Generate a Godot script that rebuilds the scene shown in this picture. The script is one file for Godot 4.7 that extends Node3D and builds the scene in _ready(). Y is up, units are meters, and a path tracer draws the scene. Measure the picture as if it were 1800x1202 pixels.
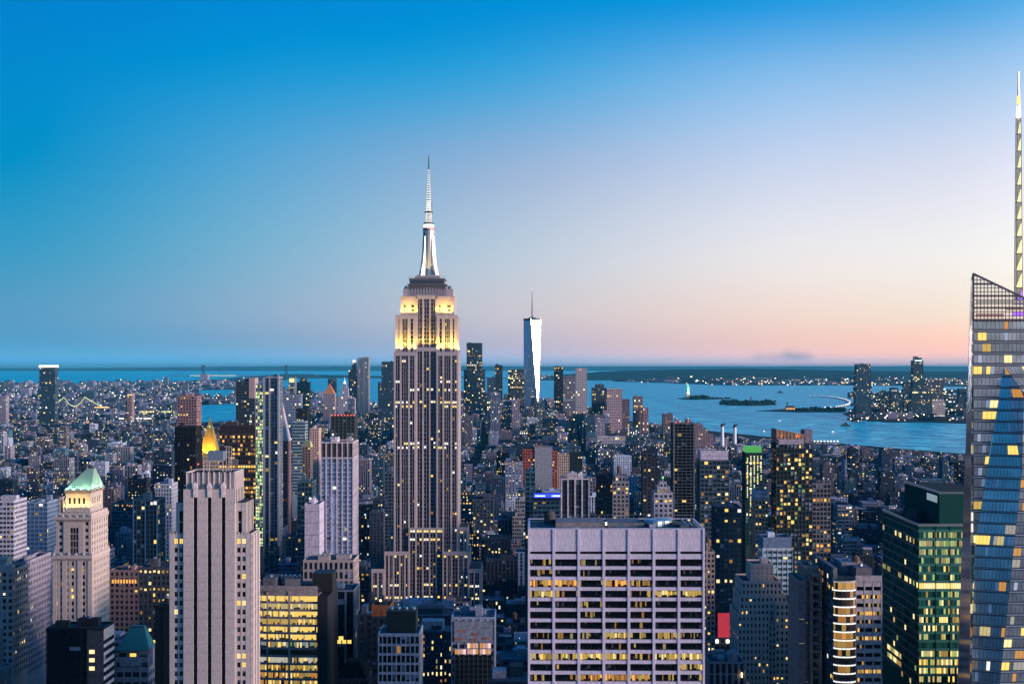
extends Node3D
# A city at dusk seen from a high roof, looking down the avenues. The world's x runs along the cross streets, -z along the avenues.
const F := 2700.0      # focal length in pixels of an 1800 pixel wide picture
const CX := 930.0      # where the avenues vanish
const EY := 640.0      # eye level
const CH := 260.0      # height of the eye in metres
var M := {}
var heroes := []
var used_labels := {}
var taken_names := {}
var rng := RandomNumberGenerator.new()

func wx(px: float, d: float) -> float: return (px - CX) * d / F
func wy(py: float, d: float) -> float: return CH - (py - EY) * d / F
func gd(py: float) -> float: return CH * F / (py - EY)            # distance of a point of the ground seen at height py
func gp(px: float, py: float, y := 0.0) -> Vector3:
	var d := gd(py)
	return Vector3(wx(px, d), y, -d)
func lin(r: float, g: float, b: float) -> Color: return Color(r / 255.0, g / 255.0, b / 255.0).srgb_to_linear()

# ---------------------------------------------------------------- mesh builder
class MB:
	var s := {}
	func get_s(m: String) -> Array:
		if not s.has(m):
			s[m] = [PackedVector3Array(), PackedVector3Array(), PackedColorArray(), PackedInt32Array()]
		return s[m]
	# corners p, p+u, p+u+w, p+w run counter-clockwise seen from the outside
	func quad(m: String, p: Vector3, u: Vector3, w: Vector3, c: Color) -> void:
		q4(m, p, p + u, p + u + w, p + w, c)
	func q4(m: String, a: Vector3, b: Vector3, cc: Vector3, d: Vector3, c: Color) -> void:
		if not s.has(m):
			s[m] = [PackedVector3Array(), PackedVector3Array(), PackedColorArray(), PackedInt32Array()]
		var t: Array = s[m]
		var k: int = t[0].size()
		var n := (b - a).cross(cc - a)
		if n.length_squared() < 1e-12:
			n = (cc - a).cross(d - a)
		n = n.normalized()
		t[0].append(a); t[0].append(b); t[0].append(cc); t[0].append(d)
		t[1].append(n); t[1].append(n); t[1].append(n); t[1].append(n)
		t[2].append(c); t[2].append(c); t[2].append(c); t[2].append(c)
		t[3].append(k); t[3].append(k + 2); t[3].append(k + 1); t[3].append(k); t[3].append(k + 3); t[3].append(k + 2)
	func tri(m: String, a: Vector3, b: Vector3, cc: Vector3, c: Color) -> void:
		var t := get_s(m)
		var k: int = t[0].size()
		var n := (b - a).cross(cc - a).normalized()
		for v in [a, b, cc]:
			t[0].append(v); t[1].append(n); t[2].append(c)
		t[3].append(k); t[3].append(k + 2); t[3].append(k + 1)
	func box(m: String, a: Vector3, b: Vector3, c: Color, bottom := false) -> void:
		var x := Vector3(b.x - a.x, 0, 0)
		var y := Vector3(0, b.y - a.y, 0)
		var z := Vector3(0, 0, b.z - a.z)
		quad(m, Vector3(a.x, a.y, b.z), x, y, c)
		quad(m, Vector3(b.x, a.y, b.z), -z, y, c)
		quad(m, Vector3(b.x, a.y, a.z), -x, y, c)
		quad(m, a, z, y, c)
		quad(m, Vector3(a.x, b.y, b.z), x, -z, c)
		if bottom:
			quad(m, a, x, z, c)
	# frustum of a pyramid: rectangle (x0,x1,z0,z1) at y0 to rectangle at y1
	func frustum(m: String, r0: Array, y0: float, r1: Array, y1: float, c: Color, cap := true) -> void:
		var lo := [Vector3(r0[0], y0, r0[3]), Vector3(r0[1], y0, r0[3]), Vector3(r0[1], y0, r0[2]), Vector3(r0[0], y0, r0[2])]
		var hi := [Vector3(r1[0], y1, r1[3]), Vector3(r1[1], y1, r1[3]), Vector3(r1[1], y1, r1[2]), Vector3(r1[0], y1, r1[2])]
		for i in 4:
			q4(m, lo[i], lo[(i + 1) % 4], hi[(i + 1) % 4], hi[i], c)
		if cap:
			q4(m, hi[0], hi[1], hi[2], hi[3], c)
	# lathe about a vertical axis: rows of [radius, y]
	func lathe(m: String, at: Vector3, rows: Array, c: Color, n := 10) -> void:
		for i in rows.size() - 1:
			for k in n:
				var a0 := TAU * k / n
				var a1 := TAU * (k + 1) / n
				var r0: float = rows[i][0]
				var r1: float = rows[i + 1][0]
				var y0: float = rows[i][1]
				var y1: float = rows[i + 1][1]
				q4(m, at + Vector3(cos(a1) * r0, y0, sin(a1) * r0), at + Vector3(cos(a0) * r0, y0, sin(a0) * r0),
					at + Vector3(cos(a0) * r1, y1, sin(a0) * r1), at + Vector3(cos(a1) * r1, y1, sin(a1) * r1), c)
		var top: float = rows[-1][1]
		var tr: float = rows[-1][0]
		if tr > 0.01:
			for k in n:
				tri(m, at + Vector3(0, top, 0), at + Vector3(cos(TAU * (k + 1) / n) * tr, top, sin(TAU * (k + 1) / n) * tr), at + Vector3(cos(TAU * k / n) * tr, top, sin(TAU * k / n) * tr), c)
	# bar of square section between two points
	func bar(m: String, a: Vector3, b: Vector3, r: float, c: Color) -> void:
		var d := (b - a).normalized()
		var e := d.cross(Vector3.UP if absf(d.y) < 0.9 else Vector3.RIGHT).normalized() * r
		var f := d.cross(e).normalized() * r
		var o := [e + f, f - e, -e - f, e - f]
		for i in 4:
			q4(m, a + o[i], a + o[(i + 1) % 4], b + o[(i + 1) % 4], b + o[i], c)
	func empty() -> bool: return s.is_empty()

func commit(mb: MB, nm: String, parent: Node, kind := "") -> MeshInstance3D:
	if mb.empty():
		return null
	var am := ArrayMesh.new()
	for k in mb.s:
		var t: Array = mb.s[k]
		var ar := []
		ar.resize(Mesh.ARRAY_MAX)
		ar[Mesh.ARRAY_VERTEX] = t[0]
		ar[Mesh.ARRAY_NORMAL] = t[1]
		ar[Mesh.ARRAY_COLOR] = t[2]
		ar[Mesh.ARRAY_INDEX] = t[3]
		am.add_surface_from_arrays(Mesh.PRIMITIVE_TRIANGLES, ar)
		am.surface_set_material(am.get_surface_count() - 1, M[k])
	var o := MeshInstance3D.new()
	o.name = nm
	o.mesh = am
	if kind:
		o.set_meta("kind", kind)
	parent.add_child(o, true)
	return o

func numbered(nm: String) -> String:
	var k: int = taken_names.get(nm, 0)
	taken_names[nm] = k + 1
	return nm if k == 0 else "%s_%03d" % [nm, k]

func thing(nm: String, label: String, category: String, group := "") -> Node3D:
	var o := Node3D.new()
	o.name = numbered(nm)
	add_child(o)
	o.set_meta("label", label)
	o.set_meta("category", category)
	if group:
		o.set_meta("group", group)
	used_labels[label] = true
	return o

func structure(mb: MB, nm: String) -> MeshInstance3D:
	var o := commit(mb, nm, self, "structure")
	return o

# ---------------------------------------------------------------- materials
func noise_tex(freq: float, lo: float, hi: float, oct := 4, seed_ := 1, size := 256) -> NoiseTexture2D:
	var n := FastNoiseLite.new()
	n.seed = seed_
	n.frequency = freq
	n.fractal_octaves = oct
	var t := NoiseTexture2D.new()
	t.noise = n
	t.width = size
	t.height = size
	t.seamless = true
	t.normalize = true
	var g := Gradient.new()
	g.set_color(0, Color(lo, lo, lo))
	g.set_color(1, Color(hi, hi, hi))
	t.color_ramp = g
	return t

func solid(nm: String, rough: float, metal := 0.0, spec := 0.5, tex: Texture2D = null, scale := 0.02) -> StandardMaterial3D:
	var m := StandardMaterial3D.new()
	m.resource_name = nm
	m.vertex_color_use_as_albedo = true
	m.roughness = rough
	m.metallic = metal
	m.metallic_specular = spec
	if tex:
		m.albedo_texture = tex
		m.uv1_triplanar = true
		m.uv1_world_triplanar = true
		m.uv1_scale = Vector3.ONE * scale
	M[nm] = m
	return m

func glow(nm: String, c: Color, energy: float, tex: Texture2D = null, scale := 0.3) -> void:
	var m := StandardMaterial3D.new()
	m.resource_name = nm
	m.albedo_color = Color(0.05, 0.05, 0.05)
	m.roughness = 0.6
	m.emission_enabled = true
	m.emission = c.linear_to_srgb()
	m.emission_energy_multiplier = energy * 0.6
	if tex:
		m.emission_operator = BaseMaterial3D.EMISSION_OP_MULTIPLY
		m.emission_texture = tex
		m.uv1_triplanar = true
		m.uv1_world_triplanar = true
		m.uv1_scale = Vector3.ONE * scale
	M[nm] = m

func make_materials() -> void:
	var grain := noise_tex(0.04, 0.72, 1.0, 5, 3)
	solid("wall", 0.9, 0.0, 0.3, grain, 0.035)
	solid("stone", 0.85, 0.0, 0.35, noise_tex(0.05, 0.78, 1.0, 5, 8), 0.11).uv1_scale = Vector3(0.16, 0.025, 0.16)
	solid("roof", 0.95, 0.0, 0.2, noise_tex(0.03, 0.45, 1.0, 5, 12), 0.05)
	solid("metal", 0.35, 0.8, 0.5)
	solid("paint", 0.6, 0.0, 0.4)
	solid("glass", 0.12, 0.0, 0.6)
	solid("tint", 0.5, 0.0, 0.0)
	solid("mirror", 0.16, 0.75, 0.5, noise_tex(0.02, 0.75, 1.0, 3, 21), 0.02)
	solid("gleam", 0.2, 0.85, 0.5)
	solid("statue_copper", 0.6, 0.2, 0.4)
	solid("copper", 0.6, 0.1, 0.4, noise_tex(0.05, 0.6, 1.0, 5, 17), 0.15)
	solid("gold", 0.45, 0.85, 0.5)
	solid("leaf", 0.9, 0.0, 0.2, noise_tex(0.05, 0.4, 1.0, 4, 31), 0.02)
	solid("earth", 0.95, 0.0, 0.2, noise_tex(0.02, 0.5, 1.0, 5, 41), 0.002)
	var room := noise_tex(0.045, 0.1, 1.0, 3, 5)
	# lit rooms and lamps: what is seen through the panes
	var pal := {"warm": Color(1.0, 0.66, 0.15), "pale": Color(1.0, 0.80, 0.36), "amber": Color(1.0, 0.46, 0.10), "white": Color(1.0, 0.95, 0.85), "cool": Color(0.62, 0.86, 1.0), "green": Color(0.62, 0.9, 0.3), "rose": Color(1.0, 0.58, 0.5)}
	for k in pal:
		glow("lit_" + k, pal[k], 1.25)
		glow("dim_" + k, pal[k], 0.35)
		glow("far_" + k, pal[k], 2.6)
		glow("room_" + k, pal[k], 2.1, room, 0.9)
	glow("lamp_white", Color(1, 0.93, 0.8), 6.0)
	glow("lamp_warm", Color(1, 0.66, 0.28), 6.0)
	glow("lamp_red", Color(1, 0.08, 0.06), 4.0)
	glow("lamp_green", Color(0.25, 1, 0.2), 1.2)
	glow("lamp_blue", Color(0.03, 0.06, 1), 1.6)
	glow("lamp_violet", Color(0.35, 0.12, 1.0), 1.6)
	glow("screen_red", Color(1, 0.07, 0.12), 1.7, room, 0.9)
	glow("mast_light", Color(1, 0.95, 0.86), 1.2)
	glow("truss_light", Color(1, 0.88, 0.32), 1.7)
	glow("green_top", Color(0.1, 0.55, 0.1), 0.7)
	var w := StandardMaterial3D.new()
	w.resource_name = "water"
	w.albedo_color = Color(0.05, 0.82, 0.88)  # blue of the reflected sky is put into this albedo
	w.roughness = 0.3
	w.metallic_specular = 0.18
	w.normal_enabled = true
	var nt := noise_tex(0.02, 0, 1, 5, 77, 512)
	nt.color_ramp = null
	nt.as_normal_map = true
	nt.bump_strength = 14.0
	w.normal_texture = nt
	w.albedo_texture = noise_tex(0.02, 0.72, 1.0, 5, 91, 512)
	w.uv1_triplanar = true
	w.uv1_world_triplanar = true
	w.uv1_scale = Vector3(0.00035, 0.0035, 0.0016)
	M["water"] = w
	var pane := StandardMaterial3D.new()
	pane.resource_name = "pane"
	pane.transparency = BaseMaterial3D.TRANSPARENCY_ALPHA
	pane.albedo_color = Color(0.12, 0.14, 0.17, 0.12)
	pane.roughness = 0.1
	M["pane"] = pane

# ---------------------------------------------------------------- facades
# style: col wall colour, glass colour, gm glass material, fl floor height, bay width, pier and span as shares, rec recess in metres,
# lit share of lit windows, pal lit materials, blind share of panes with drawn blinds, mull thin bars per bay
func style(d := {}) -> Dictionary:
	var s := {"col": Color(.3, .28, .3), "wm": "wall", "glass": Color(.012, .02, .032), "gm": "glass", "fl": 3.6, "bay": 3.4, "pier": 0.4, "span": 0.45, "rec": 0.35, "lit": 0.12, "pal": ["lit_warm", "lit_pale", "dim_warm", "lit_white", "dim_amber"], "blind": 0.1, "mull": 0, "spcol": null, "rows": true}
	s.merge(d, true)
	return s

# one wall between y0 and y1. o: foot of its left end on the outer plane seen from outside, u: unit vector along it
func face(wall: MB, lit: MB, o: Vector3, u: Vector3, w: float, y0: float, y1: float, st: Dictionary, r: RandomNumberGenerator) -> void:
	var n := u.cross(Vector3.UP)
	var rec: float = st.rec
	var nb := maxi(1, roundi(w / st.bay))
	var nf := maxi(1, roundi((y1 - y0) / st.fl))
	var bw := w / nb
	var fh := (y1 - y0) / nf
	var pw: float = bw * st.pier
	var sh: float = fh * st.span
	var col: Color = st.col
	var wm: String = st.wm
	var base := Vector3(o.x, y0, o.z)
	var up := Vector3(0, y1 - y0, 0)
	if pw > 0.02:
		for i in nb + 1:
			var a := clampf(i * bw - pw / 2, 0, w)
			var b := clampf(i * bw + pw / 2, 0, w)
			var q := base + u * a
			var c := col * (1.0 if i % 2 else 0.97)
			wall.quad(wm, q, u * (b - a), up, c)
			if a > 0:
				wall.quad(wm, q - n * rec, n * rec, up, c)
			if b < w:
				wall.quad(wm, q + u * (b - a), -n * rec, up, c)
	if st.mull > 0:
		var mw := 0.22
		for i in nb:
			for k in st.mull:
				var a = i * bw + pw / 2 + (bw - pw) * (k + 1.0) / (st.mull + 1.0) - mw / 2
				wall.quad(wm, base + u * a - n * rec * 0.35, u * mw, up, col * 0.8)
				wall.quad(wm, base + u * (a + mw) - n * rec * 0.35, -n * rec * 0.5, up, col * 0.8)
				wall.quad(wm, base + u * a - n * rec * 0.85, n * rec * 0.5, up, col * 0.8)
	if sh > 0.02:
		var sc: Color = st.spcol if st.spcol != null else col * 0.94
		var dp := rec * (0.2 if st.spcol == null else 0.7)
		for j in nf + 1:
			var a := clampf(j * fh - sh / 2, 0, y1 - y0)
			var b := clampf(j * fh + sh / 2, 0, y1 - y0)
			var q := base + Vector3(0, a, 0) - n * dp
			var e := Vector3(0, b - a, 0)
			wall.quad(wm, q, u * w, e, sc)
			if b < y1 - y0:
				wall.quad(wm, q + e, u * w, -n * (rec - dp), sc)
	if st.lit <= 0 and st.blind <= 0:
		return
	var pal: Array = st.pal
	var hot := 0
	for j in nf:
		var row := 1.0
		if st.rows:
			var t := r.randf()
			row = 3.2 if t < 0.14 else (0.35 if t < 0.6 else 1.0)
			hot = r.randi() % pal.size()
		var ya := j * fh + sh / 2
		var hh := fh - sh
		for i in nb:
			var t := r.randf()
			var q := base + u * (i * bw + pw / 2) + Vector3(0, ya, 0) - n * (rec - 0.04)
			if t < st.lit * row:
				var m: String = pal[hot] if row > 1.5 and r.randf() < 0.7 else pal[r.randi() % pal.size()]
				var kx := r.randf_range(0.3, 0.75) if st.get("small", false) else (r.randf_range(0.55, 1.0) if not st.get("full", false) else 1.0)
				var ky := r.randf_range(0.55, 1.0) if not st.get("full", false) else 1.0
				lit.quad(m, q + u * (bw - pw) * r.randf_range(0, 1.0 - kx) + Vector3(0, hh * r.randf_range(0, 1.0 - ky), 0), u * (bw - pw) * kx, Vector3(0, hh * ky, 0), Color.WHITE)
			elif t > 1.0 - st.blind:
				var k := r.randf_range(0.25, 1.0)
				lit.quad("paint", q + Vector3(0, hh * (1 - k), 0), u * (bw - pw), Vector3(0, hh * k, 0), Color(.10, .13, .17) * r.randf_range(0.6, 2.2))

# a block with facades: bounds x0..x1, z0 (back)..z1 (front), y0..y1; detail only above yd
func block(wall: MB, glass: MB, lit: MB, x0: float, x1: float, z0: float, z1: float, y0: float, y1: float, st: Dictionary, r: RandomNumberGenerator, yd := -1.0, roofcol := Color(.1, .11, .13), faces := "flr") -> void:
	var rec: float = st.rec
	var ys := maxf(y0, yd)
	var par := 0.9
	if ys > y0 + 0.5:
		wall.box(st.wm, Vector3(x0, y0, z0), Vector3(x1, ys, z1), st.col)
	else:
		ys = y0
	glass.box(st.gm, Vector3(x0 + rec, ys, z0 + rec), Vector3(x1 - rec, y1 - 0.05, z1 - rec), st.glass)
	if "f" in faces:
		face(wall, lit, Vector3(x0, 0, z1), Vector3(1, 0, 0), x1 - x0, ys, y1, st, r)
	if "r" in faces:
		face(wall, lit, Vector3(x1, 0, z1), Vector3(0, 0, -1), z1 - z0, ys, y1, st, r)
	if "l" in faces:
		face(wall, lit, Vector3(x0, 0, z0), Vector3(0, 0, 1), z1 - z0, ys, y1, st, r)
	wall.quad(st.wm, Vector3(x1, ys, z0), Vector3(x0 - x1, 0, 0), Vector3(0, y1 - ys, 0), st.col)
	# parapet ring and roof deck
	var t := 0.5
	for e in [[x0, x1, z1 - t, z1], [x0, x1, z0, z0 + t], [x0, x0 + t, z0 + t, z1 - t], [x1 - t, x1, z0 + t, z1 - t]]:
		wall.box(st.wm, Vector3(e[0], y1 - 0.02, e[2]), Vector3(e[1], y1 + par, e[3]), Color(st.col) * 1.03)
	wall.quad("roof", Vector3(x0 + t, y1 + 0.06, z1 - t), Vector3(x1 - x0 - 2 * t, 0, 0), Vector3(0, 0, z0 - z1 + 2 * t), roofcol)

func tank(mb: MB, at: Vector3, k := 1.0) -> void:
	for sx in [-1, 1]:
		for sz in [-1, 1]:
			mb.bar("paint", at + Vector3(sx * 1.2 * k, 0, sz * 1.2 * k), at + Vector3(sx * 1.2 * k, 3.2 * k, sz * 1.2 * k), 0.16, Color(.04, .04, .05))
	mb.lathe("wall", at + Vector3(0, 3.2 * k, 0), [[1.9 * k, 0], [1.9 * k, 3.6 * k], [0.05, 5.0 * k]], Color(.16, .11, .09), 9)

func rooftop(parent: Node, x0: float, x1: float, z0: float, z1: float, y: float, col: Color, r: RandomNumberGenerator, tanks := 1, busy := 3) -> void:
	var w := x1 - x0
	var d := z1 - z0
	for i in busy:
		var b := MB.new()
		var bw := w * r.randf_range(0.12, 0.4)
		var bd := d * r.randf_range(0.15, 0.4)
		var bx := r.randf_range(x0 + 1, x1 - bw - 1)
		var bz := r.randf_range(z0 + 1, z1 - bd - 1)
		var h := r.randf_range(1.6, 5.5)
		b.box("wall", Vector3(bx, y, bz), Vector3(bx + bw, y + h + i * 0.03, bz + bd), col * r.randf_range(0.7, 1.3))
		if r.randf() < 0.5:
			b.lathe("metal", Vector3(bx + bw / 2, y + h + i * 0.03, bz + bd / 2), [[1.1, 0], [1.1, 1.0], [0.7, 1.1]], Color(.35, .38, .42), 8)
		commit(b, "bulkhead", parent)
	for i in tanks:
		var t := MB.new()
		tank(t, Vector3(r.randf_range(x0 + 3, x1 - 3), y, r.randf_range(z0 + 3, z1 - 3)), r.randf_range(0.8, 1.15))
		commit(t, "water_tank", parent)

func register(short: String, L: float, R: float, yt: float, vb: float, d: float, dep: float) -> void:
	heroes.append({"short": short, "L": L, "R": R, "yt": yt, "vb": vb, "D": d, "x0": wx(L, d), "x1": wx(R, d), "z1": -d, "z0": -d - dep})

# A building given by where its front stands. tiers: [left, right, top, setback m, depth m(, bottom)] in picture pixels at the distance d.
func tower(nm: String, label: String, short: String, d: float, tiers: Array, vb: float, st: Dictionary, opt := {}) -> Node3D:
	var o := thing(nm, label, opt.get("cat", "building"), opt.get("group", ""))
	var r := RandomNumberGenerator.new()
	r.seed = hash(label)
	var wall := MB.new()
	var glass := MB.new()
	var lit := MB.new()
	var yd := wy(vb + 50.0, d) - 8.0
	var L := 1e9
	var R := -1e9
	var yt := 1e9
	var dep := 0.0
	for k in tiers.size():
		var t: Array = tiers[k]
		var y1 := wy(t[2], d)
		var y0 := wy(t[5], d) if t.size() > 5 else 0.0
		var s2: Dictionary = st if t.size() < 7 else style(st.merged(t[6], true))
		block(wall, glass, lit, wx(t[0], d), wx(t[1], d), -d - t[3] - t[4], -d - t[3], y0, y1, s2, r, yd, opt.get("roof", Color(.09, .10, .125)), opt.get("faces", "flr"))
		L = minf(L, t[0]); R = maxf(R, t[1]); yt = minf(yt, t[2]); dep = maxf(dep, t[3] + t[4])
	commit(wall, "facade", o)
	commit(glass, "glazing", o)
	commit(lit, "window_grid", o, "stuff")
	var top: Array = tiers[0]
	for t in tiers:
		if t[2] < top[2]:
			top = t
	if opt.get("busy", 2) > 0:
		rooftop(o, wx(top[0], d) + 1, wx(top[1], d) - 1, -d - top[3] - top[4] + 1, -d - top[3] - 1, wy(top[2], d) + 0.07, st.col, r, opt.get("tanks", 0), opt.get("busy", 2))
	register(short, L, R, yt, vb, d, dep)
	return o

# ---------------------------------------------------------------- sky
# columns: angle from the sunset; rows: height above the horizon, both in degrees
const SKY_DELTA := [0.0, 40.0, 72.1, 81.2, 90.6, 100.1, 109.0, 140.0, 180.0]
const SKY_EL := [0.0, 0.74, 1.9, 4.03, 7.2, 10.3, 13.3, 28.0, 50.0, 90.0]
const SKY := [
	[311, 215, 146, 305, 220, 183, 305, 222, 196, 275, 214, 205, 201, 195, 220, 134, 183, 226, 104, 177, 226, 110, 152, 201, 116, 140, 189],
	[278, 214, 153, 278, 216, 180, 285, 221, 192, 252, 206, 194, 196, 187, 205, 131, 169, 203, 89, 159, 203, 104, 140, 183, 114, 129, 172],
	[263, 227, 175, 263, 227, 192, 263, 240, 218, 246, 220, 209, 206, 200, 208, 144, 175, 204, 90, 157, 196, 95, 136, 180, 113, 129, 170],
	[255, 244, 214, 255, 242, 220, 255, 250, 245, 236, 232, 234, 190, 204, 220, 125, 178, 208, 60, 155, 198, 80, 138, 185, 105, 132, 175],
	[255, 248, 235, 245, 242, 242, 228, 232, 248, 200, 213, 238, 155, 183, 217, 90, 166, 212, 0, 145, 200, 40, 140, 195, 80, 135, 185],
	[235, 240, 250, 205, 222, 247, 170, 206, 243, 138, 190, 236, 74, 166, 220, 30, 152, 213, 0, 137, 206, 10, 130, 198, 50, 125, 190],
	[205, 226, 250, 140, 196, 242, 75, 170, 233, 28, 153, 225, 0, 143, 216, 0, 136, 212, 0, 129, 206, 0, 120, 196, 25, 115, 188],
	[110, 180, 240, 70, 162, 232, 25, 145, 222, 10, 138, 216, 0, 130, 208, 0, 124, 202, 0, 118, 196, 0, 112, 190, 10, 108, 182],
	[45, 140, 215, 35, 132, 210, 15, 122, 202, 8, 118, 198, 0, 114, 194, 0, 110, 190, 0, 106, 186, 0, 102, 180, 5, 100, 175],
	[10, 100, 178, 10, 100, 178, 10, 100, 178, 10, 100, 178, 10, 100, 178, 10, 100, 178, 10, 100, 178, 10, 100, 178, 10, 100, 178]]
const SUN_AZ := 90.0

func spline(xs: Array, ys: Array, x: float) -> Vector3:
	var n := xs.size()
	var i := 0
	while i < n - 2 and x > xs[i + 1]:
		i += 1
	var h: float = xs[i + 1] - xs[i]
	var t := clampf((x - xs[i]) / h, 0, 1)
	var a: Vector3 = ys[i]
	var b: Vector3 = ys[i + 1]
	var ma := Vector3.ZERO
	var mb := Vector3.ZERO
	if i > 0:
		ma = (b - ys[i - 1]) / (xs[i + 1] - xs[i - 1])
	if i < n - 2:
		mb = (ys[i + 2] - a) / (xs[i + 2] - xs[i])
	var t2 := t * t
	var t3 := t2 * t
	return a * (2 * t3 - 3 * t2 + 1) + ma * h * (t3 - 2 * t2 + t) + b * (3 * t2 - 2 * t3) + mb * h * (t3 - t2)

func make_sky() -> Texture2D:
	var W := 2048
	var H := 1024
	var data := PackedFloat32Array()
	data.resize(W * H * 4)
	var cols := []
	for k in SKY_DELTA.size():
		var c := []
		for e in SKY_EL.size():
			var q := lin(SKY[e][k * 3], SKY[e][k * 3 + 1], SKY[e][k * 3 + 2])
			# brighter than white where the sun went down
			c.append(Vector3(q.r, q.g, q.b) * (1.0 + 3.2 * clampf((72.0 - SKY_DELTA[k]) / 60.0, 0, 1) * clampf((40.0 - SKY_EL[e]) / 30.0, 0, 1)))
		cols.append(c)
	# weights of each column for the angle of each picture column
	var cloud := FastNoiseLite.new()
	cloud.seed = 4
	cloud.frequency = 1.0
	cloud.fractal_octaves = 4
	var wts := []
	for x in W:
		var az := (x + 0.5) / W * 360.0   # the panorama's left edge looks along -z, then comes +x
		var dl := absf(az - SUN_AZ)
		if dl > 180:
			dl = 360 - dl
		wts.append(dl)
	for y in H:
		var el := 90.0 - (y + 0.5) / H * 180.0
		var at := []
		if el >= 0:
			for k in cols.size():
				at.append(spline(SKY_EL, cols[k], el))
		for x in W:
			var c := Vector3(0.05, 0.09, 0.14)
			if el >= 0:
				c = spline(SKY_DELTA, at, wts[x])
				var az := (x + 0.5) / W * 360.0
				if el < 1.2 and az > 6.0 and az < 13.0:       # a thin bank of cloud low over the far shore
					var d := Vector2((az - 9.6) / 1.6, (el - 0.28) / 0.16)
					var k := clampf(1.0 - d.length() + cloud.get_noise_2d(az * 1.2, el * 14.0) * 0.9, 0, 1) * 0.95
					c = c.lerp(Vector3(0.33, 0.30, 0.38), k)
			var p := (y * W + x) * 4
			data[p] = maxf(c.x, 0.0005); data[p + 1] = maxf(c.y, 0.0005); data[p + 2] = maxf(c.z, 0.0005); data[p + 3] = 1.0
	return ImageTexture.create_from_image(Image.create_from_data(W, H, false, Image.FORMAT_RGBAF, data.to_byte_array()))

func make_view() -> void:
	var cam := Camera3D.new()
	cam.name = "camera"
	cam.projection = Camera3D.PROJECTION_FRUSTUM
	cam.near = 1.0
	cam.far = 200000.0
	cam.size = 2.0 * 601.0 / F
	cam.frustum_offset = Vector2((900.0 - CX) / F, (EY - 601.0) / F)
	cam.position = Vector3(0, CH, 0)
	add_child(cam)
	cam.current = true
	var e := Environment.new()
	e.background_mode = Environment.BG_SKY
	var sky := Sky.new()
	var pm := PanoramaSkyMaterial.new()
	pm.panorama = make_sky()
	pm.energy_multiplier = 0.6
	sky.sky_material = pm
	e.sky = sky
	e.tonemap_mode = Environment.TONE_MAPPER_LINEAR
	e.tonemap_exposure = 1.6667
	e.sdfgi_enabled = true
	e.ssao_enabled = true
	e.ssil_enabled = true
	e.fog_enabled = true
	e.fog_density = 0.000008
	e.fog_light_color = Color(0.30, 0.76, 0.90)
	var we := WorldEnvironment.new()
	we.name = "dusk"
	we.environment = e
	add_child(we)
	# the afterglow low in the west: wide and soft, the sun itself has set
	var sun := DirectionalLight3D.new()
	sun.name = "afterglow"
	sun.light_color = Color(1.0, 0.87, 0.82)
	sun.light_energy = 1.1
	sun.light_angular_distance = 12.0
	sun.shadow_enabled = true
	var az := deg_to_rad(110.0)
	var to := Vector3(sin(az), 0.13, -cos(az)).normalized()
	add_child(sun)
	sun.look_at_from_position(to * 100.0, Vector3.ZERO)

# ---------------------------------------------------------------- ground and water
func sheet(mat: String, pts: Array, y: float, c: Color) -> MB:
	var mb := MB.new()
	var poly := PackedVector2Array()
	for p in pts:
		var g := gp(p[0], p[1])
		poly.append(Vector2(g.x, g.z))
	var idx := Geometry2D.triangulate_polygon(poly)
	for i in range(0, idx.size(), 3):
		var a := Vector3(poly[idx[i]].x, y, poly[idx[i]].y)
		var b := Vector3(poly[idx[i + 1]].x, y, poly[idx[i + 1]].y)
		var d := Vector3(poly[idx[i + 2]].x, y, poly[idx[i + 2]].y)
		if (b - a).cross(d - a).y < 0:
			var t := b
			b = d
			d = t
		mb.tri(mat, a, b, d, c)
	return mb

# land with an edge that stands out of the water
func land(nm: String, pts: Array, h: float, c: Color) -> void:
	var mb := sheet("earth", pts, h, c)
	for i in pts.size():
		var a := gp(pts[i][0], pts[i][1])
		var b := gp(pts[(i + 1) % pts.size()][0], pts[(i + 1) % pts.size()][1])
		mb.q4("earth", a, b, b + Vector3(0, h, 0), a + Vector3(0, h, 0), c)
	structure(mb, nm)

func ridge(nm: String, d: float, tops: Array, c: Color) -> void:
	# a wooded ridge across the view: tops is [px, py] along it; it falls away on both sides
	var mb := MB.new()
	var r := RandomNumberGenerator.new()
	r.seed = hash(nm)
	var fine := []
	for i in tops.size() - 1:
		var n := maxi(1, int((tops[i + 1][0] - tops[i][0]) / 9.0))
		for k in n:
			var t := float(k) / n
			fine.append([lerpf(tops[i][0], tops[i + 1][0], t), lerpf(tops[i][1], tops[i + 1][1], t) + r.randf_range(-0.35, 0.35)])
	fine.append(tops[-1])
	for i in fine.size() - 1:
		var a := Vector3(wx(fine[i][0], d), wy(fine[i][1], d), -d)
		var b := Vector3(wx(fine[i + 1][0], d), wy(fine[i + 1][1], d), -d)
		var run := d * 0.06
		mb.q4("leaf", Vector3(a.x, -1, -d + run), Vector3(b.x, -1, -d + run), b, a, c)
		mb.q4("leaf", Vector3(b.x, -1, -d - run), Vector3(a.x, -1, -d - run), a, b, c)
	structure(mb, nm)

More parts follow.
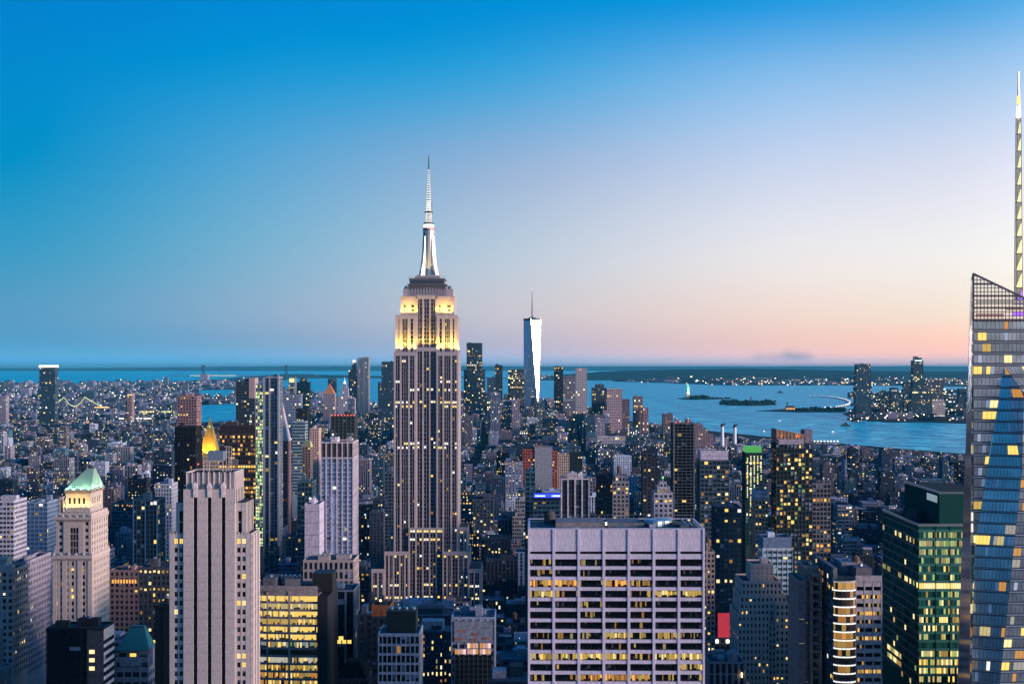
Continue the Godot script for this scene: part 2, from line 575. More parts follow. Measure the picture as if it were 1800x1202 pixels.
func make_ground() -> void:
	var g := MB.new()
	var e := 70000.0
	g.quad("earth", Vector3(-e, 0, 3000), Vector3(2 * e, 0, 0), Vector3(0, 0, -e - 3000), Color(.022, .03, .042))
	structure(g, "ground")
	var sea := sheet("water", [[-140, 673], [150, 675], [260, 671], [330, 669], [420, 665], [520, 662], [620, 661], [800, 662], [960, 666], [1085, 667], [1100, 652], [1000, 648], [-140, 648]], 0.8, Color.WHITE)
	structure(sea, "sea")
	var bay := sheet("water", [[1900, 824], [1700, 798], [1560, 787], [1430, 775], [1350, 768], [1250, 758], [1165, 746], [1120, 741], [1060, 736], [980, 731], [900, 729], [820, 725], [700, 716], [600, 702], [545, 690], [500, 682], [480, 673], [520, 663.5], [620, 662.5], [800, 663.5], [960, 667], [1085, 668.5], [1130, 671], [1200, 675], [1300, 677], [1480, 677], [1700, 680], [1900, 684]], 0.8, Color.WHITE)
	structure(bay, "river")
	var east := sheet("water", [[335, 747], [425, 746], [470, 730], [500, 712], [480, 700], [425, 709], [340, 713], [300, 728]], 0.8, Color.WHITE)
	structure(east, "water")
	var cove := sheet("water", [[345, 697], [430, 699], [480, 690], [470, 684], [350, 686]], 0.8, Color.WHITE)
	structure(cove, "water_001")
	land("shore", [[1900, 752], [1700, 745], [1640, 743], [1560, 743], [1528, 738], [1500, 736], [1482, 728], [1502, 722], [1512, 712], [1500, 703], [1520, 694], [1560, 688], [1900, 690]], 3.0, Color(.03, .04, .05))
	land("shore_001", [[1190, 700.5], [1200, 702.3], [1225, 702.8], [1262, 702], [1290, 701], [1280, 699.8], [1246, 699], [1215, 698.6]], 2.5, Color(.03, .05, .035))
	land("shore_002", [[1266, 710.5], [1280, 713], [1330, 713.8], [1366, 711.5], [1352, 707], [1300, 705.5]], 2.5, Color(.03, .05, .035))
	land("shore_003", [[1330, 722.5], [1400, 725], [1486, 725], [1490, 719], [1440, 718], [1390, 719]], 2.5, Color(.03, .05, .035))
	ridge("hills", 62000.0, [[-200, 648], [0, 647.4], [120, 647], [260, 646], [340, 645], [420, 644], [520, 643.2], [640, 643], [800, 643.6], [1000, 644], [1100, 643.6], [1300, 644], [1500, 643.5], [1700, 643.2], [2000, 643]], Color(.030, .045, .030))
	ridge("hills_001", 26000.0, [[930, 668], [980, 659], [1060, 653], [1130, 651], [1220, 649], [1320, 648], [1420, 650], [1520, 652], [1650, 653], [1800, 652], [2000, 651]], Color(.028, .042, .028))
	ridge("hills_002", 30000.0, [[380, 668], [450, 660.5], [505, 657.5], [560, 658.5], [640, 660.5], [760, 662], [880, 668]], Color(.028, .042, .028))

# ---------------------------------------------------------------- the tall limestone tower with the floodlit crown
const ED := 1290.0
func ebay(wall: MB, lit: MB, px0: float, px1: float, nwin: int, y0: float, y1: float, zf: float, r: RandomNumberGenerator, litp: float, colr: Color, hotrows: Dictionary) -> void:
	# one bay between two piers: windows in columns, dark metal spandrels, thin bright mullions; zf is its outer plane
	var x0 := wx(px0, ED)
	var x1 := wx(px1, ED)
	var nf := maxi(1, roundi((y1 - y0) / 3.45))
	var fh := (y1 - y0) / nf
	var w := (x1 - x0) / nwin
	for k in range(1, nwin):
		var mw := 0.34
		wall.box("stone", Vector3(x0 + k * w - mw / 2, y0, zf - 0.9), Vector3(x0 + k * w + mw / 2, y1, zf - 0.35), colr * 0.85)
	for j in nf:
		wall.quad("paint", Vector3(x0, y0 + j * fh, zf - 0.8), Vector3(x1 - x0, 0, 0), Vector3(0, fh * 0.42, 0), Color(.085, .085, .11) * (1.0 + 0.25 * ((j * 7) % 3)))
		var yy := y0 + (j + 0.5) * fh
		var hot: float = hotrows.get(int(yy / 3.45), 0.0)
		for k in nwin:
			if r.randf() < litp + hot:
				var m: String = ["lit_pale", "lit_warm", "lit_white", "dim_warm", "dim_amber"][r.randi() % (3 if hot > 0 else 5)]
				lit.quad(m, Vector3(x0 + k * w + 0.25, y0 + (j + 0.46) * fh, zf - 0.86), Vector3(w - 0.5, 0, 0), Vector3(0, fh * 0.5, 0), Color.WHITE)
			elif r.randf() < 0.12:
				lit.quad("paint", Vector3(x0 + k * w + 0.25, y0 + (j + 0.6) * fh, zf - 0.86), Vector3(w - 0.5, 0, 0), Vector3(0, fh * 0.36, 0), Color(.1, .12, .17))

func estage(o: Node3D, piers: Array, wins: Array, ytop: float, ybot: float, zf: float, dep: float, litp: float, r: RandomNumberGenerator, colr: Color, hotrows := {}, pw := 1.35, blind_top := 2.5) -> void:
	var wall := MB.new()
	var glass := MB.new()
	var lit := MB.new()
	var y1 := wy(ytop, ED)
	var y0 := wy(ybot, ED)
	var x0 := wx(piers[0], ED)
	var x1 := wx(piers[-1], ED)
	glass.box("glass", Vector3(x0 + 0.95, y0, zf - dep + 0.95), Vector3(x1 - 0.95, y1 - 0.3, zf - 0.95), Color(.012, .018, .03))
	for i in piers.size():
		var xa := wx(piers[i], ED)
		var a := xa - pw / 2
		var b := xa + pw / 2
		if i == 0:
			a = x0
			b = x0 + pw
		if i == piers.size() - 1:
			a = x1 - pw
			b = x1
		wall.box("stone", Vector3(a, y0, zf - 1.0), Vector3(b, y1, zf), colr)
		if i < piers.size() - 1:
			ebay(wall, lit, piers[i] + pw / 2 * F / ED, piers[i + 1] - pw / 2 * F / ED, wins[i], y0, y1 - blind_top, zf, r, litp, colr, hotrows)
	# solid band at the top, roof, west and east sides
	wall.box("stone", Vector3(x0, y1 - blind_top, zf - 1.05), Vector3(x1, y1 + 0.8, zf - 0.06), colr)
	wall.quad("roof", Vector3(x0, y1 + 0.02, zf - 1.0), Vector3(x1 - x0, 0, 0), Vector3(0, 0, -dep + 1.0), Color(.12, .12, .13))
	wall.quad("stone", Vector3(x1, y0, zf - dep), Vector3(x0 - x1, 0, 0), Vector3(0, y1 - y0, 0), colr)
	var st := style({"col": colr, "wm": "stone", "fl": 3.45, "bay": 3.3, "pier": 0.5, "span": 0.42, "spcol": Color(.09, .09, .115), "lit": litp, "blind": 0.1, "rec": 0.9})
	face(wall, lit, Vector3(x1, 0, zf - 1.0), Vector3(0, 0, -1), dep - 1.0, y0, y1, st, r)
	face(wall, lit, Vector3(x0, 0, zf - dep), Vector3(0, 0, 1), dep - 1.0, y0, y1, st, r)
	commit(wall, "facade", o)
	commit(glass, "glazing", o)
	commit(lit, "window_grid", o, "stuff")

func flood(o: Node3D, at: Vector3, aim: Vector3, energy: float, angle: float, c := Color(1.0, 0.80, 0.28)) -> void:
	var n := Node3D.new()
	n.name = "floodlight"
	o.add_child(n, true)
	n.position = at
	var mb := MB.new()
	mb.box("paint", Vector3(-0.35, -0.5, -0.2), Vector3(0.35, 0.0, 0.2), Color(.03, .03, .035))
	commit(mb, "housing", n)
	var le := MB.new()
	le.quad("lamp_white", Vector3(-0.3, 0.03, 0.16), Vector3(0.6, 0, 0), Vector3(0, 0, -0.32), Color.WHITE)
	commit(le, "lens", n)
	var l := SpotLight3D.new()
	l.name = "beam"
	l.light_color = c
	l.light_energy = energy
	l.spot_angle = angle
	l.spot_angle_attenuation = 0.8
	l.spot_range = 120.0
	l.spot_attenuation = 2.0
	l.light_size = 0.4
	l.shadow_enabled = true
	n.add_child(l)
	l.position = Vector3(0, 0.12, 0)
	l.look_at_from_position(at + Vector3(0, 0.12, 0), aim, Vector3(0.01, 0.02, 1).normalized())

func make_landmark() -> void:
	var o := thing("limestone_skyscraper", "very tall limestone skyscraper with yellow floodlit crown, silver mast and antenna", "skyscraper")
	var r := RandomNumberGenerator.new()
	r.seed = 931
	var st := Color(.46, .40, .41)
	var zf := -ED
	var hot := {}
	for y in [1, 3, 14, 27, 41]:
		hot[int((wy(940, ED)) / 3.45) + y - 1] = [0.0, 0.85, 0.0, 0.5][y % 4]
	var hotA := {}
	for q in [[938, .8], [953, .7], [976, .3], [1030, .4], [1050, .75], [1064, .5]]:
		hotA[int(wy(q[0], ED) / 3.45)] = q[1]
	var hotB := {}
	for q in [[672, .35], [708, .45], [716, .5], [784, .3], [790, .3], [636, .2], [690, .25], [893, .12]]:
		hotB[int(wy(q[0], ED) / 3.45)] = q[1]
	# base wings, from the street up
	estage(o, [654, 665, 676], [2, 2], 1000, 1184, zf + 6, 60, 0.035, r, st, hotA)
	estage(o, [823, 834, 845], [2, 2], 1000, 1184, zf + 6, 60, 0.035, r, st, hotA)
	estage(o, [676, 684, 692, 703, 712, 720], [1, 2, 2, 2, 2], 970, 1184, zf + 4, 58, 0.035, r, st, hotA)
	estage(o, [778, 786, 794, 806, 815, 824], [1, 2, 2, 2, 2], 970, 1184, zf + 4, 58, 0.035, r, st, hotA)
	estage(o, [806, 815, 821], [2, 1], 929, 970, zf - 3, 44, 0.05, r, st, hotA)
	estage(o, [684, 692], [1], 932, 970, zf - 3, 44, 0.05, r, st, hotA)
	# centre, standing forward below the shaft's recess
	estage(o, [718, 731, 743, 755, 767, 780], [2, 2, 2, 2, 2], 929, 1184, zf + 1.5, 50, 0.05, r, st, hotA, 1.35, 1.2)
	# shaft: two wings and a recessed middle
	estage(o, [692, 704, 718.5, 731], [2, 3, 2], 620, 1184, zf, 49, 0.035, r, st, hotB, 1.5)
	estage(o, [767, 779, 793, 805.5], [2, 3, 2], 620, 1184, zf, 49, 0.035, r, st, hotB, 1.5)
	estage(o, [730.5, 743, 755, 767.5], [2, 2, 2], 612, 929, zf - 1.8, 44, 0.035, r, st, hotB)
	# floodlit stages
	estage(o, [694.5, 704, 718.5, 731], [1, 3, 1], 555, 620, zf - 2.2, 44, 0.0, r, st, {}, 2.6)
	estage(o, [767, 779, 793, 803.5], [1, 3, 1], 555, 620, zf - 2.2, 44, 0.05, r, st, {}, 2.6)
	estage(o, [730.5, 743, 755, 767.5], [2, 2, 2], 520, 612, zf - 4.2, 38, 0.0, r, st, {}, 1.6)
	for side in [[703.5, 733], [765, 798]]:
		var m := MB.new()
		var xa := wx(side[0], ED)
		var xb := wx(side[1], ED)
		m.box("stone", Vector3(xa, wy(555, ED), zf - 44), Vector3(xb, wy(521, ED), zf - 4.5), st)
		m.box("stone", Vector3(xa - 0.2, wy(524, ED), zf - 44.2), Vector3(xb + 0.2, wy(520, ED), zf - 4.2), st)
		for cx in [0.18, 0.62, 0.72]:
			for cy in [545.0, 538.0]:
				m.quad("glass", Vector3(lerpf(xa, xb, cx), wy(cy, ED) - 1, zf - 4.44), Vector3(1.5, 0, 0), Vector3(0, 2.0, 0), Color(.02, .02, .03))
		commit(m, "shoulder", o)
	# corner turrets and the observation decks
	var dk := MB.new()
	dk.box("stone", Vector3(wx(707, ED), wy(520, ED), zf - 40), Vector3(wx(795, ED), wy(508, ED), zf - 8), st)
	for i in 13:
		var x := lerpf(wx(718, ED), wx(780, ED), i / 12.0)
		dk.box("stone", Vector3(x - 0.5, wy(521, ED), zf - 9), Vector3(x + 0.5, wy(505 + absf(i - 6) * 0.4, ED), zf - 7.4), st)
	for q in [[707, 717], [783, 796]]:
		dk.box("stone", Vector3(wx(q[0], ED), wy(520, ED), zf - 16), Vector3(wx(q[1], ED), wy(507, ED), zf - 7.6), st)
		dk.lathe("metal", Vector3((wx(q[0], ED) + wx(q[1], ED)) / 2, wy(507, ED), zf - 11), [[2.0, 0], [1.6, 1.8], [0.2, 3.0]], Color(.2, .2, .22), 8)
	commit(dk, "upper_setback", o)
	var d2 := MB.new()
	d2.box("paint", Vector3(wx(716, ED), wy(508, ED), zf - 36), Vector3(wx(782, ED), wy(499, ED), zf - 9), Color(.075, .075, .09))
	d2.box("paint", Vector3(wx(714, ED), wy(500, ED), zf - 37), Vector3(wx(784, ED), wy(498, ED), zf - 8), Color(.12, .12, .14))
	d2.box("glass", Vector3(wx(718, ED), wy(498, ED), zf - 35), Vector3(wx(780, ED), wy(491, ED), zf - 10), Color(.02, .03, .05))
	d2.box("paint", Vector3(wx(717, ED), wy(491, ED), zf - 36), Vector3(wx(781, ED), wy(488, ED), zf - 9.5), Color(.1, .1, .12))
	for i in 23:
		var x := lerpf(wx(717, ED), wx(781, ED), i / 22.0)
		d2.bar("metal", Vector3(x, wy(488, ED), zf - 9.7), Vector3(x, wy(483.5, ED), zf - 9.9), 0.09, Color(.2, .2, .22))
	commit(d2, "observation_deck", o)
	var pl := MB.new()
	pl.box("stone", Vector3(wx(727, ED), wy(488, ED), zf - 33), Vector3(wx(773, ED), wy(485, ED), zf - 11.5), st)
	pl.box("stone", Vector3(wx(729, ED), wy(485, ED), zf - 32), Vector3(wx(771, ED), wy(482.3, ED), zf - 12.3), st)
	commit(pl, "mast_plinth", o)
	# mast: fluted drum with four wings that flare to the foot
	var cx := wx(750.5, ED)
	var cz := zf - 22.0
	var my := func(py: float) -> float: return wy(py, ED)
	var mm := MB.new()
	mm.lathe("metal", Vector3(cx, 0, cz), [[5.4, my.call(482)], [5.2, my.call(440)], [4.9, my.call(408)], [5.1, my.call(406)], [5.1, my.call(402)], [4.6, my.call(400)], [4.2, my.call(394)], [2.2, my.call(388)]], Color(.46, .46, .46), 16)
	commit(mm, "mast", o)
	for a in 4:
		var wing := MB.new()
		var t := PI / 4 + a * PI / 2
		var dr := Vector3(cos(t), 0, sin(t))
		var sd := Vector3(-sin(t), 0, cos(t)) * 1.3
		var prof := [[10.2, 482], [8.6, 470], [7.2, 455], [6.4, 440], [5.9, 425], [5.6, 412]]
		for i in prof.size() - 1:
			var p0: Vector3 = Vector3(cx, my.call(prof[i][1]), cz) + dr * prof[i][0]
			var p1: Vector3 = Vector3(cx, my.call(prof[i + 1][1]), cz) + dr * prof[i + 1][0]
			var q0: Vector3 = Vector3(cx, my.call(prof[i][1]), cz) + dr * 4.5
			var q1: Vector3 = Vector3(cx, my.call(prof[i + 1][1]), cz) + dr * 4.5
			wing.q4("metal", p0 - sd, p0 + sd, p1 + sd, p1 - sd, Color(.46, .46, .46))
			wing.q4("metal", p0 + sd, q0 + sd, q1 + sd, p1 + sd, Color(.46, .46, .46))
			wing.q4("metal", q0 - sd, p0 - sd, p1 - sd, q1 - sd, Color(.46, .46, .46))
		commit(wing, "mast_wing", o)
	var cp := MB.new()
	cp.lathe("mast_light", Vector3(cx, 0, cz), [[4.3, my.call(397)], [4.75, my.call(394)], [4.6, my.call(391)], [3.2, my.call(389.5)]], Color.WHITE, 14)
	commit(cp, "lantern_light", o)
	var dome := MB.new()
	dome.lathe("metal", Vector3(cx, 0, cz), [[5.0, my.call(400.5)], [4.95, my.call(397.5)], [5.3, my.call(396.8)]], Color(.5, .2, .2), 14)
	commit(dome, "lantern_band", o)
	dome = MB.new()
	dome.lathe("paint", Vector3(cx, 0, cz), [[4.6, my.call(389)], [4.2, my.call(387)], [2.2, my.call(386)]], Color(.1, .1, .12), 12)
	commit(dome, "dome", o)
	# antenna: stacked drums of radiating elements, lit rings between dark ones
	var an := MB.new()
	var ring := MB.new()
	an.lathe("metal", Vector3(cx, 0, cz), [[2.3, my.call(388)], [1.6, my.call(370)], [1.5, my.call(345)], [1.0, my.call(325)], [0.7, my.call(300)], [0.5, my.call(285)], [0.34, my.call(267)]], Color(.06, .065, .08), 8)
	an.lathe("paint", Vector3(cx, 0, cz), [[3.4, my.call(370)], [3.6, my.call(368.5)], [3.4, my.call(367.5)]], Color(.06, .06, .08), 10)
	for k in 8:
		var py := 386.0 - k * 2.2
		ring.lathe("mast_light", Vector3(cx, 0, cz), [[2.5, my.call(py)], [2.5, my.call(py - 1.1)]], Color.WHITE, 8)
	for k in 5:
		var py := 366.0 - k * 4.0
		ring.lathe("mast_light", Vector3(cx, 0, cz), [[2.2 - k * 0.1, my.call(py)], [2.2 - k * 0.1, my.call(py - 2.9)]], Color.WHITE, 8)
	for k in 14:
		var py := 345.0 - k * 4.2
		var rr := 1.9 - k * 0.105
		ring.lathe("mast_light", Vector3(cx, 0, cz), [[rr, my.call(py)], [rr, my.call(py - 2.0)]], Color.WHITE, 8)
	an.bar("metal", Vector3(cx + 2.6, my.call(367), cz), Vector3(cx + 2.6, my.call(350), cz), 0.25, Color(.2, .2, .24))
	commit(an, "antenna", o)
	commit(ring, "lit_ring", o, "stuff")
	# floodlights on the setbacks
	var ya := wy(620, ED) + 1.6
	for px in [696.5, 701, 706, 711.5, 717, 723, 728.5, 769.5, 775, 780, 785.5, 791, 796, 801.5]:
		var x := wx(px, ED)
		flood(o, Vector3(x, ya, zf - 0.5), Vector3(x, ya + 26, zf - 4.2), 520.0, 42.0)
	for px in [735.0, 740, 746, 752, 758, 763]:
		var x := wx(px, ED)
		flood(o, Vector3(x, wy(612, ED) + 1.7, zf - 2.6), Vector3(x, ya + 20, zf - 6.0), 190.0, 40.0)
	for px in [706.0, 712, 718, 724, 729, 769, 775, 781, 787, 793]:
		var x := wx(px, ED)
		flood(o, Vector3(x, wy(555, ED) + 1.6, zf - 3.1), Vector3(x, wy(520, ED), zf - 5.2), 330.0, 45.0, Color(1.0, 0.80, 0.28))
	for k in 6:
		var z := zf - 8.0 - k * 6.0
		flood(o, Vector3(wx(804.6, ED), ya, z), Vector3(wx(802.8, ED), ya + 26, z), 380.0, 42.0)
	for px in [733.0, 741, 750.5, 760, 768]:
		var x := wx(px, ED)
		flood(o, Vector3(x, wy(482.3, ED) + 0.6, zf - 12.9), Vector3(lerpf(x, cx, 0.8), wy(430, ED), cz + 4), 330.0, 30.0, Color(1.0, 0.86, 0.55))
	register("floodlit limestone skyscraper", 654, 845, 268, 1066, ED - 6, 66)

# ---------------------------------------------------------------- the white gridded office slab in the foreground
func make_grid_slab() -> void:
	var o := thing("office_slab", "broad pale lavender office slab with seven bays of dark ribbon windows, nearest in the foreground", "office building")
	var r := RandomNumberGenerator.new()
	r.seed = 77
	var d := 520.0
	var k := d / F
	var col := Color(.62, .58, .72)
	var x0 := wx(928, d)
	var x1 := wx(1239.5, d)
	var dep := 34.8
	var zf := -d
	var yt := wy(929, d)
	var yb := wy(1230, d)
	# core behind the frame
	var core := MB.new()
	core.box("glass", Vector3(x0 + 0.4, 0, zf - dep + 0.4), Vector3(x1 - 0.4, yt - 1.0, zf - 2.4), Color(.006, .007, .01))
	core.box("wall", Vector3(x0, 0, zf - dep), Vector3(x1, yb, zf), col)
	commit(core, "core", o)
	var bay := 44.07 * k
	var first := wx(931.9, d)
	var ww := 39.4 * k
	# blank panels of the top storey, each its own slab with a joint
	for i in 7:
		var p := MB.new()
		var a := first + i * bay
		p.box("stone", Vector3(a - 0.12, wy(969.4, d), zf - 1.6), Vector3(a + ww + 0.12, yt - 0.25, zf - 0.28), col * r.randf_range(0.94, 1.02), true)
		commit(p, "panel", o)
	var cop := MB.new()
	cop.box("stone", Vector3(x0, yt - 0.25, zf - 1.7), Vector3(x1, yt, zf + 0.02), col * 1.02, true)
	cop.box("stone", Vector3(x0, yt - 0.25, zf - dep), Vector3(x0 + 0.8, yt, zf - 1.7), col * 1.02)
	cop.box("stone", Vector3(x1 - 0.8, yt - 0.25, zf - dep), Vector3(x1, yt, zf - 1.7), col * 1.02)
	cop.box("stone", Vector3(x0 + 0.8, yt - 0.25, zf - dep), Vector3(x1 - 0.8, yt, zf - dep + 0.8), col * 1.02)
	commit(cop, "coping", o)
	for i in 8:
		var p := MB.new()
		var a: float = x0 if i == 0 else first + i * bay - (bay - ww)
		var b: float = x1 if i == 7 else first + i * bay
		p.box("stone", Vector3(a, yb, zf - 1.2), Vector3(b, yt - 0.25, zf), col * r.randf_range(0.97, 1.03))
		commit(p, "pier", o)
	var ys := [wy(974, d), wy(983.0, d)]
	var rows := 14
	for j in rows + 1:
		var y1: float = wy(974, d) if j == 0 else wy(995.5 + (j - 1) * 18.42, d)
		var y0: float = wy(983.0 + j * 18.42, d)
		for i in 7:
			var a := first + i * bay
			var p := MB.new()
			p.box("stone", Vector3(a, y0, zf - 1.2), Vector3(a + ww, y1, zf - 0.22), col * r.randf_range(0.95, 1.02), true)
			commit(p, "spandrel", o)
	# windows: pane, and behind it the room with its lights, walls and blinds
	var lit := {2: [0, 1, 3], 3: [0, 5, 6], 7: [3, 5], 9: [0, 1, 2, 3, 5, 6], 10: [6], 11: [2, 3, 4]}
	var half := {2: [2, 4], 3: [1, 4], 4: [2, 4], 5: [2], 7: [0, 1, 2, 4, 6], 9: [4], 8: [3, 4], 0: [0, 4, 2], 1: [0, 2], 11: [0, 1, 5, 6], 12: [1, 2, 5], 13: [0, 4]}
	for j in rows:
		var y0 := wy(995.5 + j * 18.42, d)
		var y1 := wy(983.0 + j * 18.42, d)
		for i in 7:
			var a := first + i * bay
			var wn := Node3D.new()
			wn.name = "window"
			o.add_child(wn, true)
			var is_lit: bool = lit.has(j) and i in lit[j]
			var is_half: bool = half.has(j) and i in half[j]
			var rm := MB.new()
			var orange: bool = j == 2 or (j == 8) or j == 11
			var x := 0.0
			while x < ww - 0.05:
				var w2 := minf(r.randf_range(0.25, 1.0), ww - x)
				var t := r.randf()
				var p := 0.9 if is_lit else (0.22 if is_half else 0.015)
				if t < p:
					var mats: Array = ["room_amber", "lit_amber", "room_amber", "dim_amber", "room_warm"] if orange else ["room_warm", "lit_warm", "room_pale", "lit_pale", "room_warm", "dim_warm"]
					var m: String = mats[r.randi() % mats.size()]
					if not is_lit:
						m = ["room_warm", "dim_warm", "dim_amber", "dim_pale"][r.randi() % 4]
					var lo := r.randf_range(0.0, 0.35) if r.randf() < 0.5 else 0.0
					var hi := r.randf_range(0.75, 1.0)
					rm.quad(m, Vector3(a + x, lerpf(y0, y1, lo), zf - 2.2 + r.randf_range(0.0, 0.3)), Vector3(w2, 0, 0), Vector3(0, (y1 - y0) * (hi - lo), 0), Color.WHITE)
				elif t > 0.70 and t < 0.78:
					var kb := r.randf_range(0.2, 0.9)
					rm.quad("paint", Vector3(a + x, lerpf(y1, y0, kb), zf - 1.5), Vector3(w2, 0, 0), Vector3(0, (y1 - y0) * kb, 0), Color(.10, .11, .12) * r.randf_range(0.3, 1.3))
				elif t > 0.84:
					rm.box("paint", Vector3(a + x, y0, zf - 2.3), Vector3(a + x + w2, lerpf(y0, y1, r.randf_range(0.15, 0.6)), zf - 2.1), Color(.02, .025, .03) * r.randf_range(0.4, 2.0))
				x += w2 + r.randf_range(0.0, 0.12)
			if not rm.empty():
				commit(rm, "lit_room", wn)
			var pn := MB.new()
			pn.quad("pane", Vector3(a, y0, zf - 1.0), Vector3(ww, 0, 0), Vector3(0, y1 - y0, 0), Color.WHITE)
			commit(pn, "pane", wn)
	# roof: deck, penthouse, cooling tower, pipes, rails
	var rf := MB.new()
	rf.quad("roof", Vector3(x0 + 0.8, yt - 0.8, zf - 1.7), Vector3(x1 - x0 - 1.6, 0, 0), Vector3(0, 0, -dep + 2.5), Color(.16, .17, .2))
	commit(rf, "roof_deck", o)
	var ph := MB.new()
	ph.box("wall", Vector3(wx(978, d), yt - 0.8, zf - 27), Vector3(wx(1066, d), yt + 1.0, zf - 10), Color(.24, .22, .24))
	ph.box("wall", Vector3(wx(1072, d), yt - 0.8, zf - 28), Vector3(wx(1132, d), yt + 0.6, zf - 12), Color(.16, .17, .2))
	commit(ph, "penthouse", o)
	for q in [[1158.0, 16.0], [1172.0, 18.0]]:
		var ct := MB.new()
		ct.lathe("metal", Vector3(wx(q[0], d), yt - 0.8, zf - q[1]), [[3.6, 0], [3.6, 1.9], [2.6, 2.4]], Color(.3, .42, .48), 14)
		commit(ct, "cooling_tower", o)
	for i in 14:
		var cl := MB.new()
		var bx := lerpf(wx(940, d), wx(1190, d), r.randf())
		var bz := zf - r.randf_range(5, 30)
		cl.box("paint" if i % 2 else "metal", Vector3(bx, yt - 0.78, bz - r.randf_range(1, 3)), Vector3(bx + r.randf_range(1.0, 4.0), yt + r.randf_range(-0.2, 0.7), bz), Color(.2, .21, .24) * r.randf_range(0.4, 1.8))
		commit(cl, "duct", o)
	var tk := MB.new()
	tk.lathe("wall", Vector3(wx(968, d), yt - 0.8, zf - 24), [[2.0, 0], [2.0, 3.2], [1.5, 4.2], [0.3, 4.8]], Color(.08, .075, .08), 12)
	commit(tk, "tank", o)
	var rl := MB.new()
	for q in [[1205.0, 3.0], [1210.0, 8.0], [1200.0, 13.0], [1192.0, 20.0]]:
		rl.box("paint", Vector3(wx(q[0], d) - 1.4, yt - 0.8, zf - q[1] - 4), Vector3(wx(q[0], d) + 1.4, yt + 0.5, zf - q[1]), Color(.05, .06, .07))
	for i in 26:
		var x := lerpf(x0 + 1, x1 - 1, i / 25.0)
		rl.bar("metal", Vector3(x, yt, zf - dep + 0.4), Vector3(x, yt + 1.3, zf - dep + 0.4), 0.05, Color(.3, .3, .33))
	rl.bar("metal", Vector3(x0 + 1, yt + 1.3, zf - dep + 0.4), Vector3(x1 - 1, yt + 1.3, zf - dep + 0.4), 0.05, Color(.3, .3, .33))
	for s in [0.0, 1.6]:
		rl.bar("metal", Vector3(x1 - 3.5 - s, yt + 0.2, zf - 4), Vector3(x1 - 3.5 - s, yt + 0.2, zf - dep + 4), 0.2, Color(.25, .27, .3))
	commit(rl, "roof_equipment", o)
	var bl := MB.new()
	bl.box("lamp_white", Vector3(wx(1067, d), yt + 0.1, zf - 9.9), Vector3(wx(1069.5, d), yt + 1.1, zf - 9.6), Color.WHITE)
	commit(bl, "roof_lamp", o)
	register("broad lavender office slab", 925, 1242, 905, 1202, d, dep)

